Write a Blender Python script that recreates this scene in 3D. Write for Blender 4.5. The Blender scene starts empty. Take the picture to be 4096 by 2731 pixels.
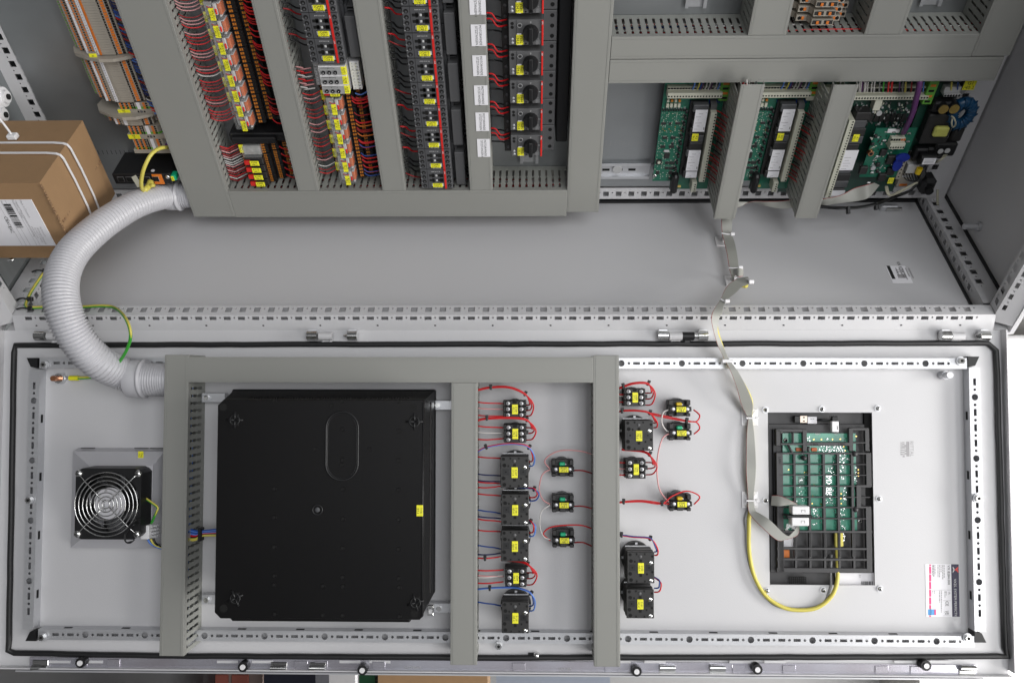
import bpy, math, random
from mathutils import Matrix, Vector
R = math.radians
random.seed(7)
scene = bpy.context.scene
col = scene.collection

# ---------------------------------------------------------------- camera (real up = +Z, the photo was taken with the camera turned on its side)
W3 = Matrix(((0, -1, 0), (0, 0, -1), (1, 0, 0)))
CAMPOS = Vector((0, 0, 1.02))
WM = Matrix.Translation(CAMPOS) @ W3.to_4x4()
cd = bpy.data.cameras.new('camera'); cam = bpy.data.objects.new('camera', cd); col.objects.link(cam)
cam.matrix_world = WM
cd.sensor_width = 36; cd.sensor_fit = 'HORIZONTAL'; cd.lens = 3300/4096*36
cd.clip_start = 0.02; cd.clip_end = 100
scene.camera = cam
# ---------------------------------------------------------------- light
wd = bpy.data.worlds.new('World'); scene.world = wd; wd.use_nodes = True
wn = wd.node_tree; bgn = wn.nodes['Background']
tcw = wn.nodes.new('ShaderNodeTexCoord'); sxw = wn.nodes.new('ShaderNodeSeparateXYZ'); crw = wn.nodes.new('ShaderNodeValToRGB')
wn.links.new(tcw.outputs['Generated'], sxw.inputs[0]); mpw = wn.nodes.new('ShaderNodeMapRange')
mpw.inputs[1].default_value = -1; mpw.inputs[2].default_value = 1
wn.links.new(sxw.outputs['Z'], mpw.inputs[0]); wn.links.new(mpw.outputs[0], crw.inputs[0])
crw.color_ramp.elements[0].color = (.16, .155, .15, 1); crw.color_ramp.elements[1].color = (.62, .63, .66, 1)
wn.links.new(crw.outputs[0], bgn.inputs['Color']); bgn.inputs['Strength'].default_value = 0.52
def area(name, loc, target, sx, sy, power, colr=(1, 1, 1)):
    l = bpy.data.lights.new(name, 'AREA'); l.shape = 'RECTANGLE'; l.size = sx; l.size_y = sy; l.energy = power; l.color = colr
    o = bpy.data.objects.new(name, l); col.objects.link(o)
    p = WM @ Vector(loc); t = WM @ Vector(target)
    o.location = p; o.rotation_euler = (t-p).to_track_quat('-Z', 'Y').to_euler()
    return o
# camera-space positions: x = real up, -y = real right, z = towards the viewer's back
area('ceiling_lamp_light', (2.30, -0.45, -0.62), (0.0, -0.25, -1.40), 1.6, 0.5, 40, (1, .985, .96))
area('ceiling_lamp_light', (2.30, -1.3, 0.9), (-.2, -0.2, -1.4), 1.6, 0.6, 24, (1, .985, .97))
area('front_fill_light', (1.15, 0.5, 2.6), (-.3, -0.2, -1.4), 2.2, 1.9, 52, (.97, .985, 1))
area('front_fill_light', (-.7, .1, 2.4), (-.6, -0.3, -1.4), 1.2, 1.2, 9, (.97, .985, 1))  # weak fill added to brighten the door's lower end, no actual window
scene.view_settings.view_transform = 'Standard'; scene.view_settings.look = 'None'
scene.view_settings.exposure = 0.38; scene.view_settings.gamma = 1.0
scene.cycles.use_denoising = True; scene.cycles.max_bounces = 8; scene.cycles.transparent_max_bounces = 12

# ---------------------------------------------------------------- frames of reference
F_PX, CX, CY = 3300.0, 2048.0, 1365.5
def cam_ray(px, py): return Vector(((px-CX)/F_PX, -(py-CY)/F_PX, -1.0))
def cpt(px, py, d): return cam_ray(px, py)*d
class Frame:
    def __init__(s, O, u, v):
        s.O, s.u, s.v = O, u.normalized(), v.normalized(); s.w = s.u.cross(s.v)
        s.L = Matrix((s.u, s.v, s.w))            # camera space -> local (rows)
        m = s.L.transposed().to_4x4(); m.translation = O
        s.mat = WM @ m; s.cm = m
    def pt(s, px, py, val, ax=2):                # the point of the plane local[ax] = val that the photo shows at px, py
        k = s.L[ax]; r = cam_ray(px, py); t = (val + k.dot(s.O))/k.dot(r)
        return s.L @ (r*t - s.O)
    def cam(s, q): return s.cm @ Vector(q)       # local -> camera space
_a = R(1.25); _th = R(43.5); _dt = R(2.4)
U0 = Vector((math.cos(_a), 0, math.sin(_a))); N0 = Vector((-math.sin(_a), 0, math.cos(_a))); Y0 = Vector((0, 1, 0))
Pd = -math.sin(_th)*Y0 - math.cos(_th)*N0
Sd = -math.cos(_th)*Y0 + math.sin(_th)*N0
D = Frame(cpt(2048, 1330, 1.43), U0, math.cos(_dt)*Y0 - math.sin(_dt)*N0)     # inside face of the open door
S = Frame(cpt(2048, 1305, 1.44), U0, -Sd)                                     # inside face of the side panel
M = Frame(S.cam((0, .33, 0)), U0, -Pd)                                        # mounting plate
C = Frame(Vector((0, 0, 0)), Vector((1, 0, 0)), Vector((0, 1, 0)))            # camera space (for free cables)

# ---------------------------------------------------------------- materials
def mat(name, c, rough=.5, metal=0.0, var=.06, scale=30.0, bump=0.0, bscale=400.0, alpha=1.0, emit=None, coat=0.0, spec=.5, stretch=None, c2=None):
    m = bpy.data.materials.new(name); m.use_nodes = True; nt = m.node_tree; b = nt.nodes['Principled BSDF']
    tc = nt.nodes.new('ShaderNodeTexCoord'); n = nt.nodes.new('ShaderNodeTexNoise'); n.inputs['Scale'].default_value = scale; n.inputs['Detail'].default_value = 4
    src = tc.outputs['Object']
    if stretch:
        mp = nt.nodes.new('ShaderNodeMapping'); mp.inputs['Scale'].default_value = stretch
        nt.links.new(src, mp.inputs[0]); src = mp.outputs[0]
    nt.links.new(src, n.inputs['Vector'])
    mx = nt.nodes.new('ShaderNodeMix'); mx.data_type = 'RGBA'
    lo = tuple(max(0, x*(1-var)) for x in c); hi = tuple(min(1, x*(1+var)) for x in (c2 or c))
    mx.inputs[6].default_value = (*lo, 1); mx.inputs[7].default_value = (*hi, 1)
    nt.links.new(n.outputs['Fac'], mx.inputs[0]); nt.links.new(mx.outputs[2], b.inputs['Base Color'])
    b.inputs['Metallic'].default_value = metal; b.inputs['Specular IOR Level'].default_value = spec
    mr = nt.nodes.new('ShaderNodeMapRange'); mr.inputs[3].default_value = rough*.88; mr.inputs[4].default_value = min(1, rough*1.12)
    nt.links.new(n.outputs['Fac'], mr.inputs[0]); nt.links.new(mr.outputs[0], b.inputs['Roughness'])
    if bump:
        n2 = nt.nodes.new('ShaderNodeTexNoise'); n2.inputs['Scale'].default_value = bscale; n2.inputs['Detail'].default_value = 3
        nt.links.new(src, n2.inputs['Vector']); bp = nt.nodes.new('ShaderNodeBump'); bp.inputs['Strength'].default_value = bump; bp.inputs['Distance'].default_value = .001
        nt.links.new(n2.outputs['Fac'], bp.inputs['Height']); nt.links.new(bp.outputs[0], b.inputs['Normal'])
    if alpha < 1: b.inputs['Alpha'].default_value = alpha
    if coat: b.inputs['Coat Weight'].default_value = coat
    if emit: b.inputs['Emission Color'].default_value = (*c, 1); b.inputs['Emission Strength'].default_value = emit
    return m
def soft(name, colr, **k): return mat(name, colr, **k)
PAINT = mat('light_grey_powder_coat', (.585, .580, .592), .42, var=.02, scale=3, bump=.25, bscale=900)
DUCT = mat('duct_grey_pvc', (.262, .262, .243), .48, var=.03, scale=6, bump=.06, bscale=700)
DUCTIN = mat('duct_channel_pvc', (.30, .305, .28), .5, var=.04, scale=20)
GALV = mat('galvanised_sheet', (.355, .37, .38), .42, metal=.75, var=.14, scale=14, bump=.05, bscale=60, stretch=(.6, 6, 1))
ZINC = mat('zinc_plated_steel', (.60, .605, .625), .40, metal=.62, var=.07, scale=20, stretch=(1, 8, 8))
ZINCP = mat('passivated_zinc_strip', (.66, .585, .63), .24, metal=.75, var=.22, scale=12, c2=(.62, .64, .72), stretch=(1, 1, 1))
STEEL = mat('bright_steel', (.75, .75, .74), .16, metal=1, var=.05)
BRASSY = mat('yellow_passivated_steel', (.42, .38, .22), .4, metal=.9, var=.2)
BLACK = mat('black_plastic', (.011, .011, .012), .42, spec=.4, var=.1, bump=.08, bscale=500)
BLACKM = mat('matt_black_plastic', (.020, .019, .019), .50, var=.12, bump=.1, bscale=900)
BLACKH = mat('moulded_black_enclosure', (.0050, .0047, .0050), .40, spec=.20, var=.14, scale=5, bump=.12, bscale=1200)
HOLE = mat('unlit_recess', (.004, .004, .004), .9, var=.1)
RUBBER = mat('black_rubber_seal', (.012, .012, .013), .5, var=.15, scale=50, bump=.3, bscale=300)
DGREY = mat('dark_grey_housing', (.072, .073, .078), .5, var=.06, bump=.06, bscale=600)
MGREY = mat('mid_grey_housing', (.10, .10, .103), .5, var=.06)
CAGE = mat('dark_grey_cage_plastic', (.040, .039, .041), .48, var=.1, bump=.08)
LGREY = mat('pale_grey_housing', (.50, .50, .50), .5, var=.04)
FACEG = mat('silver_grey_faceplate', (.34, .34, .34), .45, var=.05)
BEIGE = mat('beige_terminal_plastic', (.36, .325, .275), .5, var=.06, scale=80)
CREAM = mat('cream_connector_plastic', (.56, .56, .46), .5, var=.05)
WHITE = mat('white_plastic', (.78, .77, .78), .4, var=.03)
PAPER = mat('white_label_paper', (.80, .79, .82), .6, var=.02)
HOSE = mat('pale_grey_hose_plastic', (.52, .515, .54), .36, var=.03)
RED = mat('red_plastic', (.62, .02, .015), .4, var=.08)
YEL = mat('yellow_tag', (.86, .82, .025), .5, var=.05, scale=120)
YELP = mat('yellow_pilot', (.72, .50, .01), .4, var=.1)
GREENP = mat('green_pilot', (.01, .46, .22), .35, var=.1)
ORANGE = mat('orange_lever', (.72, .19, .02), .45, var=.1)
AMBER = mat('amber_release_dot', (.55, .19, .02), .5, var=.2)
INK = mat('black_print', (.02, .02, .02), .6, var=.05)
INKG = mat('grey_print', (.36, .35, .36), .6, var=.05)
INKW = mat('white_print', (.62, .62, .62), .6, var=.05)
MAG = mat('magenta_print', (.80, .06, .22), .5, var=.05)
NAVY = mat('dark_blue_print', (.02, .015, .05), .5, var=.05)
CYAN = mat('cyan_print', (.10, .35, .70), .5, var=.2)
CARD = mat('corrugated_cardboard', (.315, .190, .095), .8, var=.09, scale=60, bump=.25, bscale=250)
CARDD = mat('cut_cardboard_edge', (.25, .15, .08), .9, var=.3, scale=300)
PCB = mat('green_circuit_board', (.008, .125, .075), .35, var=.35, scale=90, coat=.3)
PCBL = mat('pale_green_circuit_board', (.055, .30, .20), .3, var=.3, scale=25, coat=.4)
PCBD = mat('dark_green_circuit_board', (.006, .045, .03), .35, var=.3, scale=70, coat=.2)
SOLDER = mat('tinned_solder', (.85, .85, .85), .12, metal=1, var=.1, bump=.8, bscale=250)
GOLD = mat('gold_contact', (.85, .62, .2), .25, metal=1, var=.05)
COPPER = mat('copper', (.72, .32, .17), .3, metal=1, var=.1)
SILV = mat('relay_mechanism', (.55, .55, .53), .3, metal=.5, var=.4, scale=150, bump=.8, bscale=200)
COIL = mat('orange_relay_coil', (.52, .11, .02), .45, var=.25, scale=100)
CLEAR = mat('clear_relay_cover', (.75, .76, .76), .10, alpha=.09, var=.02, spec=.9)
CLEARB = mat('clear_bag_plastic', (.8, .8, .82), .1, alpha=.35, var=.02, spec=.9)
BLUEC = mat('blue_component', (.008, .025, .26), .3, var=.1)
CYANC = mat('teal_blue_component', (.006, .055, .13), .35, var=.2)
FLOORM = mat('dark_floor', (.03, .03, .032), .6, var=.3, scale=20)
WALLM = mat('room_wall_paint', (.42, .42, .42), .7, var=.03)
CEILM = mat('ceiling_tile', (.55, .53, .50), .8, var=.06, scale=40)
GREENF = mat('green_painted_post', (.01, .09, .03), .5, var=.1)
FOIL = mat('ribbon_grey_pvc', (.34, .34, .31), .45, var=.05, scale=60)
WC = dict(
 red=mat('red_wire', (.60, .012, .016), .38), dred=mat('dark_red_wire', (.30, .008, .01), .4), pink=mat('red_white_wire', (.62, .30, .30), .4),
 white=mat('white_wire', (.60, .58, .56), .4), blue=mat('blue_wire', (.02, .07, .30), .4), dblue=mat('dark_blue_wire', (.012, .02, .10), .4),
 lblue=mat('light_blue_wire', (.10, .22, .62), .4), black=mat('black_wire', (.010, .010, .011), .4), purple=mat('purple_wire', (.10, .028, .12), .4),
 yellow=mat('yellow_wire', (.62, .54, .10), .4), green=mat('green_wire', (.04, .36, .03), .4), orange=mat('orange_wire', (.60, .16, .02), .4), grey=mat('grey_wire', (.25, .25, .25), .4), cream=mat('cream_wire', (.45, .43, .33), .4))

# ---------------------------------------------------------------- mesh builder
_txt = {}
def glyphs(s):
    if s not in _txt:
        c = bpy.data.curves.new('t', 'FONT'); c.body = s; c.size = 1; c.resolution_u = 2
        c.align_x = 'CENTER'; c.align_y = 'CENTER'
        o = bpy.data.objects.new('t', c); me = bpy.data.meshes.new_from_object(o)
        vs = [v.co.copy() for v in me.vertices]; fs = [tuple(p.vertices) for p in me.polygons]
        if vs:
            x0 = min(v.x for v in vs); x1 = max(v.x for v in vs); y0 = min(v.y for v in vs); y1 = max(v.y for v in vs)
        else: x0 = y0 = 0; x1 = y1 = 1
        _txt[s] = ([((v.x-(x0+x1)/2), (v.y-(y0+y1)/2)) for v in vs], fs, x1-x0, y1-y0)
        bpy.data.objects.remove(o); bpy.data.curves.remove(c); bpy.data.meshes.remove(me)
    return _txt[s]
class MB:
    def __init__(s, off=(0, 0, 0)):
        s.V = []; s.F = []; s.I = []; s.m = []; s.sm = []; s.off = Vector(off)
    def mi(s, m):
        if m not in s.m: s.m.append(m)
        return s.m.index(m)
    def add(s, vs, fs, m, smooth=False):
        b = len(s.V); i = s.mi(m)
        s.V += [tuple(Vector(v)-s.off) for v in vs]
        for f in fs: s.F.append([x+b for x in f]); s.I.append(i); s.sm.append(smooth)
    def box(s, a, b, m, c=0.0):
        x0, x1 = sorted((a[0], b[0])); y0, y1 = sorted((a[1], b[1])); z0, z1 = sorted((a[2], b[2]))
        c = min(c, (x1-x0)*.45, (y1-y0)*.45, (z1-z0)*.45)
        if c <= 1e-5:
            vs = [(x, y, z) for x in (x0, x1) for y in (y0, y1) for z in (z0, z1)]
            s.add(vs, [(0, 1, 3, 2), (4, 6, 7, 5), (0, 4, 5, 1), (2, 3, 7, 6), (0, 2, 6, 4), (1, 5, 7, 3)], m); return
        vs = []
        for X, sx in ((x0, 1), (x1, -1)):
            for Y, sy in ((y0, 1), (y1, -1)):
                for Z, sz in ((z0, 1), (z1, -1)):
                    vs += [(X, Y+sy*c, Z+sz*c), (X+sx*c, Y, Z+sz*c), (X+sx*c, Y+sy*c, Z)]
        k = lambda i, j, l, a: (i*4+j*2+l)*3+a
        fs = []
        for i in (0, 1): fs.append([k(i, 0, 0, 0), k(i, 1, 0, 0), k(i, 1, 1, 0), k(i, 0, 1, 0)][::(-1 if i == 0 else 1)])
        for j in (0, 1): fs.append([k(0, j, 0, 1), k(0, j, 1, 1), k(1, j, 1, 1), k(1, j, 0, 1)][::(-1 if j == 0 else 1)])
        for l in (0, 1): fs.append([k(0, 0, l, 2), k(1, 0, l, 2), k(1, 1, l, 2), k(0, 1, l, 2)][::(-1 if l == 0 else 1)])
        for j in (0, 1):
            for l in (0, 1): fs.append([k(0, j, l, 1), k(1, j, l, 1), k(1, j, l, 2), k(0, j, l, 2)])
        for i in (0, 1):
            for l in (0, 1): fs.append([k(i, 0, l, 0), k(i, 1, l, 0), k(i, 1, l, 2), k(i, 0, l, 2)])
        for i in (0, 1):
            for j in (0, 1): fs.append([k(i, j, 0, 0), k(i, j, 1, 0), k(i, j, 1, 1), k(i, j, 0, 1)])
        for i in (0, 1):
            for j in (0, 1):
                for l in (0, 1): fs.append([k(i, j, l, 0), k(i, j, l, 1), k(i, j, l, 2)])
        s.add(vs, fs, m)
    def frust(s, r0, z0, r1, z1, m):         # r = (x0,y0,x1,y1)
        a, b = r0, r1
        vs = [(a[0], a[1], z0), (a[2], a[1], z0), (a[2], a[3], z0), (a[0], a[3], z0), (b[0], b[1], z1), (b[2], b[1], z1), (b[2], b[3], z1), (b[0], b[3], z1)]
        s.add(vs, [(3, 2, 1, 0), (4, 5, 6, 7), (0, 1, 5, 4), (1, 2, 6, 5), (2, 3, 7, 6), (3, 0, 4, 7)], m)
    def prism(s, poly, z0, z1, m, ax=2):     # poly in the two other axes
        n = len(poly)
        def P(p, z):
            if ax == 2: return (p[0], p[1], z)
            if ax == 1: return (p[0], z, p[1])
            return (z, p[0], p[1])
        s.add([P(p, z0) for p in poly]+[P(p, z1) for p in poly], [list(range(n))[::-1], list(range(n, 2*n))]+[(i, (i+1) % n, (i+1) % n+n, i+n) for i in range(n)], m)
    def cyl(s, c, r, h, m, ax=2, seg=12, r2=None, smooth=True):
        r2 = r if r2 is None else r2; c = Vector(c); vs = []
        for k, (rr, z) in enumerate(((r, 0), (r2, h))):
            for i in range(seg):
                t = 2*math.pi*i/seg; a, b = rr*math.cos(t), rr*math.sin(t)
                vs.append(c+Vector({2: (a, b, z), 0: (z, a, b), 1: (b, z, a)}[ax]))
        s.add(vs, [(i, (i+1) % seg, (i+1) % seg+seg, i+seg) for i in range(seg)], m, smooth)
        s.add(vs, [list(range(seg))[::-1], list(range(seg, 2*seg))], m)
    def ring(s, c, r, tr, m, seg=40, n=6, ax=2):
        pts = [Vector(c)+Vector((r*math.cos(2*math.pi*i/seg), r*math.sin(2*math.pi*i/seg), 0)) for i in range(seg)]
        s.tube(pts, tr, m, n, closed=True, sub=1)
    def dome(s, c, r, h, m, seg=10):
        c = Vector(c); vs = []; fs = []
        for k, (rr, z) in enumerate(((1, 0), (.92, .5), (.6, .9))):
            vs += [c+Vector((r*rr*math.cos(2*math.pi*i/seg), r*rr*math.sin(2*math.pi*i/seg), h*z)) for i in range(seg)]
        vs.append(c+Vector((0, 0, h)))
        for k in (0, 1): fs += [(k*seg+i, k*seg+(i+1) % seg, (k+1)*seg+(i+1) % seg, (k+1)*seg+i) for i in range(seg)]
        fs += [(2*seg+i, 2*seg+(i+1) % seg, 3*seg) for i in range(seg)]
        s.add(vs, fs, m, True)
    def screw(s, c, r, h=None, m=None):
        h = h or r*.7; s.dome(c, r, h, m or STEEL, 10)
        c = Vector(c)+Vector((0, 0, h*.93)); s.cyl(c, r*.42, h*.10, HOLE, seg=6, smooth=False)
    def tube(s, pts, r, m, n=6, closed=False, sub=5, prof=None):
        P = [Vector(p) for p in pts]
        if sub > 1:
            Q = []; N = len(P)
            for i in range(N-1):
                p0 = P[max(i-1, 0)]; p1 = P[i]; p2 = P[i+1]; p3 = P[min(i+2, N-1)]
                for k in range(sub):
                    t = k/sub
                    Q.append(.5*((2*p1)+(p2-p0)*t+(2*p0-5*p1+4*p2-p3)*t*t+(3*p1-p0-3*p2+p3)*t**3))
            Q.append(P[-1]); P = Q
        N = len(P); nv = None; vs = []
        for i in range(N):
            a = P[(i-1) % N] if (closed or i) else P[0]; b = P[(i+1) % N] if (closed or i < N-1) else P[-1]
            t = (b-a).normalized()
            if nv is None:
                nv = Vector((0, 0, 1)) if abs(t.z) < .9 else Vector((1, 0, 0))
            nv = (nv-t*nv.dot(t)).normalized(); bn = t.cross(nv)
            rr = r if prof is None else prof(i)
            vs += [P[i]+nv*rr*math.cos(2*math.pi*j/n)+bn*rr*math.sin(2*math.pi*j/n) for j in range(n)]
        fs = []
        for i in range(N if closed else N-1):
            k = (i+1) % N
            fs += [(i*n+j, i*n+(j+1) % n, k*n+(j+1) % n, k*n+j) for j in range(n)]
        if not closed: fs += [list(range(n))[::-1], [(N-1)*n+j for j in range(n)]]
        s.add(vs, fs, m, True)
    def text(s, st, x, y, z, h, m, rot=0, sx=1.0, ax=2, bold=0):
        g, f, wd, hg = glyphs(st); k = h/.70
        ca, sa = math.cos(R(rot)), math.sin(R(rot)); vs = []
        for a, b in g:
            a *= k*sx; b *= k
            p, q = x+a*ca-b*sa, y+a*sa+b*ca
            vs.append((p, q, z) if ax == 2 else ((p, z, q) if ax == 1 else (z, p, q)))
        s.add(vs, f, m)
    def tag(s, x, y, z, w, h, lines, rot=0, bg=None, fg=None, th=.0008, tscale=.30):
        tscale = min(.42, tscale*1.15)
        ca, sa = abs(math.cos(R(rot))), abs(math.sin(R(rot)))
        W_, H_ = w*ca+h*sa, w*sa+h*ca
        s.box((x-W_/2, y-H_/2, z), (x+W_/2, y+H_/2, z+th), bg or YEL, min(W_, H_)*.08)
        n = len(lines)
        for i, t in enumerate(lines):
            d = ((n-1)/2-i)*h/(n+.15)
            g = glyphs(t); hh = h*tscale*(2/n if n > 2 else 1); k = hh/.7
            sx = min(1.0, w*.86/max(1e-6, g[2]*k))
            s.text(t, x-d*math.sin(R(rot)), y+d*math.cos(R(rot)), z+th+.00015, hh, fg or INK, rot, sx)
    def strip(s, O, A, B, L, Wd, holes, t, m):   # flat sheet with real holes: (pos along, pos across, half length, half width, kind)
        O, A, B = Vector(O), Vector(A).normalized(), Vector(B).normalized(); N = A.cross(B)
        def P(a, b, z=0): return O+A*a+B*b+N*z
        holes = sorted(holes); x = 0
        for (pa, pb, ha, hb, kind) in holes:
            g = .0012; a0, a1 = pa-ha-g, pa+ha+g
            if a0 < x+1e-5 or a1 > L: continue
            s.add([P(x, 0), P(a0, 0), P(a0, Wd), P(x, Wd)], [(0, 1, 2, 3)], m); x = a1
            ang = set()
            nn = 12 if kind == 'c' else 4
            for i in range(nn): ang.add(round(2*math.pi*(i+.5 if kind == 'c' else i)/nn % (2*math.pi), 5))
            b0, b1 = -pb, Wd-pb
            for cx_, cy_ in ((a0-pa, b0), (a1-pa, b0), (a1-pa, b1), (a0-pa, b1)): ang.add(round(math.atan2(cy_, cx_) % (2*math.pi), 5))
            if kind != 'c':
                for cx_, cy_ in ((ha, hb), (-ha, hb), (-ha, -hb), (ha, -hb)): ang.add(round(math.atan2(cy_, cx_) % (2*math.pi), 5))
            ang = sorted(ang); inn = []; out = []
            for t_ in ang:
                c_, s_ = math.cos(t_), math.sin(t_)
                if kind == 'c': r_ = ha; r2_ = hb; inn.append((pa+c_*r_, pb+s_*r2_))
                else:
                    r_ = min(ha/max(abs(c_), 1e-9), hb/max(abs(s_), 1e-9)); inn.append((pa+c_*r_, pb+s_*r_))
                r_ = min(((a1-pa) if c_ > 0 else (pa-a0))/max(abs(c_), 1e-9), ((b1) if s_ > 0 else (-b0))/max(abs(s_), 1e-9)); out.append((pa+c_*r_, pb+s_*r_))
            n = len(ang); vs = [P(*q) for q in inn]+[P(*q) for q in out]+[P(*q, -t) for q in inn]
            s.add(vs, [(i, i+n, (i+1) % n+n, (i+1) % n) for i in range(n)]+[(i, (i+1) % n, (i+1) % n+2*n, i+2*n) for i in range(n)], m)
        s.add([P(x, 0), P(L, 0), P(L, Wd), P(x, Wd)], [(0, 1, 2, 3)], m)
    def build(s, name, parent=None, frame=None, org=None):
        me = bpy.data.meshes.new(name); me.from_pydata(s.V, [], s.F)
        for m in s.m: me.materials.append(m)
        me.polygons.foreach_set('material_index', s.I); me.polygons.foreach_set('use_smooth', s.sm); me.update()
        o = bpy.data.objects.new(name, me); col.objects.link(o)
        if parent is not None: o.parent = parent
        elif frame is not None: o.matrix_world = frame.mat @ Matrix.Translation(Vector(org if org is not None else s.off))
        return o
def meta(o, label, cat, group=None, kind=None):
    if label: o['label'] = label
    if cat: o['category'] = cat
    if group: o['group'] = group
    if kind: o['kind'] = kind
    return o
def thing(frame, org, name, label, cat, group=None):
    o = bpy.data.objects.new(name, None); col.objects.link(o); o.empty_display_size = .02
    o.matrix_world = frame.mat @ Matrix.Translation(Vector(org))
    return meta(o, label, cat, group)
def dup(root, frame, org, label, group=None, skip=()):
    r = root.copy(); col.objects.link(r); r.matrix_world = frame.mat @ Matrix.Translation(Vector(org)); r['label'] = label
    if group: r['group'] = group
    for ch in list(root.children):
        if ch.name.split('.')[0] in skip: continue
        c = ch.copy(); col.objects.link(c); c.parent = r
        for g in list(ch.children):
            d = g.copy(); col.objects.link(d); d.parent = c
    return r
def single(mb, name, frame, label, cat, group=None, kind=None):
    return meta(mb.build(name, None, frame), label, cat, group, kind)
def wire(frame, pts, r, colr, name, label, cat, group, n=6, m=None):
    mb = MB(pts[0]); mb.tube(pts, r, m or WC[colr], n); return single(mb, name, frame, label, cat, group)
def crop(ox, oy, sc): return lambda x, y: (ox+x*sc, oy+y*sc)
K1, K2, K3, K4, K5 = crop(0, 0, .574), crop(700, 0, .574), crop(1500, 0, .574), crop(2400, 0, .574), crop(3200, 0, .574)
L1, L2, L3, L4 = crop(0, 850, .5102), crop(1000, 850, .5952), crop(2300, 750, .574), crop(3200, 750, .574)
B1, B2, B3, B4, B5 = crop(0, 1600, .7216), crop(800, 1500, .7853), crop(1800, 1450, .8171), crop(2850, 1550, .6061), crop(3300, 1500, .785)
T7, T8, P5, P6, Q4 = crop(1150, 100, .2232), crop(800, 50, .1914), crop(2600, 300, .319), crop(3300, 300, .3507), crop(3040, 1620, .3062)
G1 = crop(180, 0, .4082); G2 = crop(920, 520, .1658); G3 = crop(3100, 0, .17007); G4 = crop(280, 1780, .2807); G5 = crop(2860, 1400, .5105)
# ================================================================ the room behind (only slivers of it show past the door)
def solid(name, frame, a, b, m, label, cat, kind=None, c=0.0):
    mb = MB(((a[0]+b[0])/2, (a[1]+b[1])/2, min(a[2], b[2]))); mb.box(a, b, m, c); return single(mb, name, frame, label, cat, None, kind)
solid('floor', C, (-1.12, -4.5, -5.8), (-1.04, 3, 3.6), FLOORM, None, None, 'structure')
solid('ceiling', C, (2.45, -4.5, -5.8), (2.53, 3, 3.6), CEILM, None, None, 'structure')
solid('back_wall', C, (-1.04, -4.5, -5.6), (2.45, 3, -5.5), WALLM, None, None, 'structure')
LAMP = mat('lit_lamp_panel', (1, .99, .97), .5, emit=6.0, var=0)
mb = MB((2.445, -1., -4.0)); mb.box((2.40, -2.2, -4.85), (2.43, -.02, -2.95), LAMP); lampo = thing(C, (2.445, -1., -4.0), 'ceiling_light', 'bright white ceiling light panel showing past the upper end of the door', 'light')
mb.build('diffuser', lampo)
mb = MB((2.445, -1., -4.0)); mb.box((2.43, -2.25, -4.90), (2.45, .03, -2.90), WHITE); mb.build('frame', lampo)
BG = D  # measured behind the lower edge of the door
def bgpt(px, py, d): return cpt(px, py, d)
def far_box(name, px0, px1, d, thick, m, label, cat, y0=2560, y1=3050, build=None):
    a = cpt(px0, y1, d); b = cpt(px1, y0, d)
    mb = MB((a.x, (a.y+b.y)/2, a.z)); mb.box((a.x, a.y, a.z), (b.x, b.y, a.z-thick), m)
    if build: build(mb, a, b)
    return single(mb, name, C, label, cat)
far_box('steel_post', 22, 80, 2.3, .04, GREENF, 'dark green post in the dark gap under the far left door corner', 'post')
far_box('wooden_board', 86, 118, 2.32, .03, mat('varnished_board', (.16, .095, .04), .5, var=.3, scale=8, stretch=(1, 9, 9)), 'narrow brown board standing between the green post and the black divider', 'board')
far_box('room_divider', 130, 668, 2.6, .04, mat('black_textured_panel', (.018, .018, .02), .6, var=.3, scale=200), 'wide black divider behind the door between brown board and brick wall', 'divider')
BRICKM = mat('red_brick', (.30, .085, .06), .8, var=.3, scale=9); MORT = mat('brick_mortar', (.22, .16, .14), .9, var=.1)
def bricks(mb, a, b):
    x = a.x+.01; k = 0
    while x < b.x-.05:
        for j in range(5):
            y = a.y+.02+j*.075
            mb.box((x, y, a.z), (x+.062, min(y+.068, b.y), a.z+.008), BRICKM if (k+j) % 4 else mat_dbrick, .004)
        x += .072; k += 1
mat_dbrick = mat('dark_brick', (.13, .075, .06), .8, var=.3, scale=9)
far_box('brick_wall', 670, 1050, 2.9, .08, MORT, 'red brick wall showing in the gap below the door left of centre', 'wall', build=bricks)
far_box('dark_cabinet', 1055, 1262, 2.7, .2, mat('dark_blue_steel', (.012, .013, .025), .4, var=.1), 'dark blue steel cupboard standing right of the red brick wall', 'cupboard')
far_box('window_frame', 1262, 1420, 3.4, .06, WHITE, 'pale window frame glimpsed between dark blue cupboard and green stripe', 'window frame')
far_box('waste_bin', 1436, 1500, 2.4, .12, GREENF, 'dark green bin wedged beside the cardboard carton below the door', 'bin')
far_box('cardboard_carton', 1512, 1950, 2.3, .3, CARD, 'brown cardboard carton behind the door below its middle', 'carton')
far_box('pale_partition', 1985, 2440, 3.2, .06, mat('bluish_partition', (.36, .40, .48), .6, var=.08), 'pale bluish partition right of the brown carton behind the door', 'partition')

# ================================================================ the cabinet
UL, UR = -.885, .842
cab = thing(S, (UL, .2, 0), 'control_cabinet', 'tall light grey steel control cabinet standing open with its door swung wide', 'cabinet')
CO = Vector((UL, .2, 0))                       # origin of the cabinet in the S frame
class FM:                                      # the cabinet's empty sits in S; helpers let parts be written in S or in M coordinates
    pass
def M2S(q): q = Vector(q); return Vector((q.x, .33-q.z, q.y))
def S_of(px, py, val, ax=2): return S.pt(px, py, val, ax)
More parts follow.
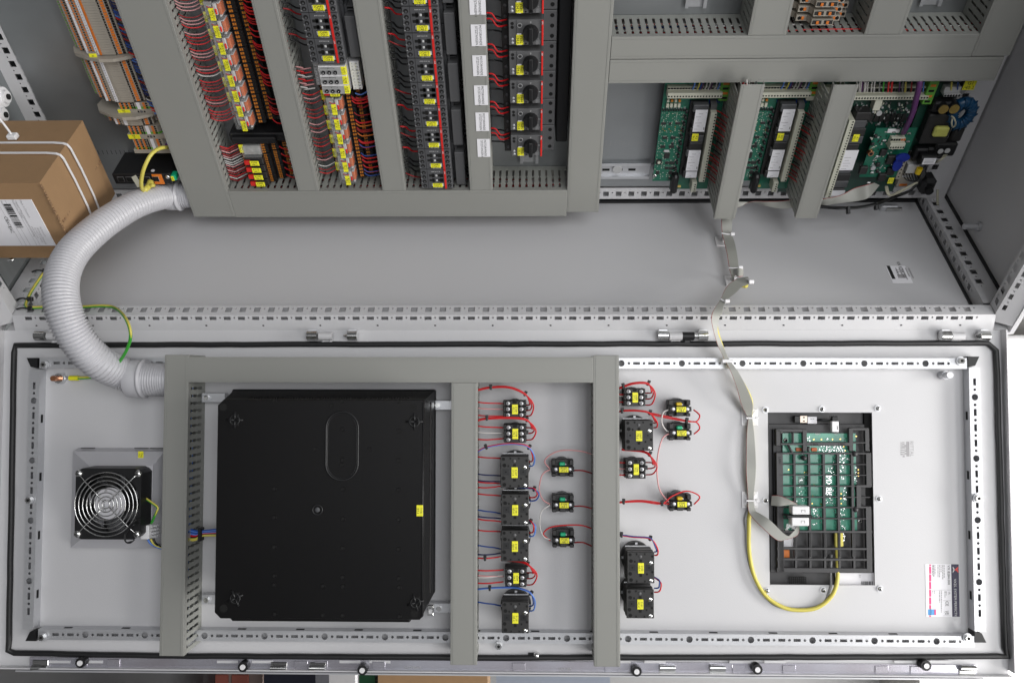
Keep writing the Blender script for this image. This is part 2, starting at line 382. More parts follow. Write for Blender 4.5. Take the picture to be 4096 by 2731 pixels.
# side panel
mb = MB(CO); mb.box((UL-.004, -.01, -.02), (UR+.012, .41, 0), PAINT); sp = mb.build('side_panel', cab)
st = MB(CO)                                    # rating sticker on the side panel, print as in the photo
pts = [S.pt(*L4(602, 545), .0004), S.pt(*L4(740, 548), .0004), S.pt(*L4(780, 663), .0004), S.pt(*L4(638, 663), .0004)]
su0, su1 = (pts[0].x+pts[3].x)/2, (pts[1].x+pts[2].x)/2; sv1, sv0 = (pts[0].y+pts[1].y)/2, (pts[2].y+pts[3].y)/2
st.box((su0, sv0, 0), (su1, sv1, .0006), PAPER); dw, dh = su1-su0, sv1-sv0
st.box((su0+.002, sv0+.01, .0006), (su0+.008, sv1, .0009), INK); st.text('VX 8284.000', su1-.010, (sv0+sv1)/2+.012, .0009, .006, INK, -90)
for k in range(5): st.box((su0+.016+k*.006, sv1-.006, .0006), (su0+.018+k*.006, sv1-.03-.004*(k % 3), .0009), INKG)
st.text('UL', su0+.018, sv1-.016, .001, .006, INK, -90); st.box((su0+.014, sv0+.012, .0006), (su0+.03, sv0+.022, .0009), INKG)
st.build('rating_sticker', cab)
# rubber line where the panel meets the rear frame
mb = MB(CO); mb.box((UL+.02, .350, 0), (UR-.03, .357, .006), RUBBER); mb.box((UR-.0345, .03, 0), (UR-.0305, .35, .004), RUBBER)
mb.build('panel_seal', cab)
# rear panel + top panel + bottom panel
mb = MB(CO); mb.box((UL-.02, .41, -.02), (UR+.03, .425, 1.0), PAINT); mb.build('rear_panel', cab)
mb = MB(CO); mb.box((UR+.012, .0, -.02), (UR+.03, .41, 1.0), PAINT); top = mb.build('top_panel', cab)
mb = MB(CO); a = S.pt(*L4(1255, 272), UR+.012, 0); mb.cyl((UR+.012, a.y, a.z), .0055, -.030, ZINC, ax=0, seg=12); mb.cyl((UR+.012, a.y, a.z), .009, -.006, ZINC, ax=0, seg=6); mb.build('earth_stud', cab)
mb = MB(CO); mb.box((UR+.008, .36, -.0), (UR+.012, .366, 1.0), RUBBER); mb.box((UR+.008, .035, .026), (UR+.012, .35, .031), RUBBER); mb.build('top_seal', cab)
mb = MB(CO)
mb.box((UL-.03, -.012, -.02), (UL-.022, .41, 1.0), mat('grey_gland_plate', (.20, .215, .22), .5, metal=.3, var=.12, scale=8))
mb.build('bottom_panel', cab)
mb = MB(CO)
for px, py in ((22, 388), (12, 460)):
    q = M.pt(px, py, UL-.0, 0); q = M2S(q); mb.cyl((UL-.022, q.y, q.z), .022, .02, WHITE, ax=0, seg=18, r2=.017); mb.cyl((UL-.002, q.y, q.z), .011, .006, WHITE, ax=0, seg=14); mb.cyl((UL+.004, q.y, q.z), .005, .003, HOLE, ax=0, seg=10)
mb.build('cable_grommet', cab)
# perforated frame profiles
def hs(L, off=.02, sq=.0058, pb=.0125, small=True, half=False):
    h = []; n = int((L-.03)/.025)
    for i in range(n):
        x = off+i*.025
        h.append((x, pb, sq, sq if not half else .0030, 'r'))
        if small: h.append((x+.0125, pb+(.001 if half else .003), .0016, .0016, 'c'))
    return h
def backing(mb, pts, u0, u1):                 # dark inside of the hollow profile
    pass
LU = UR-UL
mb = MB(CO)                                    # front post on the hinge side
Av, Bv, Cv = (.0245, .027), (.001, .027), (-.0125, 0.0)
mb.strip((UL+.012, Bv[0], .027), (1, 0, 0), (0, 1, 0), LU-.03, Av[0]-Bv[0], hs(LU-.03, .028, pb=.0135), .0015, PAINT)
d2 = Vector((0, Bv[0]-Cv[0], .027)); l2 = d2.length
hh = hs(LU-.03, .028, sq=.0062, pb=l2-.006, half=True)
mb.strip((UL+.012, Cv[0], 0), (1, 0, 0), d2, LU-.03, l2, hh, .0015, PAINT)
for i in range(17):
    e = Vector((UL+.052+i*.1, Cv[0], 0))+d2*.36; mb.cyl(e-Vector((0, .0004, 0)), .0018, .0008, HOLE, ax=1, seg=6, smooth=False)
mb.box((UL+.012, Av[0]-.0015, .0), (UR-.018, Av[0], .0265), PAINT)
mb.box((UL+.002, Cv[0]-.002, -.02), (UR+.01, Cv[0]+.004, .0), PAINT)
for x in (736, 1142, 1545):                    # little clips in the post
    q = S.pt(x*1.7415, 739*1.7415, .012); mb.box((q.x-.009, q.y-.002, .010), (q.x+.009, q.y, .017), HOLE); mb.box((q.x-.003, q.y-.004, .010), (q.x+.006, q.y, .016), WHITE, .001)
mb.build('front_post', cab)
mb = MB(CO)                                    # rear post
mb.strip((UL+.02, .33, .026), (1, 0, 0), (0, 0, 1), LU-.04, .0265, [(p, b-.0005, a, c, k) for p, b, a, c, k in hs(LU-.04, .022, sq=.0056)], .0015, PAINT)
mb.box((UL+.02, .332, .0245), (UR-.02, .353, .026), PAINT)
mb.build('rear_post', cab)
def corner_rail(name, side):                   # depth rails at the two ends, along v
    mb = MB(CO); L = .318
    if side > 0:
        u = UR-.028
        mb.strip((u, .348, 0), (0, -1, 0), (0, 0, 1), L, .0262, hs(L, .012, sq=.0056), .0015, PAINT)
        mb.strip((u, .348, .0262), (0, -1, 0), (1, 0, 0), L, .038, [(p, .0125, a, c, k) for p, b, a, c, k in hs(L, .012, sq=.0060)], .0015, PAINT)
    else:
        u = UL+.022
        mb.strip((u, .03, 0), (0, 1, 0), (0, 0, 1), L, .0262, hs(L, .012, sq=.0056), .0015, PAINT)
        mb.strip((u, .03, .0262), (0, 1, 0), (-1, 0, 0), L, .040, [(p, .0125, a, c, k) for p, b, a, c, k in hs(L, .012, sq=.0060)], .0015, PAINT)
    mb.build(name, cab)
corner_rail('depth_rail', 1); corner_rail('depth_rail', -1)
def cross_front(side):                          # rails across the opening (real left-right), along w
    mb = MB(CO); L = .75
    u = UR-.020 if side > 0 else UL+.014; sg = side
    if side > 0:
        mb.strip((u, Bv[0], .030), (0, 0, 1), (0, 1, 0), L, Av[0]-Bv[0], hs(L, .016, pb=.0135), .0015, PAINT)
        dd = Vector((-.030, Bv[0]-Cv[0], 0)); l = dd.length
        mb.strip((u+.030, Cv[0], .012), (0, 0, 1), dd, L, l, [(p, l-.008, a, .003 if k == 'r' else c, k) for p, b, a, c, k in hs(L, .034)], .0015, PAINT)
        mb.box((u+.030, Cv[0]-.002, -.006), (u+.034, .03, .75), PAINT)
    else:
        mb.strip((u, Bv[0], .030+L), (0, 0, -1), (0, 1, 0), L, Av[0]-Bv[0], hs(L, .016, pb=.0135), .0015, PAINT)
        dd = Vector((.030, Bv[0]-Cv[0], 0)); l = dd.length
        mb.strip((u-.030, Cv[0], .012+L), (0, 0, -1), dd, L, l, [(p, l-.008, a, .003 if k == 'r' else c, k) for p, b, a, c, k in hs(L, .016)], .0015, PAINT)
        mb.box((u-.034, Cv[0]-.002, -.006), (u-.030, .03, .75), PAINT)
    mb.build('width_rail', cab)
cross_front(1); cross_front(-1)
mb = MB(CO)                                    # rear rails running across, beside the mounting plate
mb.strip((UR-.050, .331, .052), (0, 0, 1), (-1, 0, 0), .60, -.028 if False else .028, [], .0015, PAINT) if False else None
mb.strip((UR-.049+.028, .331, .052), (0, 0, 1), (-1, 0, 0), .60, .028, hs(.60, .02, sq=.0058, pb=.014), .0015, PAINT)
mb.box((UR-.021, .331, .026), (UR+.008, .333, .66), PAINT)
mb.build('width_rail', cab)
mb = MB(CO); mb.strip((UL+.018, .331, .052), (0, 0, 1), (-1, 0, 0), .60, .026, hs(.60, .02, sq=.0058, pb=.0135), .0015, PAINT)
mb.box((UL-.008, .331, .052), (UL-.022, .345, .66), PAINT); mb.build('width_rail', cab)

# passivated bottom plates near the lower end
mb = MB(CO); a = S.pt(30, 1060, UL-.012, 0)
mb.box((UL-.020, .06, .04), (UL-.014, .33, .09), GALV); mb.box((UL-.0205, .06, .095), (UL-.012, .33, .175), BRASSY)
for k in range(14): mb.box((UL-.012, .07+k*.018, .10), (UL-.0115, .08+k*.018, .106), HOLE)
for v_, w_ in ((.10, .07), (.10, .125)): mb.dome((UL-.013, v_, w_), .006, .004, STEEL)
mb.build('gland_plate', cab)
# mounting plate (galvanised) with printed scale, in S coordinates
mb = MB(CO)
def mbox(mb, a, b, m, c=0): a, b = M2S(a), M2S(b); mb.box(a, b, m, c)
mbox(mb, (UL+.016, .056, -.004), (UR-.052, .72, -.001), GALV)
mb.build('mounting_plate', cab)
mb = MB(CO)
q0 = M.pt(*K4(10, 1002), 0); 
for k in range(-2, 60):
    u = q0.x + k*.0085
    if u < .36: mbox(mb, (u, q0.y-.005-(.003 if k % 5 == 0 else 0), -.001), (u+.0008, q0.y+.005, -.0008), INKG)
q0 = M.pt(375, 612, 0)
for k in range(-1, 9): mbox(mb, (q0.x+k*.0085, q0.y-.004, -.001), (q0.x+k*.0085+.0008, q0.y+.005, -.0008), INK)
for (px, py) in ((2000, 580), (2120, 590)):
    q0 = M.pt(px, py, 0)
    for k in range(5): mbox(mb, (q0.x+k*.0085, q0.y-.005, -.001), (q0.x+k*.0085+.0008, q0.y+.005, -.0008), INKG)
mb.build('plate_scale', cab)
def din_rail(u, v0, v1, axis='v', w=.0, name='din_rail'):
    mb = MB(CO)
    if axis == 'v':
        for a, b, h0, h1 in ((-.0175, -.0135, .006, .0075), (.0135, .0175, .006, .0075), (-.0135, -.012, 0, .0075), (.012, .0135, 0, .0075), (-.012, .012, 0, .0012)):
            mbox(mb, (u+a, v0, w+h0), (u+b, v1, w+h1), ZINC)
    else:
        for a, b, h0, h1 in ((-.0175, -.0135, .006, .0075), (.0135, .0175, .006, .0075), (-.0135, -.012, 0, .0075), (.012, .0135, 0, .0075), (-.012, .012, 0, .0012)):
            mbox(mb, (v0, u+a, w+h0), (v1, u+b, w+h1), ZINC)
        x = v0+.01
        while x < v1-.02:
            mbox(mb, (x, u-.0025, w+.0013), (x+.014, u+.0025, w+.0015), HOLE); x += .025
    mb.build(name, cab)
qa = M.pt(*K2(560, 930), 0); din_rail(qa.x, .11, .6)
qa = M.pt(*K2(1240, 1260), 0); din_rail(M.pt(1395, 600, 0).x, .11, .6)
qa = M.pt(*K3(1075, 1110), 0); din_rail(qa.x, .115, .6)
din_rail(M.pt(*K3(1420, 700), 0).x if False else -.14, .12, .6)
qa = M.pt(*K4(665, 20), 0); din_rail(qa.x, .415, .62)
qa = M.pt(*K5(900, 20), 0); din_rail(qa.x, .415, .62)
qa = M.pt(*K4(200, 1180), 0); din_rail(qa.y, M.pt(*K4(-20, 1180), 0).x, M.pt(*K4(345, 1180), 0).x, 'u')
q = M.pt(*K4(120, 1172), .001); mb = MB(CO); c = M2S((q.x, q.y, .003)); mb.cyl(c, .009, -.003, STEEL, ax=1, seg=14); mb.build('rail_screw', cab)

# ---------------------------------------------------------------- door (a part of the cabinet, with its own parts)
toC = (S.cm @ Matrix.Translation(CO)).inverted() @ D.cm     # D-frame coordinates -> cabinet coordinates
def dbuild(mb, name, parent):                               # mesh written in D coordinates
    mb.V = [tuple(toC @ (Vector(v)+mb.off)) for v in mb.V]; mb.off = Vector((0, 0, 0))
    return mb.build(name, parent)
DU0, DU1, DV0, DV1 = D.pt(4, 1900, 0).x+.0, D.pt(4016, 1900, 0).x, D.pt(1800, 2686, .01).y+.013, .004
ox0, oy1 = D.pt(3071, 1649, 0)[:2]; ox1, oy0 = D.pt(3500, 2340, 0)[:2]
mb = MB()
for a, b in (((DU0, DV0), (ox0, DV1)), ((ox1, DV0), (DU1, DV1)), ((ox0, oy1), (ox1, DV1)), ((ox0, DV0), (ox1, oy0))):
    mb.box((a[0], a[1], -.003), (b[0], b[1], 0), PAINT)
rh = .017
mb.box((DU1, DV0-.006, -.003), (DU1+.002, DV1, rh), PAINT); mb.box((DU0-.002, DV0-.006, -.003), (DU0, DV1, rh), PAINT)
mb.box((DU0, DV0-.012, -.003), (DU1, DV0, -.001), PAINT); mb.box((DU0-.001, DV0-.014, -.003), (DU1+.001, DV0-.012, .012), PAINT)
door = dbuild(mb, 'door', cab)
def gpath():
    P = [(50, 2600), (40, 2400), (43, 2000), (50, 1500)]
    P = [(62, 1381), (400, 1379), (1200, 1377), (2048, 1376), (3000, 1374), (3950, 1372), (3984, 1400), (3988, 1500), (4002, 2000), (4020, 2590), (4030, 2625), (3990, 2622), (3600, 2626), (2048, 2629), (700, 2622), (60, 2610), (33, 2600), (36, 2560), (46, 2000), (56, 1410)]
    return P
mb = MB(); P = [D.pt(x, y, .004) for x, y in gpath()]
Q = []
for i in range(len(P)):                                      # resample so that the corners stay tight
    a, b = P[i], P[(i+1) % len(P)]; n = max(1, int((b-a).length/.03))
    Q += [a.lerp(b, k/n) for k in range(n)]
rnd = random.Random(3); Q = [q+Vector((rnd.uniform(-.0004, .0004), rnd.uniform(-.0004, .0004), 0)) for q in Q]
mb.tube(Q, .0049, RUBBER, 8, closed=True, sub=1); dbuild(mb, 'gasket', door)
# perforated zinc rails
def rail_holes(L, start=.03, off=0):
    h = []; i = 0; x = start
    while x < L-.02:
        k = (i+off) % 8
        if k == 4: h.append((x, .009, .0055, .0055, 'c'))
        elif i % 2: h.append((x, .009, .0023, .0023, 'c'))
        else: h.append((x, .009, .0058, .0023, 'r'))
        x += .0128; i += 1
    return h
rwid = .018; rz = .020
def drail(p0, p1, horiz, inner):
    mb = MB()
    if horiz:
        a = D.pt(*p0, rz); b = D.pt(*p1, rz); v = (a.y+b.y)/2; L = b.x-a.x
        mb.strip((a.x, v-rwid/2, rz), (1, 0, 0), (0, 1, 0), L, rwid, rail_holes(L), .0015, ZINC)
        mb.box((a.x, v-rwid/2, 0), (b.x, v-rwid/2+.0012, rz-.0002), ZINC); mb.box((a.x, v+rwid/2-.0012, 0), (b.x, v+rwid/2, rz-.0002), ZINC)
        vv = v+rwid/2 if inner > 0 else v-rwid/2-.0003
        x = a.x+.04
        while x < b.x-.05:
            mb.box((x, vv, .008), (x+.014, vv+.0003, .014), HOLE); x += .1
    else:
        a = D.pt(*p0, rz); b = D.pt(*p1, rz); u = (a.x+b.x)/2; L = a.y-b.y
        mb.strip((u+rwid/2, b.y, rz), (0, 1, 0), (-1, 0, 0), L, rwid, rail_holes(L), .0015, ZINC)
        mb.box((u-rwid/2, b.y, 0), (u-rwid/2+.0012, a.y, rz-.0002), ZINC); mb.box((u+rwid/2-.0012, b.y, 0), (u+rwid/2, a.y, rz-.0002), ZINC)
        uu = u+rwid/2 if inner > 0 else u-rwid/2-.0003
        y = b.y+.05
        while y < a.y-.04:
            mb.box((uu, y, .007), (uu+.0003, y+.014, .013), HOLE); y += .1
    return dbuild(mb, 'mounting_rail', door)
drail((158, 1457), (3868, 1448), True, -1)
drail((152, 2548), (3898, 2552), True, 1)
drail((128, 1478), (122, 2515), False, 1)
drail((3896, 1470), (3922, 2524), False, -1)
for (x, y, sx, sy) in ((128, 1452, 1, -1), (124, 2540, 1, 1), (3895, 1447, -1, -1), (3922, 2546, -1, 1)):
    q = D.pt(x, y, rz); mb = MB(); a = .009
    mb.prism([(q.x-a*sx, q.y-a*sy), (q.x+a*sx*1.1, q.y-a*sy), (q.x+a*sx*1.1, q.y+a*sy), (q.x-a*sx*.2, q.y+a*sy*.7)], .0, rz+.001, BLACK)
    dbuild(mb, 'rail_corner', door)
for (x, y) in ((180, 1458), (172, 2545), (3841, 1443), (3868, 2548), (1995, 2580), (120, 1998), (3908, 1991)):
    q = D.pt(x, y, rz+.001); mb = MB(); mb.cyl(q, .0075, .002, ZINC, seg=16); mb.cyl(q+Vector((0, 0, .002)), .0055, .0045, STEEL, seg=6, smooth=False); mb.cyl(q+Vector((0, 0, .0066)), .0025, .0006, HOLE, seg=6); dbuild(mb, 'rail_bolt', door)
# hinges
def hinge(x0, x1, black=False, tip=False):
    mb = MB(); a = D.pt(x0, 1342, .012); b = D.pt(x1, 1342, .012); L = b.x-a.x; r = .0085
    z = .012; y = a.y
    mb.cyl((a.x, y, z), r, L*.20, STEEL, ax=0, seg=16)
    mb.cyl((a.x+L*.23, y-.001, z-.001), r*.82, L*.26, PAINT, ax=0, seg=14)
    mb.box((a.x+L*.25, y-.014, 0), (a.x+L*.48, y-.002, .006), PAINT, .002)
    for k in (.29, .44): mb.dome((a.x+L*k, y-.0105, .006), .0022, .001, PAINT, 8)
    if black:
        mb.cyl((a.x+L*.49, y-.001, z-.001), r*.85, L*.24, BLACK, ax=0, seg=14); mb.box((a.x+L*.54, y-.014, 0), (a.x+L*.66, y, .008), BLACK, .001)
        mb.cyl((a.x+L*.73, y, z), r*.55, L*.08, STEEL, ax=0, seg=12)
    else: mb.cyl((a.x+L*.72, y, z), .001, L*.09, STEEL, ax=0, seg=10, r2=.005)
    mb.cyl((a.x+L*.81, y, z), r, L*.19, STEEL, ax=0, seg=16)
    mb.box((a.x+L*.02, y+.006, 0), (a.x+L*.18, y+.010, .014), ZINC); mb.box((a.x+L*.83, y+.006, 0), (a.x+L*.98, y+.010, .014), ZINC)
    dbuild(mb, 'hinge', door)
hinge(142, 350); hinge(1230, 1430); hinge(2632, 2830, True); hinge(3762, 3955)
# sliding lock rod along the free edge
mb = MB(); a = D.pt(118, 2655, .004); b = D.pt(3906, 2655, .004)
v0 = D.pt(1800, 2641, .004).y; v1 = v0-.0195
mb.box((a.x, v1, .001), (b.x, v0, .004), ZINCP); mb.box((a.x-.02, v1-.003, .001), (b.x+.01, v1-.0005, .011), ZINC)
for x in (300, 430, 1180, 1260, 1490, 2050, 2420, 2930, 3130, 3500, 3640):
    q = D.pt(x, 2660, .004); mb.box((q.x-.0005, v1+.001, .004), (q.x+.022, v0-.002, .0055), ZINCP, .0008)
for x in (160, 1115, 1270, 2670, 2870, 3870):
    q = D.pt(x, 2668, .006); mb.cyl((q.x-.013, q.y, .008), .005, .026, STEEL, ax=0, seg=12, r2=.0035); mb.box((q.x-.014, v1+.002, .004), (q.x+.014, v0-.004, .006), STEEL, .001)
for x in (240, 370, 910, 1050, 1400, 1520, 2480, 2620, 2960, 3100, 3620, 3760):
    q = D.pt(x, 2645, .004); mb.box((q.x-.018, q.y-.0022, .0041), (q.x+.018, q.y+.0022, .0046), PAINT)
q = D.pt(1650, 2668, .004); mb.text('25719040', q.x, q.y, .0046, .005, INKG); q = D.pt(2260, 2674, .004); mb.text('387180', q.x, q.y, .0046, .005, INKG); mb.text('PULL', q.x+.075, q.y, .0046, .005, INKG)
lock = dbuild(mb, 'lock_rod', door)
for x, y in ((328, 2645), (976, 2661), (1452, 2674), (2545, 2679), (3026, 2671), (3698, 2656)):
    q = D.pt(x, y, .012); mb = MB(); mb.cyl((q.x, q.y, .004), .0085, .014, BLACK, seg=18); mb.cyl((q.x, q.y, .018), .0045, .002, WHITE, seg=14); dbuild(mb, 'guide_roller', lock)
q = D.pt(3765, 1500, .0); mb = MB(); mb.cyl((q.x, q.y, 0), .007, .016, ZINC, seg=14); mb.cyl((q.x, q.y, .016), .0055, .014, ZINC, seg=14); dbuild(mb, 'earth_stud', door)
q = D.pt(*B1(345, -115), 0) if False else D.pt(248, 1513, 0); mb = MB(); mb.cyl((q.x, q.y, 0), .010, .006, ZINC, seg=6, smooth=False); mb.cyl((q.x, q.y, .006), .0085, .006, STEEL, seg=12); mb.cyl((q.x, q.y, .012), .0048, .016, COPPER, seg=14); dbuild(mb, 'earth_stud', door)
q = D.pt(2146, 2617, 0); mb = MB(); mb.dome((q.x, q.y, 0), .006, .009, STEEL); mb.box((q.x-.014, q.y-.004, 0), (q.x-.003, q.y+.004, .002), BLACK); dbuild(mb, 'edge_screw', door)
for x, y in ((3062, 1639), (3287, 1636), (3510, 1633), (3062, 2001), (3516, 1994), (3066, 2361), (3292, 2359), (3519, 2353)):
    q = D.pt(x, y, 0); mb = MB(); mb.cyl((q.x, q.y, 0), .0055, .0012, ZINC, seg=14); mb.screw((q.x, q.y, .0012), .0042); dbuild(mb, 'panel_screw', door)
# printed marks on the door
mb = MB(); q = D.pt(3658, 1795, .0003); z = .0003
mb.text('RITTAL', D.pt(*(3580+1050*.06378, 1750+730*.06378), 0).x, q.y, z, .0058, INKG, -90)
for k, w in ((3580+405*.06378, .0225), (3580+535*.06378, .0235), (3580+665*.06378, .014)):
    u = D.pt(k, 1795, 0).x
    rr = random.Random(int(k)); y = q.y+w/2
    while y > q.y-w/2:
        l = rr.uniform(.001, .003); mb.box((u-.0017, y-l, .0001), (u+.0017, y, .0003), INKG); y -= l+rr.uniform(.0006, .002)
u = D.pt(3580+790*.06378, 1795, 0).x; mb.box((u-.0022, q.y-.0125, .0001), (u+.0022, q.y+.0125, .0003), INKG)
u = D.pt(3580+870*.06378, 1795, 0).x; mb.box((u-.0006, q.y-.0125, .0001), (u+.0006, q.y+.0125, .0003), INKG)
dbuild(mb, 'printed_logo', door)
stx = crop(3680, 2230, .16575)
def Dq(x, y, z=.0): return D.pt(*stx(x, y), z)
a, b = Dq(148, 1415), Dq(930, 152); mb = MB()
mb.box((a.x, a.y, 0), (b.x, b.y, .0004), PAPER)
def sbox(x0, y0, x1, y1, m, z=.0004): p, q = Dq(x0, y1), Dq(x1, y0); mb.box((p.x, p.y, z), (q.x, q.y, z+.00025), m)
def stext(t, x, y, hpx, m, z=.0008): p = Dq(x, y); mb.text(t, p.x, p.y, z, hpx*.16575*.431e-3, m, -90)
sbox(775, 152, 928, 1415, NAVY)
for y0, y1 in ((158, 190), (208, 378), (395, 562), (578, 748), (765, 930), (950, 1118), (1135, 1218), (1392, 1418)): sbox(222, y0, 264, y1, MAG)
sbox(192, 1240, 380, 1372, CYAN); sbox(345, 1240, 378, 1372, MAG, .0007)
stext('VX 8284.000', 692, 410, 60, INK); stext('VX25. SYSTEM PERFECTION.', 850, 1015, 56, INKW); stext('RITTAL', 245, 1305, 38, INK, .0012)
p = [Dq(915, 205), Dq(860, 270), Dq(915, 360), Dq(915, 310), Dq(885, 275), Dq(915, 240)]
def tri(pts, m): mb.add([(q.x, q.y, .0010) for q in [Dq(*t) for t in pts]], [tuple(range(len(pts)))], m)
tri([(918, 205), (825, 280), (860, 310), (918, 250)], RED); tri([(918, 362), (860, 290), (900, 275), (918, 300)], RED)
tri([(780, 200), (790, 275), (835, 272)], INKW); tri([(780, 362), (790, 290), (835, 285)], INKW)
rr = random.Random(5)
for x, y, L in ((580, 170, 320), (545, 170, 350), (505, 170, 170), (468, 170, 290), (430, 170, 290), (360, 170, 240), (330, 170, 290), (305, 170, 260), (352, 790, 80), (305, 790, 60), (515, 790, 520), (470, 790, 280), (600, 800, 160), (630, 800, 100)):
    y2 = y
    while y2 < y+L:
        l = rr.uniform(18, 60); sbox(x-9, y2, x+9, min(y2+l, y+L), INKG); y2 += l+14
sbox(550, 768, 745, 773, INKG); sbox(550, 1025, 745, 1030, INKG); sbox(290, 768, 550, 773, INKG); sbox(550, 1390, 745, 1395, INKG)
stext('CE', 648, 1098, 70, INK); stext('UK', 665, 1322, 52, INK); stext('CA', 617, 1322, 44, INK); stext('UL', 705, 850, 40, INK)
dbuild(mb, 'type_sticker', door)
# the lower ends of the door show a small fold
# ================================================================ cable ducts
NF = {}
def duct(frame, u0, u1, v0, v1, h, along, label, group, w0=0.0, walls=(1, 1), gap=.0045, wend=0.0, back=True):
    """u-shaped slotted channel with a snap-on cover; along = 'u' or 'v'"""
    org = Vector(((u0+u1)/2, (v0+v1)/2, w0)); t = thing(frame, org, 'cable_duct', label, 'cable duct', group)
    mb = MB(org); th = .0014; pitch = .0125; hw = h-.010
    if back: mb.box((u0+.001, v0+.001, w0), (u1-.001, v1-.001-wend, w0+.002), DUCTIN)
    L = ((v1-v0) if along == 'v' else (u1-u0))-wend; n = int(L/pitch)
    for side in (0, 1):
        if not walls[side]: continue
        def W(a0, a1, z0, z1, o=0.0):
            if along == 'v':
                x = u0+.001+o if side == 0 else u1-.001-th-o
                mb.box((x, v0+a0, z0), (x+th, v0+a1, z1), DUCTIN)
            else:
                y = v0+.001+o if side == 0 else v1-.001-th-o
                mb.box((u0+a0, y, z0), (u0+a1, y+th, z1), DUCTIN)
        W(0, L, w0+.002, w0+h*.16); W(0, L, w0+hw-.002, w0+h-.003)
        for k in range(n+1):
            a = k*pitch; b = min(L, a+pitch-gap)
            if b-a < .002: continue
            W(a, b, w0+h*.16, w0+hw-.002)
            for z in (.40, .66):
                W(max(0, a-.0014), min(L, b+.0014), w0+h*z, w0+h*z+.004, .0002)
    mb.build('channel', t)
    mb = MB(org); z0, z1 = w0+h-.010, w0+h
    mb.box((u0, v0, z1-.0018), (u1, v1, z1), DUCT, .0008)
    if along == 'v':
        mb.box((u0-.0006, v0+.0003, z0), (u0+.0008, v1-.0003, z1-.0004), DUCT); mb.box((u1-.0008, v0+.0003, z0), (u1+.0006, v1-.0003, z1-.0004), DUCT)
        for u in (u0+.004, u1-.004): mb.box((u-.0003, v0+.0005, z1), (u+.0003, v1-.0005, z1+.0004), DUCT)
    else:
        mb.box((u0+.0003, v0-.0006, z0), (u1-.0003, v0+.0008, z1-.0004), DUCT); mb.box((u0+.0003, v1-.0008, z0), (u1-.0003, v1+.0006, z1-.0004), DUCT)
        for v in (v0+.004, v1-.004): mb.box((u0+.0005, v-.0003, z1), (u1-.0005, v+.0003, z1+.0004), DUCT)
    mb.build('cover', t)
    return t
H = .08; VT = .60
gp = 'grey slotted cable ducts on the mounting plate'
u1a, u1b = -.6155, -.536; u2a, u2b = -.4015, -.3635
u3a = (M.pt(1414, 0, H).x+M.pt(1529, 763, H).x)/2; u3b = (M.pt(1526, 0, H).x+M.pt(1618, 763, H).x)/2
u4a = (M.pt(1833, 0, H).x+M.pt(1882, 760, H).x)/2; u4b = (M.pt(1942, 0, H).x+M.pt(1968, 760, H).x)/2
u5a = (M.pt(2298, 0, H).x+M.pt(2269, 850, H).x)/2; u5b = (M.pt(2452, 0, H).x+M.pt(2395, 850, H).x)/2
v6t = M.pt(1600, 765, H).y; v6b = M.pt(1600, 866, H).y
def dwires(frame, a, b, fixed, along, n, cols, name, label, zs, sp):     # conductors lying inside a duct: one loose bundle
    rr = random.Random(hash(label) % 999)
    rr = random.Random(len(label)*7+n)
    mb = MB((a, fixed, zs[0]) if along == 'u' else (fixed, a, zs[0]))
    for k in range(n):
        y = fixed+rr.uniform(-sp, sp); z = rr.uniform(*zs); P = []
        for i in range(7):
            t = a+(b-a)*i/6; dy = rr.uniform(-.004, .004); dz = rr.uniform(-.006, .006)
            P.append((t, y+dy, z+dz) if along == 'u' else (y+dy, t, z+dz))
        mb.tube(P, .0014, WC[rr.choice(cols)], 5, sub=3)
    single(mb, name, frame, label, 'wires', None, 'stuff')
duct(M, u1a, u1b, v6b, VT, H, 'v', 'broad grey duct nearest the cardboard box, beside the white hose collar', gp)
duct(M, u2a, u2b, v6t+.001, VT, H, 'v', 'grey upright duct between the first relay bay and the first contactor column', gp)
duct(M, u3a, u3b, v6t+.001, VT, H, 'v', 'grey upright duct between relays with red wires and the long contactor column', gp)
d4 = duct(M, u4a, u4b, v6t+.001, VT, H, 'v', 'grey upright duct carrying the six white motor winch labels', gp)
duct(M, u5a, u5b, M.pt(2330, 849, H).y, VT, H, 'v', 'wide grey duct right of the rotary motor switches', gp, walls=(1, 0))
duct(M, u1b+.0005, u5a-.0005, v6b, v6t, H, 'u', 'long grey duct closing the relay and contactor bays along their lower ends', gp)
V7t, V7b = M.pt(3200, 144, H).y, M.pt(3200, 231, H).y; V8t, V8b = M.pt(3200, 237, H).y, M.pt(3200, 328, H).y
u9a = M.pt(3880, 240, H).x; u9b = M.pt(4026, 248, H).x
duct(M, u5b+.001, u9a-.0008, V7b, V7t, H, 'u', 'grey duct directly under the terminal bays at the upper right', gp)
duct(M, u5b+.001, u9b-.006, V8b, V8t, H, 'u', 'grey duct directly above the green circuit boards', gp)
duct(M, u9a, u9b, V7b-.0002, VT, H, 'v', 'grey duct at the far right edge of the mounting plate', gp)
u10a = (M.pt(3023, 0, H).x+M.pt(2994, 135, H).x)/2; u10b = (M.pt(3172, 0, H).x+M.pt(3146, 138, H).x)/2
u11a = (M.pt(3501, 0, H).x+M.pt(3458, 141, H).x)/2; u11b = (M.pt(3651, 0, H).x+M.pt(3605, 146, H).x)/2
duct(M, u10a, u10b, V7t+.001, VT, H, 'v', 'short grey duct left of the beige terminals at the upper right', gp)
duct(M, u11a, u11b, V7t+.001, VT, H, 'v', 'short grey duct right of the beige terminals at the upper right', gp)
HP = .12
duct(M, .3725, .4095, .0685, M.pt(3000, 340, HP).y, HP, 'v', 'narrow deep duct between the first and second green circuit boards', gp, gap=.0035, wend=.026)
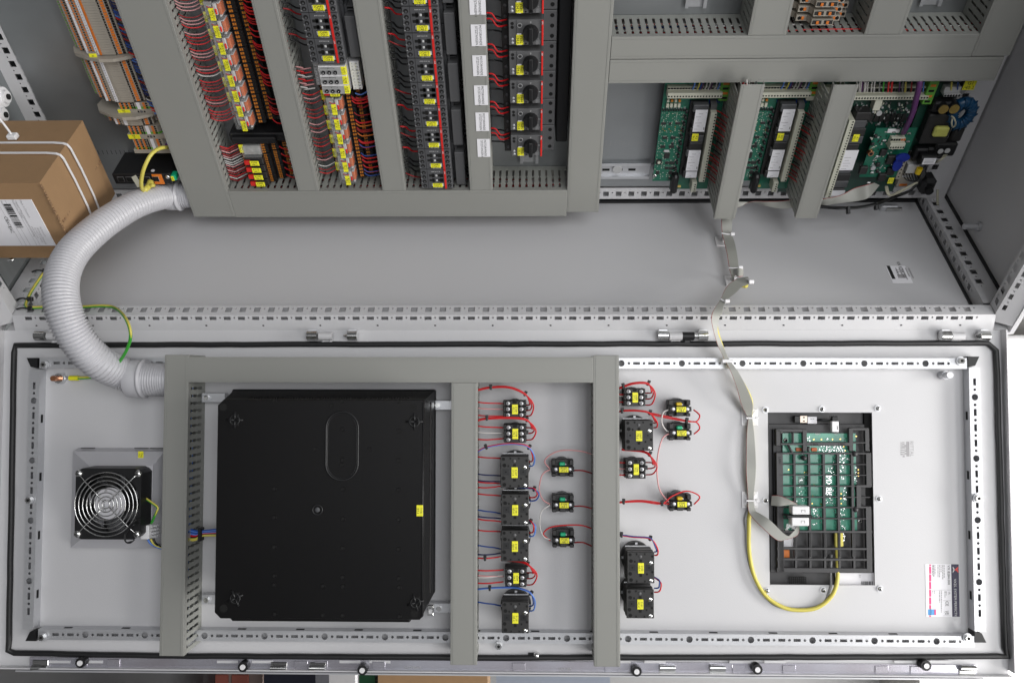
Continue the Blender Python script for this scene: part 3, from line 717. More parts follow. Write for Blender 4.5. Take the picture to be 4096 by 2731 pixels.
duct(M, (M.pt(3338, 339, HP).x+M.pt(3183, 872, HP).x)/2, (M.pt(3432, 343, HP).x+M.pt(3267, 875, HP).x)/2, .0695, M.pt(3385, 341, HP).y, HP, 'v', 'narrow deep duct between the second and third green circuit boards', gp, gap=.0035, wend=.026)
HD = .075; gd = 'grey slotted cable ducts on the door'
def dd(px0, px1, py0, py1, along, label, walls=(1, 1)):
    a = D.pt((px0[0]+px0[1])/2, (py0+py1)/2, HD).x; b = D.pt((px1[0]+px1[1])/2, (py0+py1)/2, HD).x
    duct(D, a, b, D.pt(1800, py1, HD).y, D.pt(1800, py0, HD).y, HD, along, label, gd, walls=walls, gap=.0050)
dd((647, 652), (741, 747), 1419, 2632, 'v', 'long grey duct on the door between the fan and the black enclosure')
dd((1802, 1808), (1905, 1910), 1530, 2658, 'v', 'long grey duct on the door right of the black enclosure')
dd((2375, 2376), (2477, 2477), 1420, 2660, 'v', 'long grey duct on the door between the two groups of pilot lights')
dd((744, 744), (2373, 2373), 1429, 1528, 'u', 'horizontal grey duct on the door running above the black enclosure')
# white labels on the duct with the winch names
for i, (y0, y1, xl, xr) in enumerate(((-40, 105, 660, 768), (172, 323, 672, 770), (387, 532, 683, 774), (596, 733, 694, 783), (785, 914, 704, 790), (969, 1094, 715, 799))):
    a = M.pt(*K3(xl+2, y1), H+.0006); b = M.pt(*K3(xr, y0), H+.0006); cu, cv = (a.x+b.x)/2, (a.y+b.y)/2
    mb = MB((cu, cv, H)); w_, h_ = b.x-a.x, b.y-a.y
    mb.box((cu-w_/2, cv-h_/2, H+.0004), (cu+w_/2, cv+h_/2, H+.0009), PAPER)
    mb.text('MOTORWINDE', cu+w_*.13, cv, H+.0011, .0040, INK, -90, .85); mb.text('SITZSTANGEN %d' % (i+1), cu-w_*.13, cv-.002, H+.0011, .0040, INK, -90, .85)
    single(mb, 'name_label', M, '%s white label on the grey duct, reading MOTORWINDE SITZSTANGEN %d' % (['topmost', 'second', 'third', 'fourth', 'fifth', 'lowest'][i], i+1), 'label', 'winch name labels on the duct')
dwires(M, u1b+.004, u5a-.004, (v6b+v6t)/2, 'u', 26, ['red', 'dred', 'black', 'dred', 'red', 'white', 'dblue'], 'wire_bundle', 'mixed wires lying inside the long lower duct behind its slots', (.012, .062), .014)
dwires(M, u5b+.01, u9b-.02, (V7b+V7t)/2, 'u', 22, ['red', 'red', 'dred', 'black', 'blue', 'white'], 'wire_bundle', 'mixed wires inside the duct under the upper right terminal bays', (.012, .06), .014)
for (a, b, t) in ((u1a, u1b, 'left'), (u2a, u2b, 'second'), (u3a, u3b, 'third')):
    dwires(M, v6t+.01, VT-.01, (a+b)/2, 'v', 20 if t != 'left' else 30, ['red', 'dred', 'black', 'dred', 'white', 'dblue'], 'wire_bundle', {'left': 'mixed wires inside the broad duct nearest the cardboard box', 'second': 'mixed wires inside the duct between first relays and first contactors', 'third': 'mixed wires inside the duct left of the long contactor column'}[t], (.012, .06), (b-a)/2-.008)
dwires(D, -.57+.04, -.07, -.553, 'v', 16, ['blue', 'yellow', 'black', 'red', 'lblue', 'grey'], 'wire_bundle', 'blue, yellow and black wires inside the door duct beside the enclosure', (.012, .055), .012)
dwires(M, .08, .33, .391, 'v', 14, ['red', 'dred', 'black', 'white'], 'wire_bundle', 'mixed wires in the deep duct between first and second circuit boards', (.03, .10), .010)
# ================================================================ devices on the mounting plate
# ---- plug-in relays on tiered sockets
def relay_parts(t, pitch, kind):
    p2 = pitch/2-.0005; mb = MB()
    mb.box((-.030, -p2, .006), (-.018, p2, .036), BLACK, .0008); mb.box((-.018, -p2, .006), (.017, p2, .047), BLACK, .0008)
    mb.box((.017, -p2, .006), (.031, p2, .052), BLACK, .0008); mb.box((.031, -p2, .006), (.047, p2, .041), BLACK, .0008); mb.box((.047, -p2, .006), (.064, p2, .030), BLACK, .0008)
    mb.build('socket', t)
    mb = MB(); n = 4
    for i in range(n):
        y = -p2+(i+.5)*2*p2/n; g = 2*p2/n
        for u, z in ((-.024, .036), (.022, .052), (.038, .041), (.055, .030)):
            mb.box((u-.0032, y-g*.32, z), (u-.0004, y+g*.28, z+.0006), AMBER); mb.box((u+.0004, y-g*.28, z), (u+.0030, y+g*.32, z+.0006), AMBER)
            mb.box((u+.005, y-g*.33, z), (u+.010, y+g*.33, z+.0004), HOLE)
    mb.build('release_levers', t)
def clear_relay(t, pitch):
    mb = MB(); c = min(pitch*.43, .0125)
    mb.box((-.0125, -c, .047), (.0145, c, .050), BLACK); mb.box((-.0145, -c+.0015, .050), (-.0005, c-.0015, .066), SILV, .001)
    for k in range(3): mb.box((-.010, -c+.003+k*.0065, .066), (-.002, -c+.0065+k*.0065, .070), SILV, .0008)
    mb.tube([(-.008, c-.006, .0715), (-.002, c-.009, .072), (.002, c-.008, .071)], .0008, WC['red'], 5); mb.build('mechanism', t)
    mb = MB(); mb.box((.0072, -c+.0025, .050), (.0130, c-.0030, .0680), COIL, .001); mb.box((.0075, c-.0028, .050), (.0128, c-.0012, .070), LGREY, .0006); mb.box((.0090, -c+.0015, .050), (.0125, -c+.004, .0720), LGREY, .0006); mb.box((.0010, -c+.003, .050), (.0066, c-.002, .071), LGREY, .001); mb.build('coil', t)
    mb = MB(); mb.box((-.0160, -c, .0475), (.0145, c, .0775), CLEAR, .0018); mb.build('cover', t)
    mb = MB(); mb.box((.0062, -c*.30, .0776), (.0096, c*.45, .0800), RED, .001); mb.build('test_lever', t)
def relay_tags(t, pitch, top, side):
    mb = MB(); c = pitch*.5
    if top: mb.tag(.0000, -pitch*.14, .0777, pitch*.70, .0088, top, -90, tscale=.34); mb.build('tag', t)
    if side:
        mb = MB(); mb.tag(-.0225, pitch*.22, .0470, pitch*.62, .0075, side, -90, tscale=.32); mb.build('tag', t)
HR = .0775
relA = [K2(*q) for q in ((258, 85), (292, 200), (325, 315), (355, 430), (388, 545), (418, 650), (445, 755), (475, 865))]
qA = [M.pt(x, y, HR) for x, y in relA]; uA = sum(q.x for q in qA)/8-.0005; pA = (qA[0].y-qA[7].y)/7
tagsA = [['1K670.1', '/145.2'], ['1K670.2', '/145.3'], ['2K670.1', '/145.5'], ['2K670.2', '/145.6'], ['1K680.1', '/153.2'], ['1K680.2', '/153.3'], ['2K680.1', '/153.5'], ['2K680.2', '/153.6']]
grA = 'clear relays of the left bay'
def make_relay(frame, org, pitch, label, grp):
    t = thing(frame, org, 'plug_in_relay', label, 'relay', grp); relay_parts(t, pitch, 0); clear_relay(t, pitch); return t
r0 = None; ORD = ['first', 'second', 'third', 'fourth', 'fifth', 'sixth', 'seventh', 'lowest']
for i in range(8):
    org = (uA, qA[0].y-i*pA, 0); lab = '%s clear relay from the top edge in the left bay, tagged %s %s' % (ORD[i], *tagsA[i])
    if r0 is None: t = r0 = make_relay(M, org, pA, lab, grA)
    else: t = dup(r0, M, org, lab, skip=('tag',))
    relay_tags(t, pA, tagsA[i], tagsA[min(i+1, 7)] if i < 7 else None)
def slim_parts(t, pitch, tag_, clear=False):
    p2 = pitch/2-.0003; mb = MB()
    mb.box((-.030, -p2, .006), (-.018, p2, .036), BLACK, .0006); mb.box((-.018, -p2, .006), (.017, p2, .047), BLACK, .0006)
    mb.box((.017, -p2, .006), (.031, p2, .052), BLACK, .0006); mb.box((.031, -p2, .006), (.047, p2, .041), BLACK, .0006); mb.box((.047, -p2, .006), (.064, p2, .030), BLACK, .0006)
    mb.build('socket', t)
    mb = MB()
    for i in range(4):
        y = -p2+(i+.5)*2*p2/4; g = 2*p2/4
        for u, z in ((-.024, .036), (.022, .052), (.038, .041), (.055, .030)):
            mb.box((u-.0032, y-g*.32, z), (u-.0004, y+g*.28, z+.0006), AMBER); mb.box((u+.0004, y-g*.28, z), (u+.0030, y+g*.32, z+.0006), AMBER)
    mb.build('release_levers', t)
    if clear:
        mb = MB(); mb.box((-.013, -p2+.001, .047), (.018, p2-.001, .058), SILV); mb.build('mechanism', t)
        mb = MB(); mb.box((-.014, -p2, .0475), (.020, p2, .0680), CLEAR, .001); mb.build('cover', t)
        mb = MB(); mb.tag(-.0165, p2*.2, .056, pitch*.8, .009, tag_, -90); mb.build('tag', t)
    else:
        mb = MB(); mb.box((-.0135, -p2+.0006, .047), (.020, p2-.0006, .066), BLACKM, .001); mb.build('relay_body', t)
        mb = MB(); mb.box((-.0135, -p2*.58, .066), (-.003, p2*.55, .071), RED, .0006); mb.build('test_lever', t)
        mb = MB(); mb.tag(.0055, -p2*.02, .0712, .0165, pitch*.66, tag_, 0, tscale=.30); mb.box((-.002, -p2*.5, .066), (.014, p2*.5, .0711), BLACKM); mb.build('tag', t)
sl = [M.pt(*G2(x, y), .0712) for x, y in ((590, 806), (642, 976), (692, 1147), (735, 1311))]
pS = (sl[0].y-sl[3].y)/3; uS = sum(q.x for q in sl)/4-.0055
for i, tg in enumerate((['K206', '/46.2'], ['K117', '/49.2'], ['K200', '/66.2'], ['K600', '/166.2'])):
    t = thing(M, (uS, sl[0].y-i*pS, 0), 'slim_relay', '%s slim relay with red lever in the left bay, tagged %s %s' % (ORD[i], *tg), 'relay', 'slim relays of the left bay'); slim_parts(t, pS, tg)
t = thing(M, (uS, sl[0].y+pS*1.25, 0), 'slim_relay', 'smoky clear relay with yellow side tag just above the red levered slim relays', 'relay', 'slim relays of the left bay'); slim_parts(t, pS*1.35, ['K1', '/46.1'], True)
mb = MB((uS, sl[0].y+pS*2.6, 0)); mb.box((uS-.036, sl[0].y+pS*2.0, 0), (uS+.066, sl[0].y+pS*3.1, .048), BLACK, .002); mb.box((uS-.03, sl[0].y+pS*2.05, .048), (uS+.05, sl[0].y+pS*2.9, .058), BLACK, .002)
single(mb, 'relay_base', M, 'plain black socket block between bare rail and slim relays in the left bay', 'socket')
t = thing(M, (uA, qA[0].y+pA*.83, 0), 'slim_relay', 'slim relay with red lever tagged 2K210.2 /140.6, cut by the top edge', 'relay', 'slim relays of the left bay'); slim_parts(t, pS, ['2K210.2', '/140.6'])
# column B
relB = [K2(*q) for q in ((1105, 750), (1128, 850), (1148, 950), (1166, 1050), (1185, 1150), (1200, 1245))]
qB = [M.pt(x, y, HR) for x, y in relB]; uB = sum(q.x for q in qB)/6; pB = (qB[0].y-qB[5].y)/5
tagsB = [['K310', '/81.3'], ['K310.2', '/81.4'], ['K308', '/77.2'], ['K311', '/76.3'], ['K312', '/76.5'], ['K313', '/79.5']]
rB = None
for i in range(6):
    org = (uB, qB[0].y-i*pB, 0); lab = '%s clear relay under the pale timer relays, tagged %s %s' % (ORD[i], *tagsB[i])
    if rB is None: t = rB = make_relay(M, org, pB, lab, 'clear relays of the second bay')
    else: t = dup(rB, M, org, lab, skip=('tag',))
    relay_tags(t, pB, tagsB[i], tagsB[i])
t = thing(M, (uB-.001, qB[0].y+pB*.80, 0), 'slim_relay', 'slim black relay with red lever tagged K209 /60.2 under the timer relays', 'relay', None); slim_parts(t, pB*.62, ['K209', '/60.2'])
# ---- contactors
def contactor_parts(t, U, V, Ht):
    u, v = U/2, V/2-.0003; mb = MB()
    mb.box((-u*1.12, -v, .004), (u*1.16, v, .050), DGREY, .001); mb.box((-u, -v, .050), (u, v, Ht), DGREY, .0008)
    mb.box((-u, v-.0004, Ht), (u, v, Ht+.0003), HOLE)
    for x in (-u*.56,): mb.box((x-.0003, -v, Ht), (x+.0003, v, Ht+.0002), HOLE)
    mb.build('housing', t)
    mb = MB()
    for i in range(4):
        y = v-V*(.17+i*.222)
        for x in (-u*.78, u*.80):
            mb.cyl((x, y, Ht-.0002), .0037, .0005, HOLE, seg=14); mb.cyl((x, y-.001, Ht+.0002), .0017, .0003, DGREY, seg=8)
        mb.text('T%d' % (i+1), -u*.95, y-.003, Ht+.0003, .0016, INKW); mb.text('%d' % (i*2+1), u*.95, y-.003, Ht+.0003, .0016, INKW)
    for y in (v-V*.31, v-V*.55):
        mb.box((-u*.46, y-.0026, Ht), (-u*.12, y+.0020, Ht+.0004), HOLE); mb.box((-u*.28, y-.0042, Ht), (-u*.12, y+.0036, Ht+.0004), HOLE)
        mb.box((u*.10, y-.0026, Ht), (u*.44, y+.0026, Ht+.0004), HOLE); mb.box((u*.22, y-.0042, Ht), (u*.44, y+.0036, Ht+.0004), HOLE)
    mb.build('terminal_openings', t)
    mb = MB()
    for y in (v-V*.31, v-V*.55): mb.box((-u*.055, y-.0021, Ht), (u*.065, y+.0019, Ht+.0012), LGREY, .0005)
    mb.build('position_indicator', t)
    mb = MB(); mb.box((u*.50, -v, Ht), (u*.62, v-.0005, Ht+.0010), RED); mb.text('ABB', u*.56, v-.0065, Ht+.0013, .0022, INKW, -90)
    mb.build('red_stripe', t)
    mb = MB(); mb.text('AS09-30-01-26', -u*.02, v-V*.115, Ht+.0004, .0019, INKW); mb.text('230V 50/60HZ', u*.08, v-V*.945, Ht+.0004, .0017, INKW); mb.build('print', t)
def con_tag(t, U, V, Ht, lines):
    u, v = U/2, V/2; mb = MB(); y = v-V*.80
    mb.box((-u*.34, y-.0030, Ht), (u*.42, y+.0036, Ht+.0012), LGREY, .0004); mb.tag(u*.04, y, Ht+.0013, .0178, .0090, lines, 0, tscale=.36); mb.box((-u*.36, y-.0052, Ht), (u*.48, y-.0040, Ht+.0005), HOLE)
    mb.build('tag', t)
HC = .080
ybs = [26, 129, 232, 327, 420, 508, 595, 677, 755]
ymap = [M.pt(1700, y, HC).y for y in ybs]; pC = (ymap[0]-ymap[-1])/8; UC = .0575; uC = -.1405
names = [['2Q672', '/147.5'], ['1Q673', '/148.7'], ['2Q673', '/148.5'], ['1Q674', '/149.7'], ['2Q674', '/149.5'], ['1Q675', '/150.7'], ['2Q675', '/150.5'], ['1Q681', '/154.7'], ['2Q681', '/154.5']]
c0 = None; gC = 'dark grey contactors in the long column'
for i, nm in enumerate(names):
    org = (uC, ymap[0]-(i-.5)*pC, 0); lab = '%s contactor of the long column, tagged %s %s' % ((ORD[:7]+['eighth', 'lowest'])[i], *nm)
    if c0 is None:
        t = c0 = thing(M, org, 'contactor', lab, 'contactor', gC); contactor_parts(t, UC, pC, HC)
    else: t = dup(c0, M, org, lab, skip=('tag',))
    con_tag(t, UC, pC, HC, nm)
# column B contactors
la, lb = M.pt(*K2(878, 90), HC), M.pt(*K2(1130, 90), HC); ub_ = (la.x+lb.x)/2
yB = [M.pt(*K2(1000, y), HC).y for y in (90, 265, 440)]; pBc = (yB[0]-yB[2])/2
for i, nm in enumerate((['2Q685', '/158.5'], ['1Q686', '/159.7'], ['2Q686', '/159.5'])):
    t = dup(c0, M, (ub_, yB[0]-(i-.5)*pBc, 0), 'dark grey contactor with red stripe tagged %s %s above the timer relays' % tuple(nm), 'contactors above the timer relays', skip=('tag',)); con_tag(t, UC, pBc, HC, nm)
# interlock / suppressor blocks on the right of each pair
def aux(org, V, lab, g):
    t = thing(M, org, 'auxiliary_block', lab, 'auxiliary block', g)
    mb = MB(); mb.box((0, -V*.5, .02), (.0175, V*.34, .066), MGREY, .001); mb.box((-.004, -V*.5, .0), (.019, V*.5, .02), BLACKM, .001); mb.build('housing', t)
    mb = MB()
    for k in (-1, 1): mb.box((.001, V*.42+k*.003-.001, .02), (.014, V*.42+k*.003+.001, .05), MGREY)
    mb.box((.0, V*.34, .02), (.004, V*.5, .052), DGREY); mb.build('plunger', t)
    return t
ga = 'low grey blocks beside the long contactor column'
where = ['at the very top', 'next to 1Q673 and 2Q673', 'next to 1Q674 and 2Q674', 'next to 1Q675 and 2Q675', 'next to 1Q681 and 2Q681']
for k in range(5):
    aux((uC+UC*.60, ymap[0]-pC*(2*k-.95)+pC*(-.02), 0), 2*pC-.002, 'low grey interlock block %s, right of the contactors' % where[k], ga)
aux((ub_+UC*.60, yB[1], 0), 2*pBc-.002, 'low grey interlock block beside contactors 1Q686 and 2Q686', None)
# ---- timer relays
tm = crop(1150, 100, .2232); HT = .074
a = M.pt(*tm(540, 740), HT); b = M.pt(*tm(1095, 1240), HT); u0, u1 = (a.x+M.pt(*tm(640, 1240), HT).x)/2, (b.x+M.pt(*tm(1055, 740), HT).x)/2
pT = (a.y-b.y)/3
tt = None
for i, nm in enumerate((['K107', '/71.3'], ['K108', '/74.7'], ['K109', '/75.7'])):
    org = ((u0+u1)/2, a.y-(i+.5)*pT, 0); w = (u1-u0)/2; v = pT/2-.0003
    lab = 'pale grey timer relay with three knobs tagged %s %s' % tuple(nm)
    if tt is None:
        t = tt = thing(M, org, 'timer_relay', lab, 'timer relay', 'timer relays in the second bay')
        mb = MB(); mb.box((-w-.016, -v, .004), (w+.018, v, .045), LGREY, .0006); mb.box((-w, -v, .045), (w, v, HT), WHITE, .0006); mb.box((w+.004, -v, .045), (w+.020, v, .0600), WHITE, .0006)
        mb.build('housing', t)
        mb = MB(); mb.box((-w+.0012, -v+.0012, HT), (w*.62, v-.0016, HT+.0004), FACEG); mb.box((-w+.003, v-.0036, HT+.0005), (w*.1, v-.0030, HT+.0007), INK); mb.build('faceplate', t)
        mb = MB()
        for k in range(3):
            x = -w*.66+k*w*.44; mb.cyl((x, -v*.30, HT+.0004), .0031, .003, BLACK, seg=14); mb.cyl((x, -v*.30, HT+.0034), .0008, .0003, WHITE, seg=6)
            if k: mb.box((x-.002, v*.45, HT+.0004), (x-.0008, v*.58, HT+.0007), INK)
        mb.build('dial', t)
        mb = MB()
        for k in range(3):
            y = v-(k+.5)*2*v/3
            for x, z in ((w+.0155, .0600), (-w-.0125, .0450), (-w-.004, .0450)): mb.cyl((x, y, z), .0018 if x > -w-.01 else .0023, .0005, mat_scr, seg=8) if False else mb.dome((x, y, z), .0022, .0008, ZINC, 8)
            mb.text('A%d' % (k+1), w+.0085, y, .0603, .0016, INK, -90)
        mb.build('terminal_screw', t)
    else: t = dup(tt, M, org, lab, skip=('tag',))
    mb = MB(); mb.tag(w*.82, 0, HT+.0002, pT*.86, w*.34, nm, -90, tscale=.34); mb.box((w, -v*.95, HT-.007), (w+.0004, v*.9, HT), YEL); mb.build('tag', t)
# ---- motor protection switches
HB = .080
sy = [140, 360, 563, 757, 945]; ye = [317, 525, 722, 910, 1090]
vt = [M.pt(*K3(1050, y), HB).y for y in sy]; pM = (vt[0]-vt[-1])/4; vb = M.pt(*K3(1050, 1090), HB).y
ua_ = M.pt(*K3(937, 500), HB).x; ub2 = M.pt(*K3(1168, 500), HB).x; uMc = (ua_+ub2)/2; WB = (ub2-ua_)/2; FV = pM*.80
m0 = None
for i, nm in enumerate((['F681', '/34.2'], ['F682', '/34.4'], ['F683', '/34.6'], ['F684', '/35.2'], ['F685', '/35.4'], ['F686', '/35.6'])):
    vtop = vt[0]-(i-1)*pM; org = (uMc, vtop-pM/2, 0); lab = '%s motor switch with black knob from the top edge, tagged %s %s' % ((ORD[:5]+['lowest'])[i], *nm)
    if m0 is None:
        t = m0 = thing(M, org, 'motor_protection_switch', lab, 'motor switch', 'motor switches in the bay right of the winch labels')
        y1, y0 = pM/2, pM/2-FV; lo = -pM/2+.0003
        mb = MB(); mb.box((-WB*1.45, lo, .004), (-WB, y1+.003, .050), BLACKM, .001); mb.box((-WB, lo, .004), (WB, y1, .056), MGREY, .001)
        mb.box((-WB, y0, .056), (WB, y1, HB), MGREY, .0008); mb.box((WB, lo+.003, .004), (WB*1.82, y1+.002, .052), MGREY, .001); mb.box((-WB*.55, y0-.0040, .056), (WB*.92, y0, .070), LGREY, .0006)
        mb.box((-WB*.56, y0, HB), (-WB*.54, y1, HB+.0003), HOLE); mb.build('housing', t)
        mb = MB()
        for k, y in enumerate((y1-.006, y1-.012, y0+.010, y0+.004)): mb.cyl((-WB*.79, y, HB), .0026, .0004, HOLE, seg=12) if k < 2 else mb.dome((-WB*.79, y, HB), .0024, .001, ZINC, 8)
        for k in range(3): mb.cyl((WB*1.55, y1-.006-k*pM*.33, .052), .0034, .0004, HOLE, seg=12); mb.dome((-WB*1.22, y1-.008-k*pM*.33, .050), .003, .0008, DGREY, 8)
        mb.build('terminal_screw', t)
        kx = WB*.28; ky = y1-FV*.48; kn = MB(); kn.cyl((kx, ky, HB), .0128, .010, BLACK, seg=28, r2=.0118); kn.box((kx-.0033, ky-.0145, HB+.010), (kx+.0033, ky+.0125, HB+.0150), BLACK, .0012); kn.cyl((kx, ky-.0125, HB+.004), .0036, .011, BLACK, seg=12); kn.build('rotary_knob', t)
        mb = MB(); mb.text('0', kx, y1-.004, HB+.0003, .0030, INKW, 0); mb.box((kx+.0135, ky-.0003, HB), (kx+.017, ky+.0003, HB+.0003), INKW); mb.text('I', kx+.0125, y0+.010, HB+.0003, .0022, INKW, -90)
        mb.ring((-WB*.36, y1-.009, HB+.0004), .0036, .0004, LGREY, 16, 4); mb.box((-WB*.36-.002, y1-.0095, HB+.0003), (-WB*.36+.002, y1-.0085, HB+.001), HOLE); mb.cyl((0, y0+.0025, HB), .0014, .0004, HOLE, seg=8)
        rr = random.Random(2)
        for a_ in range(6):
            for b_ in range(6):
                if rr.random() < .0: pass
        mb.box((WB*.58, y0+.001, HB), (WB*.86, y0+.008, HB+.0003), mat('etched_grey_patch', (.16, .16, .165), .5, var=.5, scale=1500)); mb.build('dial', t)
        mb = MB(); mb.box((WB*.91, y0, HB), (WB*1.02, y1, HB+.0025), RED, .0004); mb.text('ABB', WB*.965, y1-.004, HB+.0028, .0022, INKW, -90); mb.build('red_stripe', t)
    else: t = dup(m0, M, org, lab, skip=('tag',))
    y0 = pM/2-FV; mb = MB(); mb.box((-WB*.53, y0+.0002, HB), (-WB*.26, y0+FV*.47, HB+.0010), WHITE, .0004); mb.tag(-WB*.37, y0+FV*.23, HB+.0010, FV*.40, WB*.42, nm, -90, tscale=.33); mb.build('tag', t)
mb = MB((ub2+.05, .25, 0)); q = M.pt(*K3(1300, 560), .03); 
mb.box((WB*1.82+uMc+.003, vb-.004+.012, .0), (WB*1.82+uMc+.024, VT, .048), BLACK, .002)
single(mb, 'busbar_cover', M, 'long black cover strip between motor switches and wide grey duct', 'cover strip')
# ---- long terminal row at the left
TB = crop(180, 0, .4082)
hT = .052
def tb(x, y, h=hT): return M.pt(*TB(x, y), h)
def term_mesh(P, kind):
    mb = MB(); t = P/2-.00015
    # stepped profile in (u, w): low wings at the left, plateau in the middle, low wings at the right under the wires
    prof = [(-.064, .0), (-.064, .022), (-.052, .026), (-.052, .034), (-.036, .038), (-.036, .046), (-.006, hT), (.016, hT), (.016, .050), (.034, .046), (.034, .036), (.050, .032), (.050, .022), (.062, .020), (.062, 0)]
    n = len(prof); vs = [(u, -t, w) for u, w in prof]+[(u, t, w) for u, w in prof]
    mb.add(vs, [list(range(n)), list(range(n, 2*n))[::-1]]+[(i, (i+1) % n, (i+1) % n+n, i+n) for i in range(n)], BEIGE)
    def top(u):
        for (a, b) in zip(prof, prof[1:]):
            if a[0] <= u <= b[0] and b[0] > a[0]: return a[1]+(b[1]-a[1])*(u-a[0])/(b[0]-a[0])
        return hT
    def patch(u0, u1, m, f=.85, z=.0008):
        a, b = top(u0)+.0002, top(u1)+.0002
        y0, y1 = -t*f, t*f
        mb.add([(u0, y0, a), (u1, y0, b), (u1, y1, b), (u0, y1, a), (u0, y0, a+z), (u1, y0, b+z), (u1, y1, b+z), (u0, y1, a+z)], [(4, 5, 6, 7), (0, 1, 5, 4), (1, 2, 6, 5), (2, 3, 7, 6), (3, 0, 4, 7)], m)
    if kind == 'a':
        patch(-.0625, -.0602, mat_gr, .45); patch(-.0575, -.0535, PAPER, .95); patch(-.050, -.0470, ORANGE, .6); patch(-.0455, -.0430, HOLE, .5); patch(-.0415, -.0385, ORANGE, .6)
        patch(-.0350, -.0310, PAPER, .95); patch(-.0295, -.0270, ORANGE, .6); patch(-.0255, -.0235, HOLE, .5); patch(-.0225, -.0195, ORANGE, .5)
        patch(-.0178, -.0118, PAPER, 1.0); patch(-.0105, -.0070, ORANGE, 1.02, .0014)
        patch(.0165, .0185, HOLE, .7); patch(.0205, .0255, ORANGE, .8); patch(.0275, .0315, HOLE, .8); patch(.038, .041, ORANGE, .7); patch(.0425, .0465, HOLE, .8)
    if kind == 'b':
        patch(-.0625, -.0602, mat_gr, .45); patch(-.0575, -.0535, PAPER, .95); patch(-.050, -.0470, ORANGE, .6); patch(-.0455, -.0430, HOLE, .5); patch(-.0415, -.0385, ORANGE, .6)
        patch(-.0350, -.0310, PAPER, .95); patch(-.0295, -.0270, ORANGE, .6); patch(-.0255, -.0235, HOLE, .5)
        patch(-.0178, -.0118, PAPER, 1.0)
        patch(.0165, .0185, HOLE, .7); patch(.0205, .0255, ORANGE, .8); patch(.0275, .0315, HOLE, .8); patch(.038, .041, ORANGE, .7); patch(.0425, .0465, HOLE, .8)
    return mb
def short_mesh(P, green):
    mb = MB(); t = P/2-.00015; z = .048
    prof = [(-.034, 0), (-.034, .038), (-.028, z), (.026, z), (.034, .036), (.034, 0)]; n = len(prof)
    vs = [(u, -t, w) for u, w in prof]+[(u, t, w) for u, w in prof]
    mb.add(vs, [list(range(n)), list(range(n, 2*n))[::-1]]+[(i, (i+1) % n, (i+1) % n+n, i+n) for i in range(n)], mat_gr if green else BEIGE)
    def patch(u0, u1, m, f=.8): mb.box((u0, -t*f, z), (u1, t*f, z+.0008), m)
    for u in (-.026, -.018, -.010): patch(u, u+.003, ORANGE); patch(u+.0035, u+.0065, HOLE, .6)
    patch(-.002, .000, HOLE, .95); patch(.004, .010, PAPER, 1.0); patch(.015, .019, ORANGE); patch(.020, .023, HOLE, .6)
    return mb
mat_gr = mat('green_terminal_plastic', (.13, .38, .05), .45, var=.3)
ctr = lambda x0, y0, x1, y1: None
# centre line of the row: plateau from the photo between x(540 left edge markers) and wires
pa = tb(372, 0); pb_ = tb(548, 540); pc = tb(596, 600); pd = tb(745, 1000)
uT = (pa.x+pb_.x+pc.x+pd.x)/4+.0062-.000
PT = (tb(372, 63).y-tb(372+155, 540).y)/19.0    # twenty numbered markers 2 .. 40 over this stretch
gT = 'beige spring terminals of the long row at the left'
WORD = 'first second third fourth fifth sixth seventh eighth ninth tenth eleventh twelfth thirteenth fourteenth fifteenth sixteenth seventeenth eighteenth nineteenth twentieth twenty-first twenty-second twenty-third twenty-fourth twenty-fifth twenty-sixth twenty-seventh twenty-eighth'.split()
def term_run(y0, y1, mesh_fn, lab, grp, nmax=60, first=None, numstart=2, numstep=2, name='terminal_block'):
    a, b = tb(*y0).y, tb(*y1).y; n = max(1, round((a-b)/PT)); p = (a-b)/n; base = None
    for i in range(min(n, nmax)):
        org = (uT, a-(i+.5)*p, 0)
        if base is None:
            mb = mesh_fn(p); base = mb.build(name); o = base
        else:
            o = base.copy(); col.objects.link(o)
        o.matrix_world = M.mat @ Matrix.Translation(Vector(org)); meta(o, lab.replace('NTH', WORD[i]), 'terminal block', grp)
    return a, b, p, n
a_, b_, p_, n_ = term_run((340, -80), (548, 541), lambda p: term_mesh(p, 'a'), 'NTH slim beige terminal from the top edge, above the upper curved bracket', gT)
def numbers(a, p, n, start, u, name, lab, z=hT+.0012, h=.0026):
    mb = MB((u, a-p*n/2, 0))
    for i in range(n): mb.text(str(start+2*i), u, a-(i+.5)*p, z, h*.82, INK, 0, .9)
    return mb
def marker(a, p, n, start, lab):
    z = .0495; mb = MB((uT-.0148, a-p*n/2, .05)); N = n
    for i in range(n):
        zz = .046+(hT-.046)*((-.0148+.036)/.030)+.0016
        mb.text(str(start+2*i), uT-.0148, a-(i+.5)*p, zz, .0022, INK, 0, .85)
    single(mb, 'number_strip', M, lab, 'number strip')
marker(a_, p_, n_, 42-2*n_, 'even number strip ending at 40 on the upper terminal run')
a_, b_, p_, n_ = term_run((566, 588), (745, 1003), lambda p: term_mesh(p, 'b'), 'NTH slim beige terminal below the upper curved end bracket', gT)
marker(a_, p_, n_, 2, 'number strip starting at 2 below the first curved end bracket')
uTs = uT
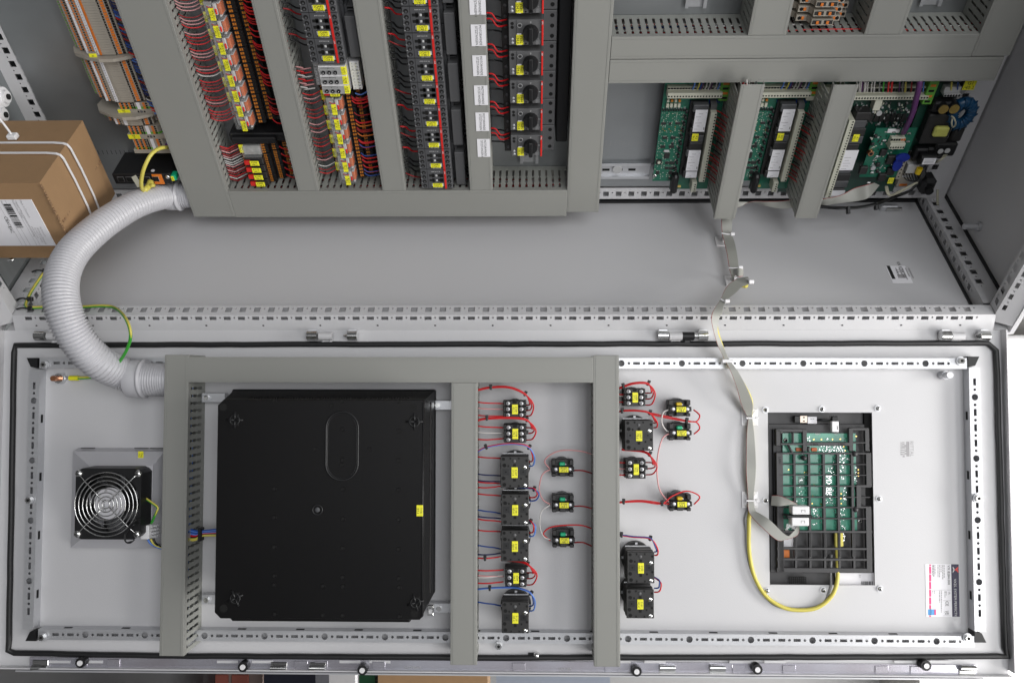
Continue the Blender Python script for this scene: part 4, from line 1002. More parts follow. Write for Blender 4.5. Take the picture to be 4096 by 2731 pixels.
def end_bracket(y, lab, tag_=None):
    q = tb(*y); t = thing(M, (uT, q.y, 0), 'end_bracket', lab, 'end bracket', 'curved beige end brackets')
    mb = MB(); prof = [(-.068, 0), (-.070, .020), (-.060, .040), (-.036, .054), (-.010, .064), (.014, .063), (.040, .052), (.056, .030), (.060, 0)]; n = len(prof); th = .0028
    vs = [(u, -th, w) for u, w in prof]+[(u, th, w) for u, w in prof]
    mb.add(vs, [list(range(n)), list(range(n, 2*n))[::-1]]+[(i, (i+1) % n, (i+1) % n+n, i+n) for i in range(n)], BEIGE); mb.build('bracket_body', t)
    if tag_: mb = MB(); mb.tag(-.021, .0052, .0560, .013, .0080, tag_, 180, tscale=.40); mb.box((-.028, .0008, .040), (-.014, .0095, .0560), BEIGE); mb.build('tag', t)
    return t
end_bracket((600, 565), 'upper curved beige end bracket between the two long terminal runs', ['X'])
uT2 = tb(820, 1095, .048).x-.004
def short_run(y0, y1, n, greens, lab, grp):
    a, b = tb(*y0, .048).y, tb(*y1, .048).y; p = (a-b)/n
    for i in range(n):
        o = short_mesh(p, i in greens).build('terminal_block'); uu = tb((y0[0]+y1[0])/2, (y0[1]+y1[1])/2, .048).x
        o.matrix_world = M.mat @ Matrix.Translation(Vector((uT+.012, a-(i+.5)*p, 0))); meta(o, WORD[i]+' '+(lab if i not in greens else lab.replace('beige', 'green')), 'terminal block', grp)
short_run((800, 1006), (820, 1070), 3, (2,), 'short beige terminal block between the long run and the tag X 36', 'short terminals by tag X 36')
def tagblock(y, lines, lab):
    q = tb(*y, .048); t = thing(M, (uT+.012, q.y, 0), 'tag_carrier', lab, 'tag carrier', 'yellow tagged end stops')
    mb = MB(); mb.box((-.034, -.0052, 0), (.034, .0052, .0480), BEIGE, .0006)
    for u in (.003, .014): mb.box((u-.0015, -.0015, .048), (u+.0015, .0015, .0484), HOLE)
    mb.dome((.0085, 0, .048), .0028, .001, MGREY, 8); mb.build('end_stop', t)
    mb = MB(); mb.tag(-.0225, 0, .0481, .022, .0092, lines, 180, tscale=.42); mb.build('tag', t)
tagblock((770, 1096), ['X', '36'], 'beige end stop with yellow tag X 36 above the lower bracket')
end_bracket((790, 1130), 'lower curved beige end bracket just under the tag X 36')
a_, b_, p_, n_ = term_run((800, 1155), (826, 1232), lambda p: term_mesh(p, 'b'), 'NTH slim beige terminal directly under the lower curved bracket', 'three terminals under the lower bracket')
short_run((858, 1234), (880, 1316), 4, (3,), 'short beige terminal block between the lower bracket and tag X 35', 'short terminals by tag X 35')
tagblock((850, 1340), ['X', '35'], 'beige end stop with yellow tag X 35 near the network switch')
short_run((890, 1362), (930, 1466), 5, (4,), 'short beige terminal block last above the network switch', 'short terminals under tag X 35')
q = tb(900, 1485, .048); mb = MB((uT+.012, q.y, 0)); mb.box((uT+.012-.034, q.y-.0045, 0), (uT+.012+.034, q.y+.0045, .048), BEIGE, .0006); mb.dome((uT+.02, q.y, .048), .0028, .001, MGREY, 8)
single(mb, 'end_stop', M, 'plain beige end stop closing the terminal row above the network switch', 'end stop')
# ---- terminals in the upper right bay
gU = 'beige terminals in the upper right bay'
qs = [M.pt(*G3(x, y), .062) for x, y in ((1115, 535), (1165, 320), (1225, 110))]; pU = (qs[0].y-qs[2].y)/-2; uU = sum(q.x for q in qs)/3
kk = M.pt(*G3(1370, 540), .062).x-M.pt(*G3(860, 540), .062).x
nmU = ['nearest the slotted duct', 'second from the slotted duct', 'third from the slotted duct', 'fourth from the slotted duct, at the top edge']
u0_ = None
for i in range(4):
    org = (uU, qs[0].y+i*pU, 0); lab = 'wide stepped beige terminal with orange levers, '+nmU[i]
    if u0_ is None:
        t = u0_ = thing(M, org, 'wide_terminal', lab, 'terminal block', gU); w = kk/2; th = pU*.32
        mb = MB(); prof = [(-w*2.9, 0), (-w*2.9, .022), (-w*2.2, .034), (-w*2.2, .046), (-w*1.25, .046), (-w*1.0, .054), (-w, .062), (w, .062), (w, .047), (w*1.85, .047), (w*1.85, .033), (w*2.6, .033), (w*2.8, 0)]; n = len(prof)
        vs = [(u, -th, z) for u, z in prof]+[(u, th, z) for u, z in prof]
        mb.add(vs, [list(range(n)), list(range(n, 2*n))[::-1]]+[(i2, (i2+1) % n, (i2+1) % n+n, i2+n) for i2 in range(n)], BEIGE)
        mb.box((-w*.93, -th*.55, .062), (-w*.1, th*.75, .0625), BLACKM); mb.box((w*.15, -th*.55, .062), (w*.93, th*.75, .0625), BLACKM); mb.build('terminal_body', t)
        mb = MB()
        for u, z in ((-w*.48, .0625), (w*.45, .0625), (-w*1.62, .046), (w*1.25, .047), (w*2.05, .033), (-w*2.6, .028)): mb.box((u-.0022, -th*.5, z), (u+.0022, th*.6, z+.0018), ORANGE, .0004)
        mb.build('release_levers', t)
        mb = MB()
        for u, z in ((-w*1.92, .046), (w*1.58, .047), (w*2.35, .033)): mb.cyl((u, .0, z), th*.62, .0004, HOLE, seg=10)
        mb.build('wire_entry', t)
    else: t = dup(u0_, M, org, lab)
# ================================================================ devices on the door
def dq(c, x, y, h=0): return D.pt(*c(x, y), h)
def small_block(cx0, cy0, cx1, cy1, lines, label, grp, cr=B3, h=.052):
    a = dq(cr, cx0, cy1, h); b = dq(cr, cx1, cy0, h); org = ((a.x+b.x)/2, (a.y+b.y)/2, 0); w, v = (b.x-a.x)/2, (b.y-a.y)/2
    t = thing(D, org, 'contact_block', label, 'contact block', grp)
    mb = MB(); mb.cyl((0, .002, 0), .0145, .026, BLACKM, seg=22); mb.box((-w*1.06, -v*1.02, .018), (w*1.04, v*1.02, .034), BLACKM, .001)
    for k in range(3):
        y0, y1 = v-2*v*(k+1)/3, v-2*v*k/3
        mb.box((-w, y0+.0004, .026), (w, y1-.0004, h), BLACKM, .0008)
    mb.box((-w*.18, v*.62, h), (w*.18, v*.98, h+.0003), HOLE); mb.box((w, -v*.1, .036), (w+.004, v*.3, .046), BLACKM); mb.build('housing', t)
    for k in range(3):
        y = v-2*v*(k+.5)/3
        for x in (-w*.60, w*.60):
            mb = MB(); mb.cyl((x, y, h), .0048, .0004, HOLE, seg=14); mb.dome((x, y, h+.0003), .0036, .0014, ZINC, 10); mb.box((x-.0022, y-.0004, h+.0016), (x+.0022, y+.0004, h+.0019), HOLE); mb.box((x-.0004, y-.0022, h+.0016), (x+.0004, y+.0022, h+.0019), HOLE); mb.build('clamp_screw', t)
    mb = MB(); mb.tag(w*.02, -v*.02, h+.0018, v*1.12, w*.52, lines, -90, tscale=.30); mb.box((-w*.2, -v*.4, h), (w*.22, v*.4, h+.0018), BLACKM); mb.build('tag', t)
    return t
def cam_switch(cx0, cy0, cx1, cy1, lines, label, grp, cr=B3, h=.070):
    a = dq(cr, cx0, cy1, h); b = dq(cr, cx1, cy0, h); org = ((a.x+b.x)/2, (a.y+b.y)/2, 0); w, v = (b.x-a.x)/2, (b.y-a.y)/2
    t = thing(D, org, 'rotary_switch', label, 'rotary switch', grp)
    mb = MB(); mb.cyl((0, .004, .0), .026, .012, BLACKM, seg=30); mb.cyl((0, .004, .012), .022, .010, BLACK, seg=30)
    for k in range(8):
        an = k*math.pi/4; mb.box((.023*math.cos(an)-.002, .004+.023*math.sin(an)-.002, .012), (.023*math.cos(an)+.002, .004+.023*math.sin(an)+.002, .015), ZINC)
    mb.build('mounting_collar', t)
    mb = MB(); n = 4
    for k in range(n):
        z0 = .024+(h-.026)*k/n; z1 = .024+(h-.026)*(k+1)/n; o = .0006*(k % 2)
        mb.box((-w+o, -v+o, z0), (w-o, v-o, z1-.0003), BLACKM, .0012)
    mb.box((-w, -v, h-.002), (w, v, h), BLACKM, .0008); mb.box((-w*.94, v-.0002, .0245), (w*.94, v+.0012, .028), ZINC); mb.build('housing', t)
    mb = MB()
    for x, y, r in ((-.78, .82, .10), (-.72, .42, .12), (-.78, -.40, .12), (-.72, -.80, .12), (.86, .72, .08), (.86, -.28, .08)): mb.cyl((x*w, y*v, h), r*w*1.1, .0004, HOLE, seg=14)
    for x, y in ((0, .42), (0, -.50)): mb.box((x*w-.0022, y*v-.0022, h), (x*w+.0022, y*v+.0022, h+.0004), HOLE)
    for x, y in ((-.44, .38), (.46, -.42), (-.3, .86), (.3, .86), (-.3, -.88), (.3, -.88)): mb.box((x*w-.0012, y*v-.0015, h), (x*w+.0012, y*v+.0015, h+.0004), HOLE)
    for x in (-.62, .62): mb.box((x*w-.005, -.005, h), (x*w+.005, .005, h+.0003), BLACK, .0001); mb.box((x*w-.0012, -.0012, h+.0003), (x*w+.0012, .0012, h+.0006), HOLE)
    mb.build('screw_openings', t)
    for x, y in ((.72, .30), (.72, -.84)): mb = MB(); mb.dome((x*w, y*v, h), .0038, .0012, STEEL, 10); mb.box((x*w-.002, y*v-.0004, h+.0012), (x*w+.002, y*v+.0004, h+.0014), HOLE); mb.build('clamp_screw', t)
    mb = MB(); mb.dome((-.02*w, .70*v, h), .0028, .0012, MGREY, 10); mb.build('centre_pin', t)
    mb = MB(); mb.tag(0, -v*.03, h+.0006, v*.68, w*.44, lines, -90, tscale=.29); mb.build('tag', t)
    return t
def pilot(cx0, cy0, cx1, cy1, lines, colm, label, grp, cr=B3, h=.042):
    a = dq(cr, cx0, cy1, h); b = dq(cr, cx1, cy0, h); org = ((a.x+b.x)/2, (a.y+b.y)/2, 0); w, v = (b.x-a.x)/2, (b.y-a.y)/2
    t = thing(D, org, 'pilot_light', label, 'pilot light', grp)
    mb = MB(); mb.cyl((0, .002, 0), .0145, .022, BLACK, seg=22); mb.box((-w, -v, .012), (w, v, .026), BLACKM, .001)
    for sx in (-1, 1): mb.box((sx*w, v*.35, .026), (sx*w*.62, v, h-.004), BLACKM, .001); mb.box((sx*w, -v, .026), (sx*w*.60, -v*.6, h-.006), BLACKM, .001)
    mb.box((-w*.98, -v*.38, .026), (w*1.05, v*.20, h), BLACKM, .001); mb.box((-w*.3, -v*.95, .026), (w*.3, -v*.5, h-.006), BLACKM, .001); mb.build('housing', t)
    mb = MB(); mb.box((-w*.30, v*.28, .028), (w*.22, v*.70, h-.003), colm, .0015); mb.box((w*.2, v*.35, .028), (w*.34, v*.52, h-.006), LGREY, .0005); mb.build('coloured_lens', t)
    for x in (-.62, .66): mb = MB(); mb.cyl((x*w, -v*.08, h), .0042, .0003, HOLE, seg=12); mb.dome((x*w, -v*.08, h+.0002), .0034, .0014, ZINC, 10); mb.build('clamp_screw', t)
    mb = MB(); mb.tag(w*.10, -v*.12, h+.0012, w*.86, v*.62, lines, 0, tscale=.34); mb.box((-w*.25, -v*.32, h), (w*.45, v*.1, h+.0012), BLACKM); mb.build('tag', t)
    return t
g1 = 'contact blocks and switches in the left door column'; g2 = 'contact blocks and switches beside the right door duct'
small_block(262, 185, 371, 270, ['S109', '/75.2'], 'small black contact block with red wires tagged S109 /75.2', g1)
small_block(264, 302, 372, 392, ['S108', '/74.2'], 'small black contact block with red wires tagged S108 /74.2', g1)
cam_switch(247, 458, 385, 612, ['S107', '/71.4'], 'square black rotary switch tagged S107 /71.4', g1)
cam_switch(251, 643, 386, 795, ['S106', '/69.4'], 'square black rotary switch tagged S106 /69.4', g1)
cam_switch(250, 820, 385, 972, ['S105', '/68.4'], 'square black rotary switch tagged S105 /68.4', g1)
small_block(270, 1005, 374, 1098, ['S309', '/66.2'], 'small black contact block with red wires tagged S309 /66.2', g1)
cam_switch(253, 1170, 386, 1323, ['S123', '/65.4'], 'square black rotary switch with blue wires tagged S123 /65.4', g1)
small_block(853, 126, 956, 213, ['S308', '/77.2'], 'small black contact block tagged S308 /77.2 beside the right duct', g2)
cam_switch(856, 282, 994, 430, ['S307', '/78.6'], 'square black rotary switch tagged S307 /78.6 beside the right duct', g2)
small_block(862, 474, 958, 568, ['S306', '/79.2'], 'small black contact block tagged S306 /79.2 beside the right duct', g2)
cam_switch(868, 926, 1000, 1078, ['S103', '/63.4'], 'square black rotary switch tagged S103 /63.4 above its neighbour', g2)
cam_switch(864, 1108, 998, 1250, ['S101', '/62.4'], 'square black rotary switch tagged S101 /62.4, lowest by the right duct', g2)
g3 = 'pilot lights between the door ducts'; g4 = 'pilot lights right of the door ducts'
pilot(498, 476, 605, 560, ['P107', '/71.1'], GREENP, 'black pilot light with green lens tagged P107 /71.1', g3)
pilot(500, 649, 606, 735, ['P106', '/69.1'], GREENP, 'black pilot light with green lens tagged P106 /69.1', g3)
pilot(502, 821, 608, 908, ['P105', '/68.1'], GREENP, 'black pilot light with green lens tagged P105 /68.1', g3)
pilot(1072, 183, 1180, 264, ['P307.2', '/78.7'], YELP, 'black pilot light with yellow lens tagged P307.2 /78.7', g4)
pilot(1075, 298, 1181, 381, ['P307.1', '/78.4'], GREENP, 'black pilot light with green lens tagged P307.1 /78.4', g4)
pilot(1077, 646, 1183, 729, ['P200', '/66.4'], YELP, 'black pilot light with yellow lens tagged P200 /66.4', g4)
# ---- black enclosure
HX = .155
a = D.pt(855, 2474, HX); b = D.pt(1699, 1596, HX); org = ((a.x+b.x)/2, (a.y+b.y)/2, 0); w, v = (b.x-a.x)/2, (b.y-a.y)/2
t = thing(D, org, 'black_enclosure', 'large square matt black moulded enclosure with yellow tag T181 /59.2', 'enclosure')
mb = MB(); c = .014
def oct_(w, v, c): return [(-w+c, -v), (w-c*.6, -v), (w, -v+c*.6), (w, v-c*.25), (w-c*.25, v), (-w+c, v), (-w, v-c), (-w, -v+c)]
L = [(.014, .0, .0), (.020, w, v)]
rings = [(.022, w*1.0, v*.99, .03), (HX*.45, w*1.0, v*.995, .03), (HX*.46, w*.992, v*.99, .03), (HX*.93, w*.992, v*1.0, .02), (HX*.985, w*.997, v*.998, .010), (HX, w*.990, v*.990, .008)]
vs = []
for z, ww, vv, cc in rings: vs += [(x, y, z) for x, y in oct_(ww, vv, cc)]
fs = []
for k in range(len(rings)-1): fs += [(k*8+i, k*8+(i+1) % 8, (k+1)*8+(i+1) % 8, (k+1)*8+i) for i in range(8)]
fs += [list(range(8))[::-1], [(len(rings)-1)*8+i for i in range(8)]]
mb.add(vs, fs, BLACKH)
e = D.pt(1741, 1563, .02); e2 = D.pt(1660, 2497, .05)
e0 = D.pt(930, 1558, .02); mb.frust((e0.x-org[0], -v*.96, e.x-org[0], e0.y-org[1]), .012, (-w*.985, -v*.985, w*.975, v*.985), HX-.022, BLACKH); mb.box((e0.x-org[0], -v*.97, .008), (e.x-org[0]+.0005, e0.y-org[1]+.0005, .024), BLACKH, .002); mb.box((-w*.86, -v*1.030, .10), (w*.88, -v*.98, .151), BLACKH, .006)
x = -w*.78
while x < w*.8: mb.box((x, v*.990, .085), (x+.0035, v*1.010, .118), BLACKH, .0006); x += .0085
mb.build('moulded_case', t)
mb = MB(); mb.tube([(w*.985, -v*.97, HX-.0006), (w*.985, v*.97, HX-.0006)], .0014, BLACK, 6, sub=1); mb.build('edge_bead', t)
bx = lambda x, y: (lambda q: (q.x-org[0], q.y-org[1]))(D.pt(*B2(x, y), HX))
mb = MB()
for x, y in ((377, 130), (722, 132), (1012, 133), (668, 155), (1012, 284), (725, 275), (725, 432), (722, 457), (584, 375), (863, 377), (1010, 434), (377, 578), (727, 580), (1010, 584), (377, 724), (727, 731), (1010, 735), (377, 874), (725, 880), (1010, 885), (378, 1021), (725, 1028), (1012, 1034), (377, 1067), (625, 1073), (728, 1075), (1013, 1080), (380, 1215), (625, 1221), (725, 1223), (1015, 1228)):
    p = bx(x, y); mb.cyl((p[0], p[1], HX), .0026, .0004, HOLE, seg=10); mb.ring((p[0]+.0006, p[1], HX+.0002), .0032, .0004, BLACKH, 12, 4)
for x, y in ((118, 163), (1090, 167), (120, 1187), (1092, 1212)): p = bx(x, y); mb.cyl((p[0], p[1], HX), .006, .0005, HOLE, seg=18)
mb.build('screw_openings', t)
for x, y, an in ((178, 228, 0), (1092, 236, 0), (180, 1135, 25), (1098, 1157, 15)):
    p = bx(x, y); mb = MB()
    for k in range(4):
        r_ = R(an+k*90); mb.tube([(p[0], p[1], HX+.0012), (p[0]+.013*math.cos(r_), p[1]+.013*math.sin(r_), HX+.0004)], .0018, BLACK, 6, sub=1)
    mb.box((p[0]-.006, p[1]-.009, HX-.0005), (p[0]+.006, p[1]+.009, HX+.0008), HOLE, .0004); mb.ring((p[0], p[1], HX+.0012), .0075, .0012, BLACK, 14, 5); mb.build('corner_foot', t)
mb = MB(); P = []
ux0, vy1 = bx(643, 186); ux1, vy0 = bx(803, 535); r_ = (ux1-ux0)/2; cx = (ux0+ux1)/2
for k in range(17): an = math.pi*k/16; P.append((cx+r_*math.cos(an), vy1-r_+r_*math.sin(an), HX))
for k in range(17): an = math.pi+math.pi*k/16; P.append((cx+r_*math.cos(an), vy0+r_+r_*math.sin(an), HX))
mb.tube(P, .0016, BLACK, 6, closed=True, sub=1)
P2 = [(cx+(x-cx)*.91, (vy0+vy1)/2+(y-(vy0+vy1)/2)*.955, HX) for x, y, z in P]; mb.tube(P2, .0008, BLACK, 6, closed=True, sub=1); mb.build('oval_recess', t)
p = bx(598, 685); mb = MB(); mb.ring((p[0], p[1], HX), .0075, .0012, BLACK, 22, 6); mb.dome((p[0], p[1], HX-.0005), .0042, .0012, DGREY, 12); mb.build('moulding_gate', t)
p = bx(1116, 689); mb = MB(); mb.tag(p[0]+.001, p[1], HX+.0002, .0170, .0100, ['T181', '/59.2'], -90, tscale=.28); mb.build('tag', t)
for px0, px1, py, tilt in ((806, 900, 1590, 0), (806, 900, 2396, 0), (1700, 1812, 1620, 1), (1710, 1812, 2430, 1)):
    aa = D.pt(px0, py, .018); bb = D.pt(px1, py, .018); mb = MB(); o_ = Vector(org)
    mb.box((aa.x-o_.x, aa.y-.008-o_.y, .004), (bb.x-o_.x, aa.y+.008-o_.y, .018), ZINC, .0006)
    xx = (aa.x+.010 if not tilt else (aa.x+bb.x)/2-.002)-o_.x; mb.cyl((xx, aa.y-o_.y, .018), .0062, .002, ZINC, seg=16); mb.cyl((xx, aa.y-o_.y, .020), .0045, .004, STEEL, seg=6, smooth=False)
    if tilt: mb.box((aa.x-o_.x+.002, aa.y-o_.y-.009, .018), (aa.x-o_.x+.012, aa.y-o_.y+.009, .034), STEEL, .001); mb.box((aa.x-o_.x+.004, aa.y-o_.y-.004, .034), (aa.x-o_.x+.011, aa.y-o_.y+.004, .040), WHITE, .001)
    mb.build('strap', t)
# ---- filter fan
t = None; fh, fb = .088, .050
a = dq(G4, 62, 1338, fh); b = dq(G4, 1020, 330, fh); fo = Vector(((a.x+b.x)/2, (a.y+b.y)/2, 0)); w, v = (b.x-a.x)/2, (b.y-a.y)/2
t = thing(D, fo, 'filter_fan', 'black axial fan with bright wire guard on a white filter housing', 'fan')
h0 = dq(G4, 76, 1455, .004)-fo; h1 = dq(G4, 1360, 60, .03)-fo
mb = MB(); mb.frust((h0.x, h0.y, h1.x, h1.y), .0, (h0.x+.004, h0.y+.004, h1.x-.004, h1.y-.004), .026, HOSE); mb.frust((h0.x+.004, h0.y+.004, h1.x-.004, h1.y-.004), .026, (-w*.98, -v*.98, w*1.02, v*1.0), fb, HOSE)
mb.build('filter_housing', t)
mb = MB(); mb.box((h1.x*.1, h1.y, .012), (h1.x*.45, h1.y+.001, .016), HOLE); mb.box((h1.x*.5, h1.y, .012), (h1.x*.95, h1.y+.001, .016), HOLE); mb.box((h0.x+.012, h1.y, .012), (h0.x+.035, h1.y+.001, .016), HOLE); mb.build('clip_slot', t)
ro, ri = w*.955, w*.50
mb = MB(); seg = 64; vs = []; fs = []
def sq(t_):                                     # square outline around the round opening
    c_, s_ = math.cos(t_), math.sin(t_); k = 1/max(abs(c_)/w, abs(s_)/v); rr_ = math.hypot(w, v)*.93; k = min(k, rr_); return (c_*k, s_*k)
for z in (fh, fb):
    vs += [(*sq(2*math.pi*(i+.5)/seg), z) for i in range(seg)]; vs += [(ro*math.cos(2*math.pi*(i+.5)/seg), ro*math.sin(2*math.pi*(i+.5)/seg), z) for i in range(seg)]
for i in range(seg):
    j = (i+1) % seg; fs += [(i, j, j+seg, i+seg), (i+2*seg, i+3*seg, j+3*seg, j+2*seg), (i, i+2*seg, j+2*seg, j), (i+seg, j+seg, j+3*seg, i+3*seg)]
mb.add(vs, fs, BLACK); mb.box((-w*.9, -v*.9, fb-.002), (w*.9, v*.9, fb), HOLE); mb.build('fan_frame', t)
mb = MB(); mb.cyl((0, 0, fb), ri, fh-fb-.006, BLACK, seg=36)
for k in range(7):
    an = k*2*math.pi/7+.4; P0 = []
    vs = []
    for j in range(5):
        rr_ = ri*.98+(ro*.96-ri*.98)*j/4; ts = an+j*.07
        vs += [(rr_*math.cos(ts), rr_*math.sin(ts), fb+.008), (rr_*math.cos(ts+.42), rr_*math.sin(ts+.42), fh-.010)]
    mb.add(vs, [(2*j, 2*j+1, 2*j+3, 2*j+2) for j in range(4)], BLACKM)
mb.build('impeller', t)
mb = MB(); mb.cyl((0, 0, fh-.0062), ri*.95, .0016, mat('silvery_motor_label', (.74, .73, .76), .42, metal=.1, var=.12), seg=40)
for (s_, x, y, h_) in (('L', -.035*.6, -.021, .004), ('UL', -.006, .0215, .0042), ('ebm', -.0180, 0, .0032), ('230V 50Hz', .013, .0, .0032), ('115 mA', -.008, .0, .0028), ('Made in Hungary', .0065, 0, .0022), ('CE', -.008, -.012, .004), ('19 W', .0195, 0, .0028)): mb.text(s_ if s_ != 'ebm' else 'THERMALLY PROTECTED', x, y, fh-.0043, h_*(.5 if s_ == 'ebm' else 1), INK, -90)
mb.build('motor_label', t)
mb = MB()
for r_ in (.95, .83, .71, .59, .47, .35, .23, .12): mb.ring((0, 0, fh+.0065), w*r_, .00095, STEEL, 60, 6)
for k in range(4):
    an = math.pi/4+k*math.pi/2; e = math.hypot(w, v)*.86
    mb.tube([(w*.12*math.cos(an), w*.12*math.sin(an), fh+.0050), (w*.9*math.cos(an), w*.9*math.sin(an), fh+.0050), (e*math.cos(an), e*math.sin(an), fh+.0015)], .0010, STEEL, 6, sub=2)
mb.build('wire_guard', t)
for k in range(4):
    an = math.pi/4+k*math.pi/2; e = math.hypot(w, v)*.875; mb = MB(); mb.dome((e*math.cos(an), e*math.sin(an), fh), .0062, .0045, STEEL, 14); mb.box((e*math.cos(an)-.003, e*math.sin(an)-.0006, fh+.0043), (e*math.cos(an)+.003, e*math.sin(an)+.0006, fh+.0049), HOLE); mb.build('guard_screw', t)
q = dq(G4, 1010, 142, .036)-fo; mb = MB(); mb.tag(q.x, q.y, q.z, .0125, .0078, ['M42', '/4.3'], -97, tscale=.33); mb.build('tag', t)
q = dq(G4, 1085, 1235, .062)-fo; mb = MB(); mb.box((q.x-.007, q.y-.011, .04), (q.x+.007, q.y+.012, .068), WHITE, .001)
for k in range(4): mb.box((q.x+.007, q.y-.010+k*.0058, .05), (q.x+.016, q.y-.0065+k*.0058, .060), CLEARB, .0005)
mb.build('terminal_box', t)
# green and yellow stripe wire helper: one twin-coloured conductor
def earth_wire(frame, pts, r, name, label, group=None):
    o_ = Vector(pts[0]); mb = MB(o_); P = [Vector(p) for p in pts]; mb.tube(P, r, WC['green'], 8)
    off = Vector((r*.35, r*.35, r*.45)); mb.tube([p+off for p in P], r*.74, WC['yellow'], 8)
    return single(mb, name, frame, label, 'earth wire', group)
earth_wire(D, [dq(G4, 1030, 660, .060), dq(G4, 1075, 750, .066), dq(G4, 1170, 820, .070), dq(G4, 1250, 890, .072), dq(G4, 1225, 970, .072), dq(G4, 1160, 1110, .062)], .0020, 'earth_wire', 'short green and yellow wire curling from the fan to its terminal box')
gw = 'cables leaving the fan terminal box'
wire(D, [dq(G4, 1110, 1340, .055), dq(G4, 1150, 1400, .055), dq(G4, 1240, 1450, .05), dq(G4, 1320, 1470, .05)], .0018, 'lblue', 'wire', 'blue wire leaving the fan terminal box', 'wire', gw)
wire(D, [dq(G4, 1150, 1335, .055), dq(G4, 1190, 1400, .055), dq(G4, 1250, 1440, .05), dq(G4, 1320, 1460, .05)], .0018, 'yellow', 'wire', 'yellow wire leaving the fan terminal box', 'wire', gw)
wire(D, [dq(G4, 1190, 1330, .055), dq(G4, 1215, 1390, .055), dq(G4, 1260, 1425, .05), dq(G4, 1320, 1450, .05)], .0018, 'black', 'wire', 'black wire leaving the fan terminal box', 'wire', gw)
wire(D, [dq(G4, 1060, 1050, .07), dq(G4, 960, 1050, .097), dq(G4, 860, 1140, .10), dq(G4, 780, 1260, .10), dq(G4, 790, 1370, .10), dq(G4, 860, 1390, .10), dq(G4, 920, 1340, .098)], .0011, 'black', 'wire', 'thin black wire looping over the lower corner of the fan guard', 'wire', gw)
wire(D, [dq(G4, 1030, 1080, .07), dq(G4, 930, 1120, .098), dq(G4, 850, 1180, .10), dq(G4, 790, 1280, .10), dq(G4, 800, 1380, .10), dq(G4, 880, 1370, .10)], .0011, 'black', 'wire', 'second thin black wire looping over the lower corner of the fan guard', 'wire', gw)
# ---- operator panel seen from behind through the cut-out
po = D.pt(3071, 2340, 0); pw = ox1-ox0; pv = oy1-oy0; o_ = Vector((ox0+pw/2, oy0+pv/2, 0))
t = thing(D, o_, 'operator_panel', 'rear of the operator panel, green circuit board under a dark cage, in the door cut-out', 'operator panel')
mb = MB(); mb.box((-pw/2-.012, -pv/2-.012, -.022), (pw/2+.012, pv/2+.012, -.016), CAGE, .001)
mb.box((-pw/2+.003, -pv*.44, -.016), (pw*.46, pv*.43, -.011), CAGE, .0008); mb.box((-pw/2+.010, -pv*.43, -.011), (-pw/2+.016, pv*.40, -.004), BLACK)
mb.box((pw/2-.009, -pv/2, -.0159), (pw/2+.004, pv/2, -.0105), HOLE); mb.box((-pw/2-.010, pv/2+.001, -.016), (pw/2, pv/2+.003, -.004), CAGE)
mb.build('rear_cover', t)
def pq(x, y, h, c=Q4): q = D.pt(*c(x, y), h); return q-o_
zb = -.006
a = pq(290, 370, zb); b = pq(1330, 1568+380, zb); b4 = pq(955, 940, zb, B4); a4 = pq(462, 300, zb, B4)
mb = MB(); mb.box((a4.x, b4.y, zb-.0016), (b4.x, a4.y, zb), PCBL); mb.build('circuit_board', t)
rr = random.Random(11)
mb = MB()
def blot(x, y, sx, sy, m=SOLDER, z=zb):          # solder traces: small irregular polygons raised above the board
    q = pq(x, y, z); k = .3062*.431e-3; n = rr.randint(5, 8); P = []
    for i in range(n):
        an = 2*math.pi*i/n+rr.uniform(-.3, .3); P.append((q.x+sx*k*math.cos(an)*rr.uniform(.45, 1.1), q.y+sy*k*math.sin(an)*rr.uniform(.45, 1.1)))
    mb.prism(P, z, z+.0009, m)
for (x0, x1, y0, y1, n) in ((765, 835, 530, 760, 26), (850, 940, 530, 620, 22), (950, 1030, 530, 760, 34), (1040, 1110, 530, 760, 30), (1130, 1200, 640, 760, 16), (770, 830, 780, 900, 8), (880, 1010, 780, 890, 16), (1040, 1090, 780, 900, 10), (770, 900, 920, 960, 5), (960, 1100, 930, 970, 6), (410, 450, 900, 1190, 12), (500, 630, 930, 1190, 22), (860, 1020, 1100, 1330, 44), (1085, 1125, 1060, 1290, 20), (680, 830, 1340, 1560, 30), (960, 1110, 1340, 1560, 40), (1230, 1260, 800, 1000, 8), (615, 650, 400, 480, 6), (860, 900, 430, 470, 6), (1100, 1130, 390, 470, 6), (480, 640, 1210, 1260, 10), (960, 1110, 1560, 1860, 34), (1040, 1110, 1560, 1760, 14)):
    for i in range(n): blot(rr.uniform(x0, x1), rr.uniform(y0, y1), rr.uniform(3, 13), rr.uniform(3, 15), SOLDER if rr.random() < .85 else PCB)
mb.build('solder_traces', t)
mb = MB()
for x, y in ((700, 448), (800, 447), (945, 445), (1047, 443), (1255, 405), (372, 842), (582, 877), (608, 877), (440, 1008), (705, 1042), (690, 1185), (680, 1283), (795, 1288), (808, 1312), (1058, 1155), (1056, 1215), (1060, 1283), (1282, 842), (1283, 885), (1283, 922), (1187, 990), (1110, 590), (1095, 540), (1250, 1085), (820, 1700)):
    q = pq(x, y, zb); mb.cyl((q.x, q.y, zb), .0013, .0008, GOLD, seg=10)
mb.build('gold_pads', t)
mb = MB()
for x, y in ((500, 577), (702, 577)): q = pq(x, y, zb); mb.box((q.x-.0048, q.y-.003, zb), (q.x+.0048, q.y+.003, zb+.003), mat_resn, .0006) if False else mb.box((q.x-.0048, q.y-.003, zb), (q.x+.0048, q.y+.003, zb+.003), COIL, .0006)
for (x0, y0, x1, y1) in ((480, 1060, 640, 1190), (660, 620, 770, 760)): pass
